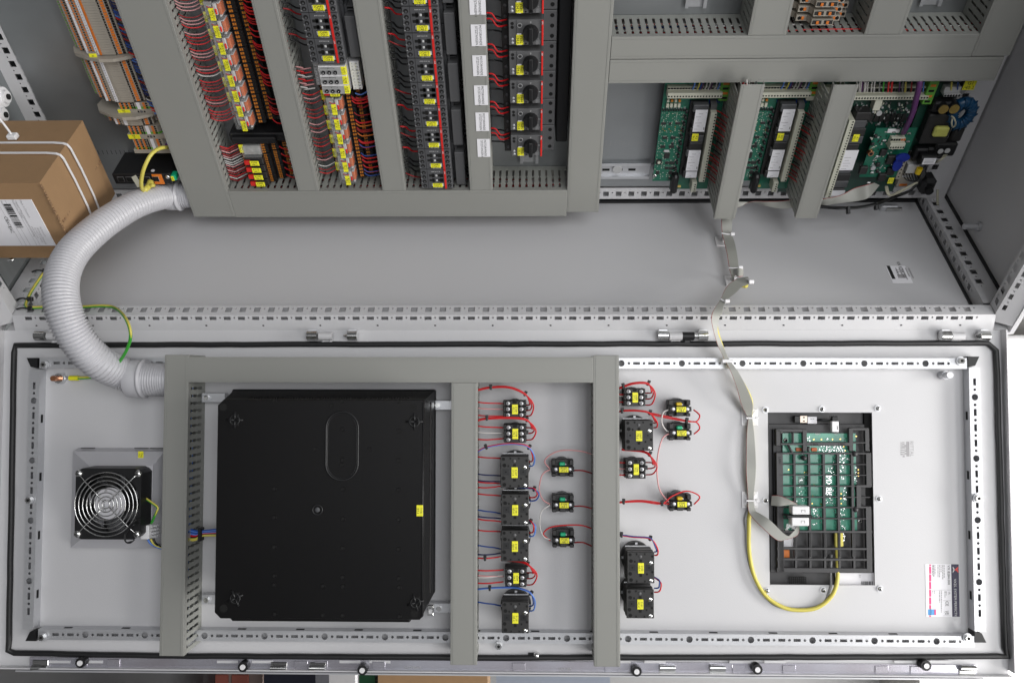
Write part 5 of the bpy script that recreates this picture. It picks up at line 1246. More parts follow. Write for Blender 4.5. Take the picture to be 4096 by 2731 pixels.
for (x0, y0, x1, y1, m_) in ((500, 930, 640, 1045, PCB), (1130, 1060, 1215, 1310, PCBD), (860, 1340, 940, 1430, PCBL), (940, 780, 1020, 890, PCB)):
    q0, q1 = pq(x0, y1, zb), pq(x1, y0, zb); mb.box((q0.x, q0.y, zb), (q1.x, q1.y, zb+.0006), m_)
mb.build('components', t)
mb = MB(); q = pq(895, 1040, zb); mb.text('IMX8K', q.x, q.y, zb+.0016, .0095, STEEL, -90, 1.0)
q = pq(755, 378, zb); mb.text('USB2', q.x, q.y, zb+.0006, .003, INKW, 180); q = pq(1000, 375, zb); mb.text('USB1', q.x, q.y, zb+.0006, .003, INKW, 180); mb.build('board_print', t)
# the cage: real bars
zc0, zc1 = -.001, .006
mb = MB()
def bar(x0, y0, x1, y1, c=Q4, z0=zc0, z1=zc1, ch=.0006): a, b = pq(x0, y1, z1, c), pq(x1, y0, z1, c); mb.box((a.x, a.y, z0), (b.x, b.y, z1), CAGE, ch)
xs = [(458, 15), (650, 15), (842, 16), (1030, 15), (1215, 17)]
for x, wd in xs: bar(x-wd/2, 615, x+wd/2, 1985, z1=zc1-.0004)
for y, wd in ((630, 20), (772, 12), (912, 12), (1056, 12), (1200, 12), (1335, 14), (1480, 12)): bar(245, y-wd/2, 1440, y+wd/2, z0=zc0+.001)
bar(232, 620, 298, 2180); bar(1390, 620, 1452, 1070, z1=zc1+.0002); bar(1262, 1050, 1320, 1330, z1=zc1+.0002); bar(1262, 1040, 1452, 1075, z1=zc1+.0003); bar(1262, 1320, 1452, 1345, z1=zc1+.0003); bar(1395, 1330, 1455, 2180, z1=zc1+.0002)
bar(212, 315, 262, 530); bar(212, 310, 610, 350); bar(262, 330, 300, 372); bar(262, 495, 600, 520); bar(560, 320, 612, 600, z1=zc1+.0004); bar(425, 360, 447, 500)
bar(600, 485, 1200, 530, z1=zc1+.0007); bar(1165, 300, 1215, 600, z1=zc1+.0004); bar(1180, 296, 1420, 330); bar(1375, 310, 1425, 600, z1=zc1+.0002); bar(1200, 480, 1380, 500)
bar(440, 935, 470, 1215, B4); 
for y in (950, 1062, 1133, 1203): bar(425, y-6 if y != 1203 else y-12, 1055, y+6 if y != 1203 else y+16, B4, z0=zc0+.0012)
for x in (550, 645, 742, 838, 935): bar(x-6, 940, x+6, 1200, B4, z1=zc1-.0004)
bar(384, 905, 430, 1215, B4, z0=-.008, z1=-.003)
for (x0, y0, x1, y1) in ((370, 520, 440, 640), (590, 520, 560, 640), (1160, 530, 1200, 600), (1380, 530, 1430, 600), (640, 540, 640, 610)):
    a, b = pq(x0, y0, zc1), pq(x1, y1, zc1); mb.tube([(a.x, a.y, zc1-.003), (b.x, b.y, zc1-.003)], .0022, CAGE, 6, sub=1)
mb.build('cage', t)
for x, y, r in ((578, 690, .0048), (1240, 635, .0052), (1250, 1362, .005)): q = pq(x, y, zc1); mb = MB(); mb.dome((q.x, q.y, zc1-.004), r, .008, CAGE, 14); mb.build('cage_boss', t)
for x, y in ((333, 457), (1297, 1512)): q = pq(x, y, zb); mb = MB(); mb.screw((q.x, q.y, zb), .0042, .0025); mb.build('board_screw', t)
a, b = pq(805, 1215, -.014, B4), pq(1062, 1300, -.014, B4); mb = MB(); mb.box((a.x, b.y-.004, -.0108), (b.x, a.y, -.0104), PAPER)
rr = random.Random(9); x = b.x-.002
while x > b.x-.022: l = rr.uniform(.0004, .0014); mb.box((x-l, b.y+.001, -.0103), (x, b.y+.007, -.0100), INK); x -= l+rr.uniform(.0004, .0012)
mb.text('CE', b.x-.024, a.y-.006, -.0100, .003, INKG, 90); mb.build('rating_label', t)
a, b = pq(505, 1295, -.014, B4), pq(612, 1245, -.014, B4); mb = MB(); q = pq(545, 1236, -.014, B4); mb.text('VEGA8', q.x, q.y, -.0108, .003, INK)
for k in range(9):
    x = a.x+(b.x-a.x)*k/8; mb.box((x-.0006, a.y, -.011), (x+.0006, b.y, -.0106), HOLE)
for k in range(5):
    y = a.y+(b.y-a.y)*k/4; mb.box((a.x, y-.0006, -.0109), (b.x, y+.0006, -.0105), HOLE)
mb.build('vent_slots', t)
q = pq(965, 160, -.014); mb = MB(); mb.text('USB', q.x, q.y, -.0158, .006, HOLE, 180)
q = pq(260, 715, zc1); mb.text('LAN', q.x, q.y, zc1+.0003, .004, HOLE, -90); q = pq(705, 510, zc1); mb.text('USB 2', q.x, q.y, zc1+.0010, .0035, HOLE, 180); q = pq(1065, 508, zc1); mb.text('USB 1', q.x, q.y, zc1+.0010, .0035, HOLE, 180); mb.build('moulded_print', t)
# USB stick, jumper, ferrites
q0 = D.pt(*Q4(455, 185), .0); q1 = D.pt(*Q4(530, 185), 0); q2 = D.pt(*Q4(625, 195), 0); q3 = D.pt(*Q4(750, 205), 0)
o2 = Vector((q2.x, q2.y, -.010)); us = thing(D, o2, 'usb_stick', 'small usb plug with bare metal tip lying above the green board', 'usb plug')
mb = MB(o2); mb.box((q0.x, q0.y-.006, -.010), (q1.x, q0.y+.006, -.002), BLACK, .001); mb.build('cap', us)
mb = MB(o2); mb.box((q1.x, q1.y-.006, -.009), (q2.x, q1.y+.006, -.0025), mat('usb_tip_steel', (.45, .38, .32), .3, metal=.8), .0004); mb.box((q1.x+.005, q1.y+.002, -.0026), (q1.x+.008, q1.y+.004, -.0022), HOLE); mb.box((q1.x+.005, q1.y-.004, -.0026), (q1.x+.008, q1.y-.002, -.0022), HOLE); mb.build('metal_tip', us)
mb = MB(o2); mb.box((q2.x, q2.y-.0062, -.010), (q3.x, q2.y+.0058, -.0018), PAPER, .0008); mb.text('SN 40', (q2.x+q3.x)/2, q2.y+.002, -.0016, .0018, INK); mb.build('printed_body', us)
wire(D, [q3+Vector((0, 0, -.005)), D.pt(*Q4(790, 190), 0), D.pt(*Q4(870, 200), .002), D.pt(*Q4(990, 195), .0)], .0022, 'black', 'strap_cord', 'short black cord between the usb plug and the white plug', 'cord', None)
qa, qb = D.pt(*Q4(940, 350), .012), D.pt(*Q4(1028, 210), .012); mb = MB((qa.x, qa.y, 0)); mb.box((qa.x, qa.y, .004), (qb.x, qb.y, .0125), WHITE, .0008); mb.box((qa.x+.001, qb.y, .004), (qb.x-.001, qb.y+.008, .011), BLACK, .0008); mb.box((qb.x-.003, qb.y-.008, .0125), (qb.x-.002, qb.y-.014, .0127), INK)
single(mb, 'usb_plug', D, 'white labelled usb plug standing in the top edge of the green board', 'usb plug')
def ferrite(x0, y0, x1, y1, lab):
    a, b = D.pt(*B4(x0, y1), .030), D.pt(*B4(x1, y0), .030); mb = MB(((a.x+b.x)/2, (a.y+b.y)/2, .012)); mb.box((a.x, a.y, .011), (b.x, b.y, .030), WHITE, .0012); mb.box((a.x+.004, a.y-.0002, .0201), (b.x-.004, a.y+.0003, .0206), INKG)
    cx_ = (a.x+b.x)/2+.004; yy = b.y-.006; mb.box((cx_-.003, yy-.0004, .030), (cx_+.003, yy, .0303), HOLE); mb.box((cx_-.003, yy-.004, .030), (cx_-.0026, yy, .0303), HOLE); mb.box((cx_+.0026, yy-.004, .030), (cx_+.003, yy, .0303), HOLE)
    single(mb, 'ferrite_clamp', D, lab, 'ferrite', 'white ferrite clamps on the ribbon cable')
ferrite(527, 782, 640, 838, 'upper white ferrite clamp on the grey ribbon cable'); ferrite(524, 853, 637, 912, 'lower white ferrite clamp on the grey ribbon cable')
a = D.pt(*B4(485, 838), .026); b = D.pt(*B4(655, 854), .026); mb = MB((a.x, a.y, .01)); mb.box((a.x, b.y, .010), (b.x, a.y, .032), BLACK, .001); single(mb, 'cable_tie', D, 'black cable tie holding the two white ferrite clamps together', 'cable tie')
a, b = D.pt(*B4(460, 935), .01), D.pt(*B4(560, 900), .01); mb = MB((a.x, a.y, 0)); rr = random.Random(4)
P = [(a.x+rr.uniform(0, b.x-a.x), a.y+rr.uniform(-.003, b.y-a.y+.003)) for _ in range(14)]
for i in range(0, 12, 3): mb.add([(P[i][0], P[i][1], .013), (P[i+1][0], P[i+1][1], .016), (P[i+2][0], P[i+2][1], .012), ((P[i][0]+P[i+1][0])/2, (P[i][1]+P[i+2][1])/2, .018)], [(0, 1, 3), (1, 2, 3), (0, 2, 3), (0, 1, 2)], CLEARB)
single(mb, 'plastic_film', D, 'crumpled clear film beneath the white ferrite clamps', 'film')
a, b = D.pt(*B4(462, 1060), -.006), D.pt(*B4(542, 985), -.006); mb = MB((a.x, a.y, -.012)); mb.box((a.x, a.y, -.010), (b.x, b.y, -.0055), PAPER, .0004); single(mb, 'foil_pad', D, 'pale foil pad in the lower left of the operator panel', 'pad')
a, b = D.pt(*B4(462, 1125), -.006), D.pt(*B4(508, 1070), -.006); mb = MB((a.x, a.y, -.012)); mb.box((a.x, a.y, -.010), (b.x, b.y, -.006), ORANGE, .0004); single(mb, 'orange_flex', D, 'orange flex connector in the lower left of the operator panel', 'connector')
# ================================================================ wiring on the door
def dw(cr, pts, colr, h=(.045, .052, .045), r=.00125, lab=None, grp=None, dx=0, dy=0, name='wire'):
    P = []; n = len(pts)
    for i, (x, y) in enumerate(pts):
        t_ = i/(n-1); hh = h[0]+(h[1]-h[0])*min(1, t_*2.5) if t_ < .5 else h[1]+(h[2]-h[1])*max(0, (t_-.6)/.4)
        e = 1 if 0 < i < n-1 else 0
        P.append(D.pt(*cr(x+dx*e, y+dy*e), hh))
    return wire(D, P, r, colr, name, lab, 'wire', grp)
gL = 'thin wires running from the duct into the left door column'
cn = dict(red='red', dred='dark red', pink='red and white', white='white', dblue='dark blue', blue='blue', lblue='light blue', black='black', yellow='yellow', purple='purple', orange='orange', grey='grey', green='green', cream='cream')
for dev, L in (('S109', ((193, 200, 'red'), (222, 228, 'pink'), (257, 262, 'red'))), ('S108', ((310, 318, 'red'), (340, 345, 'white'), (375, 371, 'red'))),
    ('S107', ((460, 468, 'red'), (545, 553, 'dblue'), (576, 582, 'dblue'), (583, 591, 'red'), (610, 603, 'red'))), ('S106', ((641, 651, 'red'), (720, 738, 'blue'), (752, 762, 'dblue'), (765, 777, 'red'))),
    ('S105', ((819, 826, 'red'), (893, 911, 'blue'), (938, 931, 'dblue'), (955, 948, 'red'))), ('S309', ((1015, 1013, 'red'), (1050, 1040, 'white'), (1040, 1045, 'pink'), (1078, 1071, 'red'))), ('S123', ((1170, 1189, 'blue'),))):
    big = dev in ('S107', 'S106', 'S105', 'S123'); xe = 248 if big else 262
    seen = {}
    for y0, y1, c_ in L:
        seen[c_] = seen.get(c_, 0)+1; o_ = ['', 'second ', 'third '][seen[c_]-1]
        dw(B3, [(136, y0), (175, y0+(y1-y0)*.2+3), (215, (y0+y1)/2+2), (xe, y1)], c_, (.040, .043, .034 if big else .036), lab='%s%s wire from the duct into block %s' % (o_, cn[c_], dev), grp=gL)
def ferr(cr, x, y, h, c=None, lab='', g='grey wire end sleeves on the door'):
    pass
gT2 = 'looped wires at the door switches'
def loops(cr, stem, ends, cols, dev, h=(.044, .060, .036)):
    for k, (e, c_) in enumerate(zip(ends, cols)):
        o_ = 3.2*(k-(len(ends)-1)/2)
        P = [(x, y+o_*.8) for x, y in stem[:-1]]; sx, sy = stem[-1]
        last = (sx-(len(ends)-1-k)*9, sy+o_)
        dw(cr, P+[last, ((last[0]+e[0])/2+8, e[1]-(e[1]-last[1])*.12), e], c_, h, lab='%s wire looping round block %s, %s strand' % (cn[c_], dev, ['first', 'second', 'third'][k]), grp=gT2)
loops(B3, [(136, 134), (200, 121), (290, 121), (366, 153), (408, 200)], [(372, 207), (372, 234), (372, 261)], ['red']*3, 'S109')
loops(B3, [(136, 282), (182, 273), (300, 270), (376, 281), (420, 325)], [(374, 318), (374, 346), (374, 378)], ['red']*3, 'S108')
loops(B3, [(136, 434), (180, 413), (270, 398), (340, 399), (386, 414), (413, 458)], [(387, 484), (387, 506)], ['red', 'lblue'], 'S107')
loops(B3, [(330, 608), (385, 613), (412, 618), (436, 642)], [(389, 660), (389, 676)], ['red', 'blue'], 'S106', (.05, .066, .055))
loops(B3, [(386, 770), (395, 777), (418, 798)], [(388, 832), (388, 850)], ['red', 'lblue'], 'S105', (.05, .066, .055))
loops(B3, [(250, 964), (330, 970), (380, 986), (425, 1030)], [(376, 1027), (376, 1056), (376, 1087)], ['red']*3, 'S309')
loops(B3, [(136, 1108), (195, 1102), (300, 1099), (350, 1106), (395, 1127), (416, 1165)], [(388, 1190), (388, 1214)], ['blue', 'lblue'], 'S123')
loops(B3, [(828, 126), (847, 118), (900, 101), (968, 103), (1004, 145)], [(958, 149), (958, 178), (958, 208)], ['red']*3, 'S308')
loops(B3, [(828, 240), (847, 235), (920, 235), (977, 247), (1012, 285)], [(997, 295), (997, 318)], ['red']*2, 'S307')
loops(B3, [(840, 425), (930, 432), (975, 450), (1013, 500)], [(960, 488), (960, 518), (960, 548)], ['red']*3, 'S306')
loops(B3, [(828, 842), (900, 852), (980, 860), (1015, 905)], [(1001, 925), (1001, 942)], ['blue', 'red'], 'S103', (.05, .062, .055))
loops(B3, [(998, 1048), (1024, 1066), (1034, 1085)], [(1000, 1103), (1000, 1122)], ['blue', 'red'], 'S101', (.05, .062, .055))
for dev, L in (('S308', ((155, 'red'), (163, 'white'), (192, 'red'))), ('S306', ((488, 'red'), (518, 'pink'), (548, 'red'))), ('P200', ())):
    for k, (y, c_) in enumerate(L): dw(B3, [(818, y), (838, y+1), (858, y+2)], c_, (.035, .036, .034), lab='short %s stub from the duct into block %s, %s' % (cn[c_], dev, ['top', 'middle', 'bottom'][k]), grp=gL)
gP = 'wires linking the pilot lights'
hp = (.036, .040, .034)
for pts, c_, lab in (
    ([(692, 447), (640, 433), (560, 428), (500, 445), (463, 482), (490, 520)], 'pink', 'pale wire arching from the duct to pilot light P107'),
    ([(490, 522), (452, 548), (437, 620), (455, 670), (490, 692)], 'pink', 'pale wire joining pilot lights P107 and P106'),
    ([(490, 697), (448, 728), (440, 800), (458, 850), (490, 864)], 'white', 'white wire joining pilot lights P106 and P105'),
    ([(692, 810), (640, 795), (560, 795), (490, 806), (457, 838), (490, 868)], 'red', 'red wire arching from the duct to pilot light P105'),
    ([(606, 527), (650, 528), (694, 541)], 'dred', 'dark red wire from pilot light P107 to the duct'),
    ([(608, 702), (650, 702), (694, 713)], 'dred', 'dark red wire from pilot light P106 to the duct'),
    ([(609, 880), (650, 879), (694, 897)], 'dred', 'dark red wire from pilot light P105 to the duct'),
    ([(977, 245), (1050, 260), (1157, 283), (1205, 288), (1222, 258), (1192, 230)], 'red', 'red wire sweeping over to the right side of pilot light P307.2'),
    ([(977, 250), (1050, 268), (1157, 287), (1205, 291), (1222, 322), (1194, 349)], 'red', 'red wire sweeping over to the right side of pilot light P307.1'),
    ([(1080, 228), (1045, 243), (1036, 290), (1055, 328), (1080, 340)], 'white', 'white wire joining pilot lights P307.2 and P307.1'),
    ([(1080, 345), (1042, 368), (1018, 450), (1014, 550), (1030, 630), (1080, 690)], 'pink', 'long pale red wire running down to pilot light P200'),
    ([(828, 682), (850, 679), (940, 674), (1035, 687), (1080, 692)], 'red', 'red wire from the right duct to pilot light P200'),
    ([(828, 686), (850, 683), (940, 680), (1035, 690), (1088, 652), (1160, 628), (1222, 655), (1194, 693)], 'red', 'red wire arching over the top of pilot light P200')):
    dw(B3, pts, c_, hp, lab=lab, grp=gP)
gG = 'small black cable ties on the door wiring'
tl = ['beside the duct above S109', 'above the right corner of S109', 'beside the duct above S108', 'above the right corner of S108', 'beside the duct above S107', 'above the right corner of S107', 'above the right corner of S106', 'above the right corner of S105', 'beside the duct above S309', 'above the right corner of S309', 'beside the duct above S123', 'above the right corner of S123', 'beside the duct above S308', 'above the right corner of S308', 'beside the duct above S307', 'above the right corner of S307', 'left of pilot light P307.1', 'above the right corner of S306', 'beside the duct left of P200', 'left of pilot light P200', 'beside the duct above S103', 'above the right corner of S103']
tb0 = None
for (x, y, an), lb in zip(((200, 123, 0), (367, 155, 25), (181, 273, 0), (376, 281, 10), (178, 414, -20), (386, 415, 30), (411, 619, 15), (393, 778, 20), (172, 957, 0), (379, 987, 15), (195, 1103, 0), (394, 1127, 35), (848, 117, -10), (969, 103, 20), (842, 237, 0), (977, 247, 15), (1157, 285, 5), (976, 449, 20), (849, 681, 0), (1037, 689, 0), (838, 843, 0), (978, 860, 15)), tl):
    q = D.pt(*B3(x, y), .050)
    if tb0 is None:
        mb = MB(); mb.box((-.0019, -.0034, -.0045), (.0019, .0034, .0055), BLACK, .0008); mb.box((-.0026, .0016, .0020), (.0026, .0060, .0062), BLACK, .0006); o = tb0 = mb.build('cable_tie')
    else: o = tb0.copy(); col.objects.link(o)
    o.matrix_world = D.mat @ Matrix.Translation(q) @ Matrix.Rotation(R(-an), 4, 'Z'); meta(o, 'small black cable tie '+lb, 'cable tie', gG)
# blue bundle between duct and enclosure
gE = 'wires bridging the left duct and the black enclosure'
for k, c_ in enumerate(('blue', 'lblue', 'blue', 'lblue', 'red', 'black', 'yellow', 'yellow')):
    y = 712+k*8.5
    dw(B1, [(1042, y-2 + (6 if k > 3 else 0)), (1085, y+6-(k-4)*1.2), (1118, 740+(k-4)*4), (1200, 735+(k-4)*5), (1255, 736+(k-4)*5)], c_, (.05, .055, .045), .0016, lab='%s wire, %s of the bundle entering the black enclosure' % (cn[c_], ['topmost', 'second', 'third', 'fourth', 'fifth', 'sixth', 'seventh', 'lowest'][k]), grp=gE)
q = D.pt(*B1(1113, 742), .055); mb = MB(q); mb.box(q+Vector((-.003, -.011, -.008)), q+Vector((.003, .011, .006)), BLACK, .001); single(mb, 'cable_tie', D, 'black cable tie on the blue and yellow bundle beside the slotted duct', 'cable tie')
# ================================================================ wiring on the mounting plate
rr = random.Random(21)
FINE = MB(); MERGE = ()
def mw(P, colr, r, lab, grp):                   # past 300 wires the thinnest ones on the plate share one object
    if grp in MERGE: FINE.tube(P, r, WC[colr], 5); return None
    return wire(M, P, r, colr, 'wire', lab, 'wire', grp, 5)
def uv_y(px, py, h): return M.pt(px, py, h).y
gR1, gR2, gR3, gR4, gR5, gB = 'fine1', 'fine2', 'fine3', 'fine4', 'fine5', 'fine6'; gK = 'fine7'; MERGE = (gR1, gR2, gR3, gR4, gR5, gB, gK)
for i in range(8):
    vy = qA[0].y-i*pA
    for k in range(4):
        y = vy+pA*(.30-.2*k); c_ = rr.choice(['red', 'dred', 'red', 'pink', 'white' if k == 3 else 'dred'])
        mw([(u1b+.0005, y+.004+rr.uniform(-.001, .001), .050), (u1b+.010, y-.001, .050), (uA-.040, y-.003, .045), (uA-.027, y+.001, .037)], c_, .0011, '%s wire entering the left relay bay from the broad duct' % cn[c_], gR1)
    for k in range(rr.choice([3, 4, 5])):
        y = vy+pA*rr.uniform(-.45, .45)
        mw([(uA+.041, y, .043), (uA+.050, y-.0050, .048), (uA+.066, y-.003, .052), (u2a-.0005, y+.004, .058)], rr.choice(['red', 'dred', 'red']), .0012, 'red wire bowing from a left relay towards the second duct', gR2)
for i in range(-1, 4):
    vy = sl[0].y-i*pS
    for k in range(3):
        y = vy+pS*(.3-.3*k); c_ = rr.choice(['red', 'dred', 'pink', 'white'])
        mw([(u1b+.0005, y+.004, .052), (u1b+.012, y-.002, .050), (uS-.042, y-.004, .044), (uS-.027, y, .037)], c_, .0012, '%s wire entering the slim relays from the left' % cn[c_], gR3)
    for c_, du in (('red', .044), ('white', .060)):
        mw([(uS+du, vy, .036), (uS+du+.010, vy-.005, .040), (uS+du+.03, vy-.002, .05), (u2a-.0005, vy+.002, .055)], c_, .0013, '%s wire bowing right from the slim relays' % cn[c_], gR3)
for i in range(6):
    vy = qB[0].y-i*pB
    for k in range(3):
        y = vy+pB*(.3-.27*k); c_ = rr.choice(['red', 'dred', 'pink', 'white', 'dred'])
        mw([(u2b+.0005, y+.003, .050), (u2b+.010, y-.001, .049), (uB-.040, y-.003, .044), (uB-.027, y+.001, .037)], c_, .0011, '%s wire entering the second relay column' % cn[c_], gR4)
    for k in range(rr.choice([2, 3, 4])):
        y = vy+pB*rr.uniform(-.4, .5); c_ = rr.choice(['red', 'dred', 'red', 'orange' if i == 2 else 'red', 'blue' if i > 2 else 'red'])
        mw([(uB+.027, y, .053), (uB+.036, y-.0048, .056), (uB+.055, y-.002, .056), (u3a-.0005, y+.004, .060)], c_, .0012, '%s wire bowing from the second relay column to the third duct' % cn[c_], gR5)
for i in range(6):
    y = a_ if False else M.pt(*K2(905, 470+28*i), .05).y
    mw([(u2b+.0005, y+.004, .055), (u2b+.012, y+.001, .054), (uB-.052, y-.004, .050), (uB-.034, y-.003, .047)], ['pink', 'red', 'white', 'red', 'pink', 'white'][i], .0012, 'pale or red wire entering the timer relays', gR4)
for k in range(4):
    y = M.pt(*K2(1225, 650+30*k), .05).y
    mw([(uB+.034, y, .05), (uB+.045, y-.002, .052), (u3a-.0005, y+.009, .055)], ['lblue', 'red', 'red', 'dred'][k], .0013, '%s wire running from the timer relays to the third duct' % ['light blue', 'red', 'second red', 'dark red'][k], None)
for i in range(9):
    vy = ymap[0]-(i-.5)*pC
    for k in range(3):
        y = vy+pC*(.30-.24*k); c_ = ['black', 'black', rr.choice(['red', 'black'])][k]
        mw([(u3b+.0005, y+.016, .054), (u3b+.010, y+.012, .050), (uC-.044, y+.001, .044), (uC-.031, y-.001, .042)], c_, .0016, '%s wire from the third duct into the contactor column' % cn[c_], gB)
    if i % 2 == 0:
        mw([(u3b+.0005, vy-.002, .058), (u3b+.015, vy-.008, .060), (uC-.031, vy-.018, .050)], 'dred', .0013, 'thin dark red wire slanting into the contactor column', gB)
    for k in range(3):
        if i % 2: continue
        y = vy+pC*(.1-.2*k)
        mw([(uC+.052, y-.012, .034), (uC+.062, y-.006, .040), (u4a-.010, y+.004, .050), (u4a-.0005, y+.006, .052)], 'black', .0018, 'thick black wire from the interlock blocks to the labelled duct', gB)
for i in range(3):
    vy = yB[0]-(i-.5)*pBc
    for k in range(3):
        y = vy+pBc*(.30-.24*k); c_ = ['black', 'dred', 'black'][k]
        mw([(u2b+.0005, y+.014, .054), (u2b+.010, y+.010, .050), (ub_-.044, y, .044), (ub_-.031, y-.001, .042)], c_, .0015, '%s wire into the contactors above the timer relays' % cn[c_], 'wires at the contactors above the timer relays')
    for k in range(2):
        y = vy+pBc*(.1-.3*k)
        mw([(ub_+.05, y-.010, .034), (ub_+.062, y-.004, .045), (u3a-.0005, y+.004, .055)], 'black', .0018, 'black wire right of the contactors above the timer relays', 'wires at the contactors above the timer relays')
gM_ = 'wires curving into the motor switches'
for i in range(6):
    vtop = vt[0]-(i-1)*pM; vc = vtop-pM/2
    for k, (dy, c_, h1) in enumerate(((.30, 'red', .066), (.12, 'red', .066), (.24, 'black', .045), (.02, 'black', .045), (-.22, 'black', .045))):
        y1 = vc+pM*dy; y0 = y1+.013 if c_ == 'red' else y1+.007
        mw([(u4b+.0005, y0, .060 if c_ == 'red' else .050), (u4b+.009, y0-.0005, .062 if c_ == 'red' else .050), (uMc-WB*1.65, y1+.003, h1), (uMc-WB*(1.10 if c_ == 'red' else 1.40), y1, h1-.010 if c_ == 'red' else .044)], c_, .0015, '%s wire curving from the labelled duct into the %s motor switch' % (['upper red', 'lower red', 'upper black', 'middle black', 'lower black'][k], ['topmost', 'second', 'third', 'fourth', 'fifth', 'lowest'][i]), gM_)
gTb = 'wires from the terminal row into the broad duct'
yy0, yy1 = tb(530, 20).y, tb(985, 1470).y
n = 58
for k in range(n):
    y = yy0+(yy1-yy0)*k/(n-1)+rr.uniform(-.001, .001); c_ = rr.choice(['blue', 'dblue', 'blue', 'dblue', 'lblue', 'blue', 'dred' if k % 3 else 'red', 'white' if k % 9 == 0 else 'blue', 'black'])
    if k in (45, 46, 52): c_ = 'yellow'
    if k in (39, 40): c_ = 'red'
    u_ = uT+(.036 if k < 42 else .044)
    mw([(u_, y-.001, .046), (u_+.006, y-.0035, .048), (u_+.018, y-.003, .052), (u1a-.0005, y+rr.uniform(0, .006), .056)], c_, .0013, '%s wire running from the terminal row under the broad duct' % cn[c_], gTb)
# violet cable leaving the lower terminals
q = tb(1000, 1440, .05); mw([(q.x, q.y+.004, .03), (q.x+.02, q.y, .04), (u1a, q.y+.004, .05)], 'purple', .0028, 'short violet cable below the lowest terminals', None)
# ================================================================ network switch and its cable
n0 = M.pt(445, 697, .078); n1 = M.pt(680, 737, .078)
t = thing(M, ((n0.x+n1.x)/2, (n0.y+n1.y)/2, 0), 'network_switch', 'small black network switch with a row of ports and an orange corner', 'network switch'); o_ = Vector(((n0.x+n1.x)/2, (n0.y+n1.y)/2, 0))
hw = (n1.x-n0.x)/2; hv = (n0.y-n1.y)/2; mb = MB(); mb.box((-hw, -hv, .006), (hw*1.12, hv, .078), BLACK, .0015); mb.build('housing', t)
mb = MB(); mb.box((hw*.46, -hv*.96, .0781), (hw*.82, hv*.96, .0786), ORANGE); mb.build('orange_faceplate', t)
for k in range(5):
    x = -hw*.72+k*hw*.32; mb = MB(); mb.box((x-.0062, -.0052, .0784), (x+.0062, .0062, .0790), STEEL if k == 4 else MGREY, .0003); mb.box((x-.0052, -.0044, .0789), (x+.0052, .0048, .0793), HOLE); mb.build('port', t)
q = M.pt(*K1(1065, 1190), n0.y+.0003, 1)-o_; mb = MB(); mb.cyl((q.x, hv+.0002, q.z), .0035, .0008, PAPER, ax=1, seg=16); mb.build('round_sticker', t)
q = M.pt(*K1(1170, 1195), .07)-o_; mb = MB(); mb.box((hw*1.02, -hv*.4, .060), (hw*1.28, hv*.5, .076), GREENP, .001); mb.tag(hw*1.14, 0, .0762, .010, .007, ['A20', '/41'], -90); mb.build('power_plug', t)
q = M.pt(*K1(1168, 1235), .08)-o_; mb = MB(); mb.dome((q.x, q.y, .079), .0042, .003, STEEL, 12); mb.build('earth_screw', t)
def Mc(px, py, w): return M.cam(M.pt(px, py, w))
P = [Mc(*K1(1180, 1030), .060), Mc(*K1(1120, 1032), .082), Mc(*K1(1055, 1075), .105), Mc(*K1(1005, 1170), .122), Mc(*K1(985, 1260), .125), Mc(*K1(990, 1315), .120), Mc(*K1(1010, 1330), .112)]
wire(C, P, .0034, 'yellow', 'patch_cable', 'yellow patch cable arching into the black network switch', 'cable', None, 10)
P = [Mc(*K1(1000, 1328), .115), Mc(*K1(1035, 1300), .100), Mc(*K1(1050, 1262), .088)]; mb = MB(P[0])
mb.tube(P, .0058, WC['yellow'], 8, sub=2); mb.tube([P[1], Mc(*K1(1075, 1290), .102)], .0035, WC['yellow'], 6, sub=1); single(mb, 'network_plug', C, 'yellow angled plug seated in the black network switch', 'plug')
P = [Mc(*K1(975, 1300), .112), Mc(*K1(950, 1250), .095)]; mb = MB(P[0]); a_1, b_1 = Mc(*K1(930, 1228), .10), Mc(*K1(975, 1300), .12)
sd = Vector((.004, .002, 0)); mb.add([a_1-sd, a_1+sd, b_1+sd, b_1-sd]+[x+Vector((0, 0, -.0005)) for x in (a_1-sd, a_1+sd, b_1+sd, b_1-sd)], [(0, 1, 2, 3), (4, 5, 6, 7), (0, 1, 5, 4), (1, 2, 6, 5), (2, 3, 7, 6), (3, 0, 4, 7)], CREAM); single(mb, 'cable_flag', C, 'small pale cable flag hanging at the yellow network plug', 'cable flag')
# ================================================================ corrugated hose
hp_ = [((652, 1517), D.cam(D.pt(652, 1517, .040))), ]
pts = []
def dcam(px, py, w): return D.cam(D.pt(px, py, w))
pts = [dcam(700, 1518, .040), dcam(640, 1518, .040), dcam(560, 1513, .042), dcam(480, 1490, .050), cpt(385, 1440, 1.355), cpt(308, 1355, 1.33), cpt(262, 1265, 1.32), cpt(243, 1175, 1.325), cpt(252, 1090, 1.345), cpt(292, 1010, 1.375), cpt(360, 940, 1.41), cpt(440, 878, 1.45), cpt(530, 825, 1.495), cpt(610, 796, 1.54), Mc(686, 784, .058), Mc(760, 782, .050), Mc(830, 782, .050)]
ht = thing(C, pts[8], 'corrugated_hose', 'thick pale grey corrugated hose curving from cabinet to door', 'hose')
mb = MB(pts[8]); N = len(pts); dense = []
for i in range(N-1):
    p0, p1, p2, p3 = pts[max(i-1, 0)], pts[i], pts[i+1], pts[min(i+2, N-1)]
    for k in range(60):
        t_ = k/60; dense.append(.5*((2*p1)+(p2-p0)*t_+(2*p0-5*p1+4*p2-p3)*t_*t_+(3*p1-p0-3*p2+p3)*t_**3))
even = [dense[0]]; acc = 0.0
for a, b in zip(dense, dense[1:]):
    acc += (b-a).length
    if acc >= .00098: even.append(b); acc = 0.0
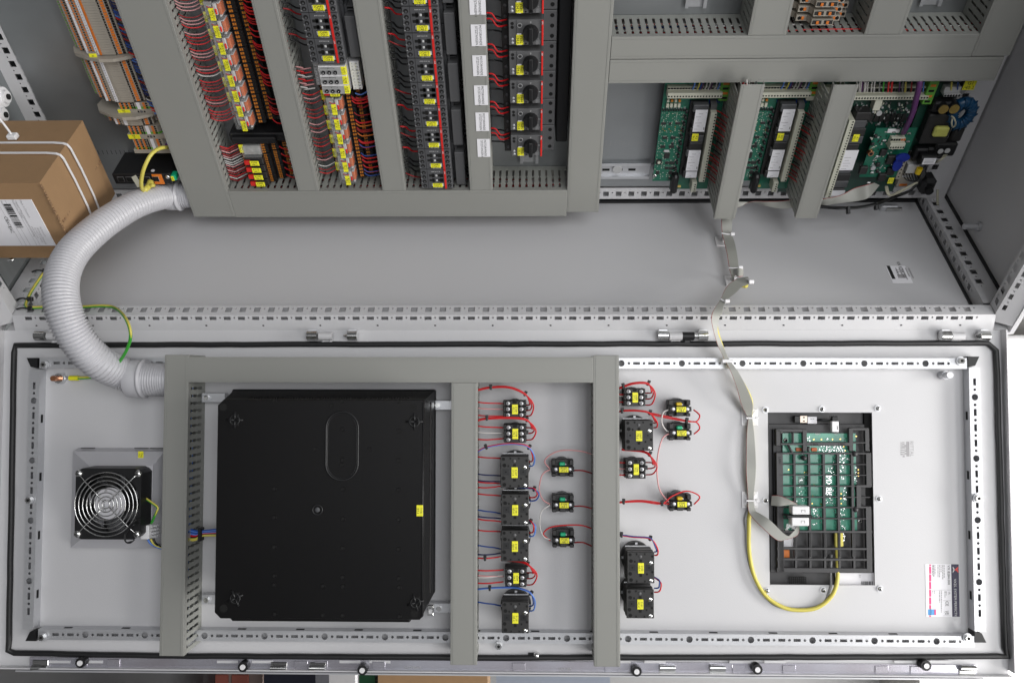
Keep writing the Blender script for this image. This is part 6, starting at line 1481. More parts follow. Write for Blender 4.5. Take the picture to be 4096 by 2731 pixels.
rp = (.0284, .0282, .0258, .0245)
mb.tube(even, .0255, HOSE, 28, sub=1, prof=lambda i: rp[i % 4]*(1-.17*max(0, min(1, (i/len(even)-.35)/.5)))); mb.build('corrugated_body', ht)
def collar(px, py, frame, w, r0, L, nm):
    c = frame.pt(px, py, w); mb = MB(pts[8]); P = [frame.cam(c+Vector((d, 0, 0))) for d in (-L/2, -L/2+.002, 0, L/2-.002, L/2)]
    prof = [r0*.97, r0, r0*1.01, r0, r0*.97]; mb.tube(P, r0, HOSE, 30, sub=1, prof=lambda i: prof[i]); P2 = [frame.cam(c+Vector((d, 0, 0))) for d in (L/2-.001, L/2+.004)]; mb.tube(P2, r0*1.05, HOSE, 30, sub=1); mb.build(nm, ht)
collar(545, 1514, D, .041, .0315, .026, 'collar'); collar(690, 783, M, .055, .0275, .024, 'collar')
# ================================================================ cardboard box with cable ties
xb = -.7455; v1 = M.pt(172, 732, .27).y; v0 = M.pt(301, 1031, .27).y; w0 = M.pt(324, 482, v1, 1).z; w1 = .27; x0 = xb-.25
bo = Vector(((x0+xb)/2, (v0+v1)/2, w0)); t = thing(M, bo, 'cardboard_box', 'brown cardboard box with a white product label strapped in the lower corner', 'box')
mb = MB(bo)                                    # slightly bulging carton, one skin
n = 8; bul = .0045
def face(o_, a, b, nn, N_=9):
    vs = []; fs = []
    for i in range(N_):
        for j in range(N_):
            s_, t_ = i/(N_-1), j/(N_-1); f = 16*s_*(1-s_)*t_*(1-t_); vs.append(Vector(o_)+Vector(a)*s_+Vector(b)*t_+Vector(nn)*bul*f)
    for i in range(N_-1):
        for j in range(N_-1): fs.append((i*N_+j, (i+1)*N_+j, (i+1)*N_+j+1, i*N_+j+1))
    mb.add(vs, fs, CARD, True)
X, Y, Z = xb-x0, v1-v0, w1-w0
face((x0, v0, w1), (X, 0, 0), (0, Y, 0), (0, 0, .25)); face((x0, v1, w0), (X, 0, 0), (0, 0, Z), (0, .6, 0)); face((xb, v0, w0), (0, Y, 0), (0, 0, Z), (1.0, 0, 0)); face((x0, v0, w0), (X, 0, 0), (0, 0, Z), (0, -.5, 0)); face((x0, v0, w0), (X, 0, 0), (0, Y, 0), (0, 0, -.3)); face((x0, v0, w0), (0, Y, 0), (0, 0, Z), (-1, 0, 0)); mb.build('carton', t)
mb = MB(bo); jx = [M.pt(247, 889, xb, 0), M.pt(367, 740, xb, 0), M.pt(383, 655, xb, 0)]
r_ = random.Random(8)
for a0, b0, w_ in (((xb+.0004, v0, w1-.0005), (xb+.0004, v1, w1-.0005), .0022), ((xb+.0012, jx[0].y, w1-.001), (xb+.0010, jx[0].y, w0), .0012)):
    a0, b0 = Vector(a0), Vector(b0); m_ = 30
    for k in range(m_):
        p = a0.lerp(b0, k/m_)+Vector((0, r_.uniform(-.0005, .0005), r_.uniform(-.0008, .0008))); mb.box(p-Vector((.001, .002, .002)), p+Vector((.0014, .0022, w_)), CARDD if k % 3 else CARD, .0003)
mb.build('flap_edge', t)
mb = MB(bo); mb.box((xb+.002, jx[0].y-.020, w0+.01), (xb+.0052, jx[0].y+.024, w1-.055), mat('clear_tape', (.42, .27, .15), .2, var=.05)) if False else None
lq = lambda x, y: M.pt(x*.16582, 780+y*.16582, w1+.0012)
a1, b1, c1 = lq(0, 75), lq(835, 130), lq(1310, 1268)
lx1 = (b1.x+c1.x)/2; ly1 = (lq(420, 100).y+b1.y)/2; ly0 = (c1.y+lq(0, 1180).y)/2; lx0 = lx1-.125
mb.box((lx0, ly0, w1+.0002), (lx1, ly1, w1+.0016), PAPER, .0003); zt = w1+.0019
def lt(s_, x, y, hpx, m=INK, sx=1.0, rot=-90): q = lq(x, y); mb.text(s_, q.x, q.y, zt, hpx*.16582*.40e-3, m, rot, sx)
lt('Made in Denmark', 610, 335, 52, INKG); lt('Product: 278 set of batteries with exciter plug', 615, 590, 52, INKG, .78); lt('Product no: 130402', 428, 330, 50, INKG); lt('Production Order no.: 1001774', 205, 440, 48, INKG, .85)
lt('Hjellesund 4', 1030, 880, 44, INKG); lt('7870 Roslev (Denmark)', 1005, 985, 44, INKG, .9); lt('Tel: +45 77 17 65 65', 935, 955, 44, INKG, .9); lt('www.eson.com', 845, 895, 44, INKG); lt('CE', 165, 575, 90, INK); lt('EAC', 275, 835, 80, INK); lt('UKCA', 215, 700, 60, INK)
for x in (100, 205, 368, 450, 0):
    q = lq(x+130, 500); mb.box((q.x-.0002, ly0+.001, w1+.0015), (q.x+.0002, ly1-.001, w1+.0018), INKG)
r_ = random.Random(12); q0, q1 = lq(265, 215), lq(510, 785); y = q0.y; qx0 = lq(330, 500).x
while y > q1.y: l = r_.choice([.0008, .0014, .0026, .004]); mb.box((qx0-.0058, max(y-l, q1.y), w1+.0016), (qx0+.0058, y, w1+.0019), INK); y -= l+r_.choice([.0008, .0014, .002])
mb.build('product_label', t)
gS = 'white cable ties strapped round the cardboard box'
s1 = M.pt(*K1(460, 1008), xb, 0); s2 = M.pt(*K1(412, 1082), xb, 0)
for (sw, lab) in ((s1.z, 'white cable tie round the box on the side nearer the plate'), (s2.z, 'white cable tie round the box on the side nearer the viewer')):
    o_ = Vector((xb, v1, sw)); mb = MB(o_); wd = .0042; th = .0013; e = .0032
    L_ = [(x0-.002, v1+e*.6), (x0+.06, v1+e+.0006), (xb-.02, v1+e), (xb-.004, v1+e*.5), (xb+.0015, v1-.001), (xb+.0042, v1-.008), (xb+.0062, v1-.05), (xb+.0062, v0+.05), (xb+.003, v0+.004), (xb, v0-.002), (xb-.02, v0-.003), (x0, v0-.003)]
    n_ = len(L_); vs = []
    for i, (a, b) in enumerate(L_):
        pa_, pb_2 = L_[max(0, i-1)], L_[min(n_-1, i+1)]; d = Vector((pb_2[0]-pa_[0], pb_2[1]-pa_[1], 0)).normalized(); nn = Vector((d.y, -d.x, 0))*-1
        for s_, o2_ in ((-1, 0), (1, 0), (1, th), (-1, th)): vs.append(Vector((a, b, sw+s_*wd/2))+nn*o2_)
    mb.add(vs, [(i*4+j, i*4+(j+1) % 4, (i+1)*4+(j+1) % 4, (i+1)*4+j) for i in range(n_-1) for j in range(4)], WHITE)
    single(mb, 'cable_tie', M, lab, 'cable tie', gS)
qh = M.pt(*K1(92, 955), v1+.006, 1); mb = MB(qh); mb.box(qh+Vector((-.0085, -.003, -.006)), qh+Vector((.0085, .006, .007)), WHITE, .002); qe = M.pt(*K1(-40, 800), v1+.045, 1)
mb.tube([qh, qh.lerp(qe, .5)+Vector((0, .01, 0)), qe], .0020, WHITE, 6); single(mb, 'cable_tie', M, 'white tie lock with its tail standing up on the cardboard box', 'cable tie')
# ================================================================ earth wires
def Sc(px, py, w): return S.cam(S.pt(px, py, w))
gp_ = [Sc(*L1(425, 340), .032), Sc(*L1(350, 460), .032), Sc(*L1(250, 610), .032), Sc(*L1(208, 700), .032), Sc(*L1(205, 735), .034), Sc(*L1(230, 745), .036), Sc(*L1(340, 743), .034), Sc(*L1(620, 740), .034), Sc(*L1(800, 732), .036), Sc(*L1(900, 748), .040), cpt(*L1(975, 815), 1.35), cpt(*L1(1020, 920), 1.33), cpt(*L1(1015, 1020), 1.34), cpt(*L1(960, 1135), 1.36), cpt(*L1(880, 1230), 1.385), dcam(*L1(760, 1285), .016), dcam(*L1(620, 1296), .012), dcam(*L1(560, 1297), .011)]
earth_wire(C, gp_, .0026, 'earth_wire', 'long green and yellow earth wire from the frame under the hose to the door stud')
o_ = D.pt(*L1(580, 1297), .011); mb = MB(o_); mb.cyl(o_+Vector((-.008, 0, 0)), .0042, .016, YEL, ax=0, seg=12); mb.cyl(o_+Vector((-.0135, 0, -.001)), .003, .006, ZINC, ax=0, seg=10); single(mb, 'cable_lug', D, 'yellow sleeved cable lug at the coppery earth stud', 'cable lug')
for x, y, lab in ((345, 458, 'upper black tie holding the earth wire to the perforated rail'), (225, 678, 'lower black tie holding the earth wire to the perforated rail'), (228, 752, 'black tie holding the earth wire at the cabinet corner')):
    q = Sc(*L1(x, y), .034); mb = MB(q); mb.tube([q+Vector((-.026, -.001, -.008)), q+Vector((-.012, .001, .002)), q+Vector((0, 0, .004)), q+Vector((.006, -.001, -.002))], .0016, BLACK, 6); mb.box(q+Vector((-.001, -.004, -.002)), q+Vector((.008, .004, .005)), BLACK, .001); single(mb, 'cable_tie', C, lab, 'cable tie', 'black ties on the earth wire')
# ================================================================ flat grey ribbon cables
def ribbon(edges, lab, grp='flat grey ribbon cables', red='L', sub=6, wav=14, name='ribbon_cable'):
    """edges: (left point, right point) pairs in camera space"""
    def cr(P):
        Q = []; N_ = len(P)
        for i in range(N_-1):
            p0, p1, p2, p3 = P[max(i-1, 0)], P[i], P[i+1], P[min(i+2, N_-1)]
            for k in range(sub):
                t_ = k/sub; Q.append(.5*((2*p1)+(p2-p0)*t_+(2*p0-5*p1+4*p2-p3)*t_*t_+(3*p1-p0-3*p2+p3)*t_**3))
        return Q+[P[-1]]
    A, B = cr([Vector(e[0]) for e in edges]), cr([Vector(e[1]) for e in edges]); N_ = len(A); mb = MB(A[0]); m_ = wav*2+1; vs = []
    for i in range(N_):
        d = (A[min(i+1, N_-1)]-A[max(i-1, 0)]); w_ = B[i]-A[i]; nn = d.cross(w_)
        nn = nn.normalized() if nn.length > 1e-9 else Vector((0, 0, 1))
        if nn.z < 0: nn = -nn
        for sgn in (1, -1):
            for j in range(m_): vs.append(A[i]+w_*(j/(m_-1))+nn*sgn*(.0005 if j % 2 else .00022))
    K = 2*m_; fr = []; fo_ = []
    for i in range(N_-1):
        for s_ in (0, 1):
            for j in range(m_-1):
                f = (i*K+s_*m_+j, i*K+s_*m_+j+1, (i+1)*K+s_*m_+j+1, (i+1)*K+s_*m_+j)
                (fr if ((j < 1) if red == 'L' else (j >= m_-2)) else fo_).append(f)
    mb.add(vs, fo_, FOIL, True); b_ = 0; i_ = mb.mi(WC['dred'])
    for f in fr: mb.F.append(list(f)); mb.I.append(i_); mb.sm.append(True)
    return single(mb, name, C, lab, 'ribbon cable', grp)
def e2(cr, xl, yl, xr, yr, f, w, w2=None): 
    a = cr(xl, yl); b = cr(xr, yr); return (f(a[0], a[1], w), f(b[0], b[1], w if w2 is None else w2))
E1 = [e2(L3, 1025, 150, 1085, 150, Sc, .050), e2(L3, 1020, 225, 1095, 225, Sc, .045), e2(L3, 1025, 320, 1092, 322, Sc, .030), e2(L3, 1040, 385, 1108, 370, Sc, .030), e2(L3, 1058, 460, 1125, 440, Sc, .032), e2(L3, 1074, 560, 1138, 556, Sc, .030), e2(L3, 1090, 620, 1110, 625, Sc, .022), e2(L3, 1100, 660, 1112, 665, Sc, .018)]
ribbon(E1, 'upper flat ribbon cable running down the side panel from the deep duct')
E2 = [(Sc(*L3(1105, 566), .040), Sc(*L3(1105, 600), .030)), (Sc(*L3(1135, 562), .050), Sc(*L3(1135, 622), .045)), (Sc(*L3(1168, 570), .046), Sc(*L3(1168, 618), .040)), (Sc(*L3(1172, 580), .03), Sc(*L3(1172, 615), .025))]
ribbon(E2, 'short folded loop of ribbon cable at the lower white tie', red='R')
E3 = [e2(L3, 1120, 636, 1205, 622, Sc, .055), e2(L3, 1120, 640, 1218, 665, Sc, .062), e2(L3, 1075, 672, 1165, 692, Sc, .065), e2(L3, 1042, 715, 1118, 735, Sc, .070), e2(L3, 1012, 782, 1052, 792, Sc, .075), (cpt(*L3(962, 860), 1.335), cpt(*L3(1025, 868), 1.34)), (cpt(*L3(950, 920), 1.33), cpt(*L3(1002, 925), 1.335)), (cpt(*L3(965, 1000), 1.335), cpt(*L3(995, 1005), 1.34)), (cpt(*L3(995, 1100), 1.35), cpt(*L3(1030, 1100), 1.355)), (dcam(*L3(1043, 1200), .040), dcam(*L3(1075, 1195), .040)), (dcam(*L3(1088, 1290), .040), dcam(*L3(1135, 1280), .040)), (dcam(*L3(1128, 1400), .034), dcam(*L3(1195, 1390), .036)), (dcam(*L3(1155, 1500), .026), dcam(*L3(1238, 1500), .028)), (dcam(*G5(243, 505), .014), dcam(*G5(292, 500), .014)),
    (dcam(*G5(258, 535), .010), dcam(*G5(292, 535), .010)), (dcam(*G5(248, 650), .014), dcam(*G5(306, 650), .014)), (dcam(*G5(244, 850), .016), dcam(*G5(320, 850), .018)), (dcam(*G5(245, 980), .016), dcam(*G5(318, 985), .016)), (dcam(*G5(258, 1160), .010), dcam(*G5(302, 1160), .010)), (dcam(*G5(258, 1235), .012), dcam(*G5(318, 1255), .012)), (dcam(*G5(282, 1298), .016), dcam(*G5(350, 1278), .018)), (dcam(*G5(370, 1390), .028), dcam(*G5(430, 1330), .028)), (dcam(*G5(485, 1487), .032), dcam(*G5(560, 1450), .032)), (dcam(*G5(560, 1482), .032), dcam(*G5(610, 1425), .030)), (dcam(*G5(645, 1450), .030), dcam(*G5(635, 1395), .026)), (dcam(*G5(662, 1385), .025), dcam(*G5(640, 1370), .022))]
ribbon(E3, 'long twisting ribbon cable from the cabinet across the door to the operator panel')
E4 = [(dcam(*G5(440, 1215), .018), dcam(*G5(445, 1137), .018)), (dcam(*G5(500, 1220), .026), dcam(*G5(500, 1138), .026)), (dcam(*G5(560, 1215), .028), dcam(*G5(560, 1160), .030)), (dcam(*G5(600, 1206), .028), dcam(*G5(620, 1190), .030)), (dcam(*G5(640, 1212), .022), dcam(*G5(650, 1205), .022))]
ribbon(E4, 'short ribbon cable entering the upper white ferrite clamp from the left', red='R')
E5 = [(Sc(*L3(1030, 150), .06), Sc(*L3(1035, 110), .07)), (Sc(*L3(1140, 138), .064), Sc(*L3(1150, 100), .075)), (Sc(*L3(1230, 98), .07), Sc(*L3(1265, 108), .06)), (Sc(*L3(1330, 97), .075), Sc(*L3(1330, 130), .06)), (Sc(*L3(1440, 95), .075), Sc(*L3(1440, 148), .06)), (Sc(*L3(1530, 82), .075), Sc(*L3(1530, 140), .06))]
ribbon(E5, 'ribbon cable with red edge spanning between the two deep ducts', red='L')
E6 = [(Sc(*L4(100, 85), .075), Sc(*L4(110, 130), .06)), (Sc(*L4(165, 78), .085), Sc(*L4(175, 125), .07)), (Sc(*L4(280, 55), .09), Sc(*L4(290, 108), .075)), (Sc(*L4(380, 5), .10), Sc(*L4(400, 95), .08)), (Sc(*L4(470, -20), .11), Sc(*L4(480, 70), .09)), (Mc(*P6(560, 1230), .06), Mc(*P6(620, 1260), .06))]
ribbon(E6, 'ribbon cable sagging from the deep duct towards the power supply board', red='L')
gW = 'white ties and bases on the ribbon cable'
for (xa, ya, xb_, yb2, f, w_, lab) in ((1020, 318, 1096, 326, Sc, .032, 'white cable tie on the ribbon high on the side panel'), (1072, 560, 1152, 558, Sc, .034, 'white cable tie on the ribbon above the folded loop'), (1014, 778, 1058, 792, Sc, .079, 'white cable tie on the twisted part of the ribbon'),):
    a, b = f(*L3(xa, ya), w_), f(*L3(xb_, yb2), w_); mb = MB(a); mb.tube([a, a.lerp(b, .5)+Vector((0, -.001, .001)), b], .0016, WHITE, 6); mb.box(b-Vector((.004, .003, .003)), b+Vector((.004, .003, .004)), WHITE, .001); single(mb, 'cable_tie', C, lab, 'cable tie', gW)
a = Sc(*L3(1228, 660), .065); mb = MB(a); mb.box(a-Vector((.005, .003, .003)), a+Vector((.004, .004, .004)), WHITE, .001); mb.tube([a, Sc(*L3(1200, 640), .06), Sc(*L3(1165, 640), .05)], .0016, WHITE, 6); single(mb, 'cable_tie', C, 'white cable tie head beside the yellow cable bend', 'cable tie', gW)
a = Sc(*L3(1055, 1205), .0) if False else dcam(*L3(1065, 1208), .041); mb = MB(a); mb.box(a-Vector((.010, .003, .002)), a+Vector((.010, .003, .002)), WHITE, .001); single(mb, 'cable_tie', C, 'white cable tie on the ribbon over the perforated rail', 'cable tie', gW)
for (x0_, y0_, x1_, y1_, lab) in ((207, 460, 335, 590, 'upper square white tie base on the door'), (210, 1107, 337, 1236, 'lower square white tie base on the door')):
    a, b = D.pt(*G5(x0_, y1_), .002), D.pt(*G5(x1_, y0_), .002); t = thing(D, ((a.x+b.x)/2, (a.y+b.y)/2, 0), 'cable_mount', lab, 'cable mount', gW); w_, h_ = (b.x-a.x)/2, (b.y-a.y)/2
    mb = MB(); mb.box((-w_, -h_, 0), (w_, h_, .0022), WHITE, .0006); mb.frust((-w_*.8, -h_*.8, w_*.8, h_*.8), .0022, (-w_*.3, -h_*.3, w_*.3, h_*.3), .006, WHITE); mb.build('base_plate', t)
    mb = MB(); q = D.pt(*G5(x0_+88, (y0_+y1_)/2+5), .012)-Vector(((a.x+b.x)/2, (a.y+b.y)/2, 0)); mb.box((q.x-.012, q.y-.0015, .0135), (q.x+.008, q.y+.0012, .0150), WHITE, .0004); mb.box((q.x+.004, q.y-.002, .010), (q.x+.010, q.y+.002, .0155), WHITE, .0006); mb.build('strap', t)
for (x, y, lab) in ((1015, 375, 'square white tie base behind the ribbon on the side panel'), (1085, 650, 'second square white tie base lower on the side panel')):
    q = S.pt(*L3(x, y), .002); t = mb = MB((q.x, q.y, 0)); mb.box((q.x-.010, q.y-.013, 0), (q.x+.012, q.y+.013, .003), WHITE, .0006); mb.box((q.x+.002, q.y-.004, .003), (q.x+.008, q.y+.004, .014), WHITE, .001); single(mb, 'cable_mount', S, lab, 'cable mount', gW)
# yellow panel cable
P = [Sc(*L3(1150, 640), .035), Sc(*L3(1195, 685), .045), Sc(*L3(1140, 690), .045), Sc(*L3(1040, 775), .055), cpt(*L3(985, 890), 1.36), cpt(*L3(985, 990), 1.36), cpt(*L3(1012, 1080), 1.374), dcam(*L3(1060, 1210), .028), dcam(*L3(1120, 1290), .028), dcam(*L3(1182, 1390), .022), dcam(*L3(1226, 1490), .012), dcam(*G5(276, 530), .005), dcam(*G5(282, 700), .004), dcam(*G5(280, 1000), .004), dcam(*G5(275, 1200), .004), dcam(*G5(268, 1300), .005), dcam(*B4(240, 920), .006), dcam(*B4(242, 1080), .006), dcam(*B4(275, 1240), .006), dcam(*B4(350, 1370), .006), dcam(*B4(460, 1445), .006), dcam(*B4(570, 1466), .006), dcam(*B4(690, 1450), .007), dcam(*B4(780, 1380), .008), dcam(*B4(820, 1290), .008), dcam(*B4(826, 1180), .001), dcam(*B4(820, 1050), .0), dcam(*B4(818, 970), .0)]
wire(C, P, .0034, 'yellow', 'panel_cable', 'yellow cable looping below the operator panel and up along the ribbon', 'cable', None, 10)
P = [dcam(*G5(262, 1240), .004), dcam(*G5(238, 1320), .004), dcam(*B4(222, 940), .004), dcam(*B4(226, 1060), .004), dcam(*B4(255, 1200), .004), dcam(*B4(330, 1350), .004), dcam(*B4(455, 1450), .003), dcam(*B4(700, 1440), .004), dcam(*B4(775, 1330), .004), dcam(*B4(780, 1230), .0), dcam(*B4(785, 1100), -.003)]
wire(C, P, .0022, 'grey', 'panel_cable', 'thin grey cable following the yellow cable below the operator panel', 'cable', None, 8)
for dx, c_ in ((0, 'yellow'), (30, 'yellow')):
    q = D.pt(*B4(818+dx, 1000), .0); mb = MB(q); mb.box(q+Vector((-.003, -.012, -.004)), q+Vector((.003, .012, .003)), WC['yellow'], .001); single(mb, 'cable_plug', D, ['broader yellow plug in the operator panel cage', 'narrower yellow plug beside it in the operator panel cage'][dx > 0], 'plug')
# ================================================================ circuit boards on the plate
HBd = .034
bo = Vector((M.pt(*P5(30, 1330), HBd).x, M.pt(*P5(240, 1430), HBd).y, 0))
def bq(x, y, h, c=P5): return M.pt(*c(x, y), h)-bo
def board_a():
    t = thing(M, bo, 'circuit_board', 'first green circuit board, with tag K2, left of the deep ducts', 'circuit board', 'green boards with black relay modules')
    lft = 0.0; rgt = .3705-bo.x; top = bq(200, -60, HBd).y; mid = bq(30, 1330, HBd).y
    mb = MB(); mb.box((lft, mid, HBd-.0016), (rgt, top, HBd), PCB); mb.box((bq(240, 1430, HBd).x, 0, HBd-.0016), (rgt, mid, HBd), PCB)
    for x, y in ((215, 70), (60, 1262)): q = bq(x, y, HBd); mb.cyl((q.x, q.y, 0), .003, HBd-.0016, ZINC, seg=8)
    mb.box((lft+.002, mid-.0, .012), (lft+.006, top, HBd-.002), BLACK); mb.build('board', t)
    for x, y in ((215, 70), (62, 1262)): q = bq(x, y, HBd); mb = MB(); mb.screw((q.x, q.y, HBd), .004, .0025); mb.build('board_screw', t)
    # cream connector row
    h = .052; a, b = bq(215, 300, h), bq(915, 228, h); mb = MB(); mb.box((a.x, a.y, HBd), (b.x, b.y, h), CREAM, .0006); c_ = bq(225, 155, HBd+.010); mb.box((a.x, b.y+.0005, HBd), (b.x, c_.y, h-.008), CREAM, .0006)
    for k in range(19): x = a.x+(b.x-a.x)*(k+.5)/19; mb.cyl((x, (a.y+b.y)/2-.001, h), .0015, .0004, HOLE, seg=8); mb.box((x-.0022, b.y+.003, h-.008), (x+.0022, c_.y-.001, h-.0076), HOLE)
    mb.build('connector_strip', t)
    # long cream terminal on the right
    h = .060; xa = (bq(765, 475, h).x+bq(615, 1345, h).x)/2; xb_ = (bq(838, 475, h).x+bq(690, 1345, h).x)/2; ya, yb = bq(640, 1345, h).y, bq(800, 478, h).y
    mb = MB(); mb.box((xa, ya, HBd), (xb_, yb, h), CREAM, .0006)
    for k in range(24): y = ya+(yb-ya)*(k+.5)/24; mb.cyl(((xa+xb_)/2+.003, y, h), .0015, .0004, HOLE, seg=8)
    mb.frust((xa, yb, xb_, yb+.012), HBd, (xa, yb, xb_, yb+.010), h-.010, MGREY); mb.build('terminal_strip', t)
    a, b = bq(510, 1475, .058), bq(590, 1362, .058); mb = MB(); mb.box((a.x, a.y, HBd-.002), (b.x, b.y+.002, .058), CREAM, .0006)
    for k in range(4): y = a.y+(b.y-a.y)*(k+.5)/4; mb.cyl((b.x-.003, y, .058), .0013, .0004, HOLE, seg=8)
    mb.build('small_connector', t)
    # black relay modules
    h = .052; xl = (bq(545, 440, h).x+bq(405, 1270, h).x)/2; xr = xa-.0035; yt, yb2 = bq(640, 378, h).y, bq(520, 1290, h).y; n = 10
    mb = MB(); mb.box((xl-.004, yb2-.002, HBd), (xr, yt, HBd+.006), BLACKM)
    for k in range(n):
        y0, y1 = yb2+(yt-yb2)*k/n, yb2+(yt-yb2)*(k+1)/n
        mb.box((xl+(.003 if k % 3 else 0), y0+.0006, HBd), (xr, y1-.0006, h), DGREY if k % 2 else BLACKM, .001)
    mb.build('relay_modules', t)
    mb = MB()
    for (x0, y0, x1, y1) in ((540, 712, 725, 437), (456, 1200, 640, 945), (440, 1288, 612, 1212)):
        aa, bb = bq(x0, y0, h), bq(x1, y1, h); xm0 = max(bq((x0+x1)/2-80, (y0+y1)/2, h).x, xl+.001); xm1 = xr-.001
        mb.box((xm0, aa.y, h+.0002), (xm1, bb.y, h+.0008), PAPER)
        for k in range(6 if y1 < 1200 else 2): y = aa.y+(bb.y-aa.y)*(.12+.14*k); mb.box((xm0+.002+(k % 2)*.004, y, h+.0008), (xm0+.008+.003*(k % 3), y+.0006, h+.0011), INKG)
        if y1 < 1200: mb.box((xm1-.003, aa.y+.004, h+.0008), (xm1-.001, aa.y+.009, h+.0011), INKG); mb.text('K', xm1-.002, bb.y-.006, h+.0011, .002, INKG, -90)
    mb.build('module_label', t)
    # components
    r_ = random.Random(31); mb = MB(); mc = MB()
    for k in range(4):
        x = bq(215+48*k, 375, HBd).x; y = bq(240, 375, HBd).y; mb.box((x-.0022, y-.003, HBd), (x+.0026, y+.004, HBd+.005), CREAM, .0004); mb.box((x-.0018, y+.0075, HBd), (x+.0022, y+.012, HBd+.0045), AMBER if k % 2 else CREAM, .0004)
    for k in range(9): x = bq(168+32*k, 425, HBd).x; y = bq(240, 425, HBd).y; mc.box((x-.0012, y-.0035, HBd), (x+.0012, y+.001, HBd+.003), BLACK); mb.box((x-.001, y+.0012, HBd), (x+.001, y+.0024, HBd+.0014), SOLDER)
    for k in range(16): x = bq(505+24*k, 330, HBd).x; y = bq(600, 330, HBd).y; mc.box((x-.0008, y-.0035, HBd), (x+.0008, y+.003, HBd+.002), BLUEC)
    for y_ in range(480, 1300, 22):
        for x_ in range(0, 11):
            f = (y_-480)/850; x = 160+26*x_-f*115+r_.uniform(-4, 4)
            if r_.random() < .42: q = bq(x, y_+r_.uniform(-5, 5), HBd); mb.box((q.x-.0009, q.y-.0005, HBd), (q.x+.0009, q.y+.0005, HBd+.0007), CREAM if r_.random() < .6 else (AMBER if 640 < y_ < 720 else SOLDER))
    for (x, y, w_, h_) in ((172, 607, 30, 10), (348, 605, 30, 10), (250, 610, 14, 10), (188, 785, 30, 12), (290, 785, 30, 12), (160, 898, 30, 13), (270, 898, 32, 13), (282, 860, 14, 12), (212, 1010, 34, 30), (212, 1100, 22, 12), (275, 1102, 34, 14), (208, 1165, 22, 12), (270, 1168, 34, 13), (95, 1222, 20, 18), (255, 1222, 20, 20), (245, 1290, 16, 10)):
        q = bq(x, y, HBd); k_ = .319*.45e-3; mc.box((q.x-w_*k_, q.y-h_*k_*1.3, HBd), (q.x+w_*k_, q.y+h_*k_*1.3, HBd+.0018), BLACKM)
        for j in range(5): xx = q.x-w_*k_+2*w_*k_*(j+.5)/5; mb.box((xx-.0003, q.y+h_*k_*1.3, HBd), (xx+.0003, q.y+h_*k_*1.3+.0011, HBd+.0006), SOLDER)
    for k in range(11): q = bq(455-15*k, 430+80*k, HBd); mc.box((q.x-.002, q.y-.004, HBd), (q.x+.002, q.y+.002, HBd+.009), BLACK, .0006); mb.box((q.x-.004, q.y+.001, HBd), (q.x-.001, q.y+.004, HBd+.002), SOLDER)
    q = bq(205, 948, HBd); mb.box((q.x-.005, q.y-.0022, HBd), (q.x+.005, q.y+.0022, HBd+.0035), LGREY, .001)
    q = bq(110, 1085, HBd); mc.box((q.x-.005, q.y-.005, HBd), (q.x+.005, q.y+.005, HBd+.003), BLACKM); mb.cyl((q.x, q.y, HBd+.003), .0028, .0012, CREAM, seg=14)
    q = bq(365, 1392, HBd); mb.box((q.x-.003, q.y-.002, HBd), (q.x+.003, q.y+.002, HBd+.002), GOLD)
    mb.build('small_components', t); mc.build('chips', t)
    q = bq(310, 1390, .050); mb = MB(); mb.box((q.x-.006, q.y-.020, HBd-.006), (q.x+.006, q.y+.022, .052), BLACK, .004); mb.build('ribbon_socket', t)
    return t, xa, xb_, ya, yb
tA, xa, xb_, ya, yb = board_a()
def board_tag(t, lines):
    h = .0530; q = bq(565, 783, h); mb = MB(); mb.box((q.x-.0065, q.y-.008, .050), (q.x+.0065, q.y+.008, h), BLACKM); mb.tag(q.x, q.y, h, .0150, .0115, lines, -90, tscale=.3); mb.build('tag', t)
board_tag(tA, ['K2', '/44.1'])
du = M.pt(3144, 485, .052).x-M.pt(2799, 482, .052).x
tB = dup(tA, M, bo+Vector((du, 0, 0)), 'second green circuit board, with tag K3, between the two deep ducts', skip=('tag',)); board_tag(tB, ['K3', '/45.1'])
rr = random.Random(77)
for bi, (ox_, ux_) in enumerate(((bo.x, .3728), (bo.x+du, .3728+du))):
    for k in range(16):
        y = bo.y+ya+(yb-ya)*(k+.5+rr.uniform(-.2, .2))/16; c_ = rr.choice(['dred', 'dred', 'dred', 'black', 'red'])
        mw([(ox_+xb_-.001, y, .045), (ox_+xb_+.008, y-.001, .052), (ux_, y+.003, .075)], c_, .0010, '%s wire from the %s board into the deep duct beside it' % (cn[c_], ['first', 'second'][bi]), gK)
    for k, c_ in enumerate(('lblue', 'yellow', 'blue', 'purple', 'white', 'white', 'purple', 'white', 'lblue')):
        x = M.pt(*P5([532, 592, 618, 640, 685, 725, 750, 808, 845][k], 180), .045).x+bi*du; y = M.pt(*P5(600, 185), .045).y
        mw([(x, y, .045), (x+.002, y+.012, .047), (x+.001+.002*math.sin(k), V8b-.001+.012, .05)], c_, .0012, '%s wire rising from the connector of the %s board' % (cn[c_], ['first', 'second'][bi]), 'wires above the green boards')
for bi in range(2):
    q = M.pt(*P5(945, 180), .04)+Vector((bi*du, 0, 0)); mb = MB((q.x, q.y, 0)); mb.box((q.x-.010, q.y-.020, .006), (q.x+.008, q.y+.035, .045), mat_gr, .0008)
    for k in range(5): mb.box((q.x-.006, q.y-.016+k*.009, .045), (q.x+.004, q.y-.012+k*.009, .0456), ORANGE if k % 2 else HOLE)
    single(mb, 'earth_terminal', M, ['green terminal squeezed between the first board and the deep duct', 'green terminal squeezed between the second board and its deep duct'][bi], 'terminal', None)
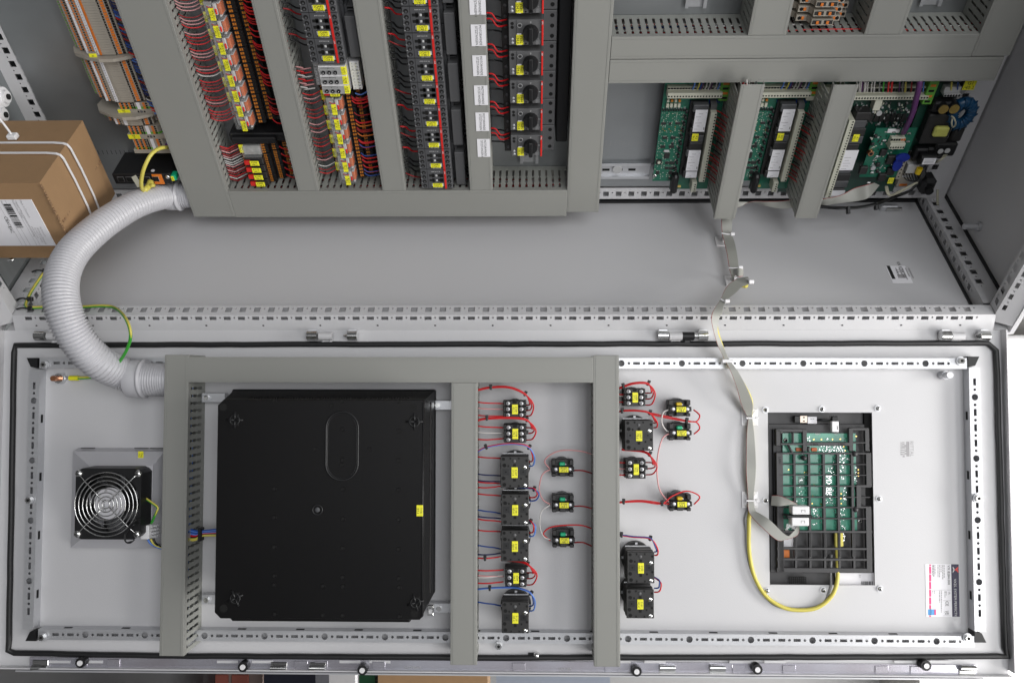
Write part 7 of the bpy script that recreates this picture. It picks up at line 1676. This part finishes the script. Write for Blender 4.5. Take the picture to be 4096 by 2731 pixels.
# support strips above the boards, seen below the duct
# ---- third board group with the power supply
bo = Vector((M.pt(*P6(560, 1380), .03).x, M.pt(*P6(700, 1300), .03).y, 0))
def cq(x, y, h): return M.pt(*P6(x, y), h)-bo
t = thing(M, bo, 'controller_board', 'large dark green controller board crowded with parts at the right end', 'circuit board')
hc = .026; yt = cq(800, 60, hc).y; yb3 = cq(500, 1330, hc).y; xl = .5095-bo.x; xr = cq(1170, 300, hc).x
mb = MB(); mb.box((xl, yb3, hc-.0016), (xr, yt, hc), PCBD); mb.build('board', t)
h = .046; a, b = cq(335, 292, h), cq(1192, 238, h); mb = MB(); mb.box((xl, a.y, hc), (b.x, b.y, h), CREAM, .0006); mb.box((xl, b.y+.0005, hc), (b.x, b.y+.012, h-.008), CREAM, .0006)
for k in range(26): x = a.x+(b.x-a.x)*(k+.5)/26; mb.cyl((x, (a.y+b.y)/2, h), .0017, .0004, HOLE, seg=8); mb.box((x-.0022, b.y+.003, h-.008), (x+.0022, b.y+.010, h-.0076), HOLE)
mb.build('connector_strip', t)
h = .056; xa3 = (cq(278, 525, h).x+cq(25, 1390, h).x)/2-.002; xb3 = (cq(340, 525, h).x+cq(88, 1340, h).x)/2; yy1 = cq(300, 522, h).y; yy0_ = cq(40, 1400, h).y
mb = MB(); mb.box((xa3, yy0_, hc), (xb3, yy1, h), CREAM, .0006)
for k in range(30): y = yy0_+(yy1-yy0_)*(k+.5)/30; mb.cyl(((xa3+xb3)/2+.002, y, h), .0015, .0004, HOLE, seg=8)
mb.build('terminal_strip', t)
mb = MB(); h = .050; yt2, yb4 = cq(400, 430, h).y, cq(170, 1370, h).y; n = 11; xr3 = xb3+.027
for k in range(n): y0, y1 = yb4+(yt2-yb4)*k/n, yb4+(yt2-yb4)*(k+1)/n; mb.box((xb3+.001, y0+.0007, hc), (xr3-(.003 if k % 3 == 0 else 0), y1-.0007, h), DGREY if k % 2 else BLACKM, .001)
mb.build('relay_modules', t)
mb = MB(); a, b = cq(235, 1085, h), cq(310, 858, h); mb.box((xb3+.002, a.y, h+.0002), (xr3-.001, b.y, h+.0009), PAPER)
for k in range(5): mb.box((xb3+.004+.002*(k % 2), a.y+.003+k*.006, h+.0009), (xb3+.014+.002*(k % 3), a.y+.0036+k*.006, h+.0012), INKG)
a = cq(140, 1345, h); mb.box((xb3+.002, a.y-.006, h+.0002), (xr3-.001, a.y+.006, h+.0009), PAPER); mb.build('module_label', t)
q = cq(352, 722, h+.001); mb = MB(); mb.tag(q.x, q.y, h+.0004, .0150, .0110, ['K1', '/42.2'], -90, tscale=.3); mb.build('tag', t)
r_ = random.Random(55); mb = MB(); mc = MB()
for i in range(190):
    x, y = r_.uniform(340, 1080), r_.uniform(310, 600); q = cq(x, y, hc); z = r_.uniform(.0008, .004)
    (mb if r_.random() < .5 else mc).box((q.x-r_.uniform(.0006, .002), q.y-r_.uniform(.0006, .002), hc), (q.x+r_.uniform(.0006, .002), q.y+r_.uniform(.0006, .002), hc+z), r_.choice([LGREY, SOLDER, CREAM, MGREY, BLACKM, BLACKM]) )
for k in range(7): q = cq(520+62*k, 480, hc); mc.box((q.x-.0035, q.y-.008, hc), (q.x+.0035, q.y+.007, hc+.003), BLACKM); [mb.box((q.x+s_*.0042-.0004, q.y-.007+j*.0032, hc), (q.x+s_*.0042+.0004, q.y-.006+j*.0032, hc+.0008), SOLDER) for s_ in (-1, 1) for j in range(5)]
q = cq(600, 345, .04); mb.box((q.x-.007, q.y-.010, hc), (q.x+.006, q.y+.011, .042), CREAM, .0008)
q = cq(612, 428, hc); mb.cyl((q.x, q.y, hc), .005, .004, LGREY, seg=16)
mb.build('small_components', t); mc.build('chips', t)
# smaller raised board
hs_ = .050; a0_, b0_, c0_ = cq(548, 608, hs_), cq(1048, 625, hs_), cq(455, 1165, hs_); d0_ = cq(360, 1165, hs_)
t2o = bo+Vector(((a0_.x+b0_.x)/2, c0_.y, 0)); t2 = thing(M, t2o, 'communication_board', 'small bright green board with white connector and blue discs on the controller', 'circuit board')
def sq_(x, y, h): return cq(x, y, h)+bo-t2o
xl2, xr2, yb5, yt5 = sq_(548, 608, hs_).x*.5+sq_(425, 1165, hs_).x*.5, sq_(1048, 625, hs_).x, sq_(455, 1165, hs_).y, sq_(800, 608, hs_).y
mb = MB(); mb.box((xl2, yb5, hs_-.0016), (xr2, yt5, hs_), PCB); mb.build('board', t2)
mb = MB(); a, b = sq_(728, 850, .066), sq_(918, 800, .066); mb.box((a.x, a.y, hs_), (b.x, b.y+.003, .066), CREAM, .0006); mb.box((a.x+.001, b.y+.003, hs_), (b.x-.001, b.y+.011, .060), CREAM, .0006)
for k in range(6): x = a.x+(b.x-a.x)*(k+.5)/6; mb.cyl((x, a.y+.004, .066), .0017, .0004, HOLE, seg=8); mb.box((x-.0018, b.y+.005, .060), (x+.0018, b.y+.009, .0604), HOLE if k < 4 else COIL)
mb.build('connector_strip', t2)
mb = MB()
for x, y in ((785, 645), (890, 665), (770, 690), (865, 730), (945, 660), (942, 752), (600, 920), (540, 1045), (530, 1105), (490, 1220), (665, 740), (820, 610)): q = sq_(x, y, hs_); mb.box((q.x-r_.uniform(.002, .005), q.y-.0016, hs_), (q.x+r_.uniform(.002, .005), q.y+.0018, hs_+.004), STEEL, .001)
q = sq_(785, 640, hs_); mb.box((q.x-.012, q.y-.003, hs_), (q.x+.010, q.y+.005, hs_+.002), WHITE, .0006); mb.build('shield_clamps', t2)
mb = MB(); mc = MB()
for i in range(80): q = sq_(r_.uniform(520, 820)-0, r_.uniform(640, 1140), hs_); (mb).box((q.x-r_.uniform(.0005, .0016), q.y-r_.uniform(.0005, .0016), hs_), (q.x+r_.uniform(.0005, .0016), q.y+.001, hs_+.001), r_.choice([SOLDER, LGREY, CREAM, BLACKM, BLACKM]))
for (x, y, s_) in ((575, 690, .004), (540, 780, .004), (660, 870, .008), (745, 950, .011), (600, 1015, .005), (740, 1085, .010), (595, 1090, .004), (430, 1070, .010), (640, 1150, .010)): q = sq_(x, y, hs_); mc.box((q.x-s_*.7, q.y-s_*.8, hs_), (q.x+s_*.7, q.y+s_*.8, hs_+.003+s_*.4), BLACKM, .001)
q = sq_(515, 880, hs_); mb.cyl((q.x, q.y, hs_), .006, .006, COPPER, seg=16, r2=.005); mb.cyl((q.x, q.y, hs_+.006), .003, .0006, HOLE, seg=12); q = sq_(540, 1045, hs_); mb.cyl((q.x, q.y, hs_), .0045, .006, ZINC, seg=14); mb.build('small_components', t2); mc.build('chips', t2)
for x, y, rx, ry in ((890, 950, .0125, .0085), (830, 1035, .0085, .0125)):
    q = sq_(x, y, .064); mb = MB(); P = [(q.x+rx*math.cos(2*math.pi*k/20), q.y+ry*math.sin(2*math.pi*k/20)) for k in range(20)]; mb.prism(P, .060, .0635, BLUEC); mb.box((q.x-.001, q.y-.001, hs_), (q.x+.001, q.y+.001, .06), STEEL); mb.build('varistor', t2)
P = [M.pt(*P6(1085, 60), .075), M.pt(*P6(1068, 160), .076), M.pt(*P6(1040, 280), .076), M.pt(*P6(1000, 430), .074), M.pt(*P6(945, 560), .068), M.pt(*P6(895, 660), .058)]
wire(M, P, .0048, 'purple', 'bus_cable', 'thick violet bus cable hanging down to the small bright green board', 'cable', None, 10)
# power supply board
po_ = M.pt(*P6(1200, 900), .0); po_ = Vector((po_.x, po_.y, 0)); t3 = thing(M, po_, 'power_supply_board', 'dark green power supply board with blue choke and round capacitors', 'circuit board')
def pq3(x, y, h): return M.pt(*P6(x, y), h)-po_
hq = .032; xl4 = pq3(1180, 320, hq).x-.002; xr4 = .787-po_.x-.016; yt4, yb6 = pq3(1400, 90, hq).y, pq3(1100, 860, hq).y
mb = MB(); mb.box((xl4-.012, yb6, hq-.0016), (xr4, yt4, hq), PCBD); mb.build('board', t3)
mb = MB(); a, b = pq3(1352, 252, .05), pq3(1552, 220, .05); mb.box((a.x, a.y, hq), (b.x, b.y, .050), LGREY, .0006); mb.box((a.x, b.y, hq), (b.x, b.y+.010, .044), LGREY, .0006)
for k in range(6): x = a.x+(b.x-a.x)*(k+.5)/6; mb.cyl((x, (a.y+b.y)/2, .050), .0020, .0004, HOLE, seg=8)
mb.build('connector_strip', t3)
for x, y in ((1355, 400), (1478, 398)): q = pq3(x, y, .062); mb = MB(); mb.cyl((q.x, q.y, hq), .0095, .028, BLACK, seg=20); mb.cyl((q.x, q.y, hq+.028), .0084, .0008, GOLD, seg=20); mb.build('capacitor', t3)
for x, y in ((1322, 878), (1400, 872)): q = pq3(x, y, .056); mb = MB(); mb.cyl((q.x, q.y, hq), .0062, .022, BLACK, seg=16); mb.cyl((q.x, q.y, hq+.022), .0050, .0006, LGREY, seg=16); mb.build('capacitor', t3)
q = pq3(1565, 450, .05); mb = MB(); P = [(q.x+.016*math.cos(an*math.pi/8), q.y+.022*math.sin(an*math.pi/8), .046) for an in range(16)]; mb.tube(P, .0095, CYANC, 10, closed=True, sub=1)
for k in range(14): an = k*2*math.pi/14; mb.tube([(q.x+.006*math.cos(an), q.y+.010*math.sin(an), .050), (q.x+.016*math.cos(an), q.y+.022*math.sin(an), .0565), (q.x+.026*math.cos(an), q.y+.033*math.sin(an), .050)], .0016, CYANC, 5, sub=2)
mb.build('blue_choke', t3)
q = pq3(1320, 655, .060); mb = MB(); mb.box((q.x-.026, q.y-.030, hq), (q.x+.022, q.y+.030, .052), BLACKM, .002); mb.build('transformer', t3); mb = MB(); mb.box((q.x-.012, q.y-.010, .052), (q.x+.014, q.y+.010, .0620), YELP if False else mat('yellow_winding_tape', (.50, .50, .12), .35, var=.15), .003); mb.build('winding', t3)
mb = MB(); q = pq3(1065, 712, hq); mb.screw((q.x, q.y, hq), .0048, .003); mb.build('board_screw', t3)
mb = MB()
for (x, y, sx, sy, z) in ((1290, 300, .016, .010, .022), (1060, 850, .012, .012, .018), (1190, 840, .012, .012, .018), (1330, 790, .020, .014, .020), (1230, 390, .010, .014, .012), (1490, 640, .010, .016, .012), (1500, 300, .009, .006, .016)): q = pq3(x, y, hq); mb.box((q.x-sx, q.y-sy, hq), (q.x+sx, q.y+sy, hq+z), BLACK if sx > .01 else BLACKM, .003)
mb.build('chips', t3)
wire(M, [M.pt(*P6(1440, 470), .06), M.pt(*P6(1475, 500), .066), M.pt(*P6(1490, 560), .064), M.pt(*P6(1460, 598), .062), M.pt(*P6(1445, 550), .066), M.pt(*P6(1455, 490), .062)], .0015, 'cream', 'wire_loop', 'small pale wire loop below the blue choke', 'wire', None)
q0 = M.pt(*P6(1090, 980), .066); q1 = M.pt(*P6(1270, 975), .066); mb = MB((q0.x, q0.y, .04)); mb.cyl((q0.x, q0.y, .058), .0105, q1.x-q0.x, BLACK, ax=0, seg=16); mb.box((q0.x+.003, q0.y-.006, .0680), (q1.x-.002, q0.y+.007, .0690), PAPER, .0002)
for k in range(3): mb.box((q0.x+.006, q0.y-.003+k*.003, .0690), (q0.x+.022, q0.y-.0022+k*.003, .0692), INKG)
single(mb, 'buffer_battery', M, 'black cylindrical battery with a white label under the power supply board', 'battery')
for k in range(4): wire(M, [M.pt(*P6(1270, 990+k*4), .06), M.pt(*P6(1320+8*k, 960), .066), M.pt(*P6(1360+12*k, 905), .05)], .0009, 'cream', 'wire', 'thin pale wire from the battery up to the capacitors', 'wire', 'pale wires of the battery')
# terminal cluster below
q0, q1 = M.pt(*P6(790, 1310), .045), M.pt(*P6(1080, 1010), .045); mb = MB((q0.x, q1.y, 0)); n = 9
tt_ = thing(M, (q0.x, q1.y, 0), 'terminal_group', 'beige terminals with yellow tag in the dark lower right corner of the boards', 'terminal group'); oo = Vector((q0.x, q1.y, 0)); mb = MB(oo)
mb.box((q0.x+.006, q0.y, .004), (q1.x, q1.y, .036), BEIGE, .001); mb.box((q0.x+.006, q0.y+(q1.y-q0.y)*.68, .036), (q1.x, q1.y, .05), LGREY, .001); mb.build('terminal_body', tt_)
mb = MB(oo)
for k in range(9): x = q0.x+.010+(q1.x-q0.x-.014)*k/9; mb.box((x, q0.y+.003, .036), (x+.0025, q0.y+.007, .037), ORANGE); mb.box((x, q0.y+(q1.y-q0.y)*.55, .036), (x+.0025, q0.y+(q1.y-q0.y)*.6, .037), HOLE); mb.box((x, q0.y+(q1.y-q0.y)*.38, .036), (x+.0035, q0.y+(q1.y-q0.y)*.46, .0365), PAPER)
mb.build('levers', tt_)
mb = MB(oo); a = M.pt(*P6(870, 1080), .052); mb.box((a.x-.004, a.y-.022, .006), (a.x+.004, a.y+.022, .052), BEIGE, .0008)
for k in range(5): mb.cyl((a.x, a.y-.016+k*.008, .052), .0015, .0004, HOLE, seg=8)
mb.tag(a.x-.012, a.y-.024, .0525, .013, .010, ['K1', '/42'], -90); mb.build('tag', tt_)
for k in range(6): wire(M, [M.pt(*P6(895+32*k, 1130), .045), M.pt(*P6(920+30*k, 1190), .060), M.pt(*P6(1000+15*k, 1215), .062), M.pt(*P6(1090, 1200-14*k), .058), M.pt(*P6(1150, 1120-20*k), .05)], .0011, 'black', 'wire', 'black wire arching over the beige terminals in the lower right corner', 'wire', 'black wires over the lower right terminals')
q = M.pt(*P6(1115, 1125), .060); mb = MB(q); mb.cyl((q.x-.006, q.y-.004, .054), .0055, .012, YELP, ax=1, seg=12); single(mb, 'yellow_sleeve', M, 'yellow sleeve round the black wires in the lower right corner', 'sleeve')
for k in range(3): wire(M, [M.pt(*P6(690+10*k, 1270), .05), M.pt(*P6(700+12*k, 1330), .06), M.pt(*P6(740+6*k, 1378-4*k), .066), M.pt(*P6(850, 1340-8*k), .070), M.pt(*P6(960, 1280-6*k), .066), M.pt(*P6(1060, 1225-4*k), .06)], .0016, 'cream', 'wire', 'cream wire sagging across the dark lower right corner', 'wire', 'cream wires in the lower right corner')
for k in range(4): wire(C, [Sc(*P6(-60, 1490+7*k), .075-.004*k), Sc(*P6(150, 1508+6*k), .08), Sc(*P6(400, 1500+6*k), .08), Sc(*P6(620, 1450+6*k), .085), Mc(*P6(800, 1380+6*k), .05), Mc(*P6(960, 1320+4*k), .05), Mc(*P6(1060, 1240), .045)], .0017, 'black', 'wire', 'black wire in the bundle sagging under the ribbon cable', 'wire', 'black bundle under the ribbon cable')
for x, y, lab in ((262, 1525, 'left black tie on the sagging black bundle'), (580, 1480, 'right black tie on the sagging black bundle')): q = Sc(*P6(x, y), .082); mb = MB(q); mb.box(q-Vector((.003, .010, .003)), q+Vector((.003, .004, .005)), BLACK, .001); single(mb, 'cable_tie', C, lab, 'cable tie')
q = M.pt(*P6(1180, 1290), .03); mb = MB((q.x, q.y, 0)); mb.box((q.x-.014, q.y-.016, 0), (q.x+.012, q.y+.020, .034), BLACK, .006); mb.cyl((q.x-.002, q.y, .034), .008, .008, BLACK, seg=10); single(mb, 'cable_gland', M, 'shapeless black cable clamp in the dark lower right corner', 'clamp')
wire(M, [M.pt(*P6(1285, 1310), .02), M.pt(*P6(1283, 1380), .03), M.pt(*P6(1285, 1480), .03)], .0022, 'cream', 'cable_tail', 'pale cable tail hanging at the rear corner', 'cable', None)
gv = 'coloured wires above the controller board'
for k, (x, c_) in enumerate(((390, 'white'), (408, 'white'), (425, 'purple'), (450, 'white'), (462, 'white'), (485, 'white'), (530, 'white'), (560, 'white'), (620, 'grey'), (665, 'green'), (722, 'red'), (760, 'red'), (848, 'purple'), (885, 'grey'), (917, 'yellow'), (985, 'dred'), (1122, 'lblue'), (1440, 'yellow'), (1512, 'blue'))):
    mw([M.pt(*P6(x-4, 195), .040), M.pt(*P6(x, 150), .045), M.pt(*P6(x+6, 80), .05)], c_, .0017 if c_ in ('red', 'yellow') else .0013, '%s wire dropping into the connector of the controller board' % cn[c_], gv)
q = M.pt(*P6(1225, 160), .045); mb = MB((q.x, q.y, 0)); mb.box((q.x-.008, q.y-.030, .006), (q.x+.008, q.y+.035, .045), mat_gr, .0008)
for k in range(6): mb.box((q.x-.005, q.y-.026+k*.010, .045), (q.x+.004, q.y-.022+k*.010, .0456), ORANGE if k % 2 else HOLE)
single(mb, 'earth_terminal', M, 'green and yellow terminals left of the power supply board', 'terminal')
q = M.pt(*P6(1650, 120), .045); mb = MB((q.x, q.y, 0)); mb.box((q.x-.011, q.y-.010, .034), (q.x+.011, q.y+.010, .044), BLACKM, .001); mb.tag(q.x, q.y, .0442, .020, .018, ['G1', '/40.2'], 0); single(mb, 'tag_plate', M, 'yellow tag plate at the top corner of the power supply board', 'tag')
# studs and latch below the rear post
q = S.pt(*L4(650, 110), .02); mb = MB((q.x, q.y, 0)); mb.box((q.x-.020, q.y, 0), (q.x+.014, q.y+.012, .012), ZINC, .002); mb.cyl((q.x-.01, q.y, .006), .004, .03, STEEL, ax=0, seg=10); single(mb, 'latch_bracket', S, 'bright zinc latch bracket at the rear edge of the side panel', 'bracket')

single(FINE, 'fine_wires', M, 'many thin red, white and black wires at the relays and contactors', 'wires', None, 'stuff')
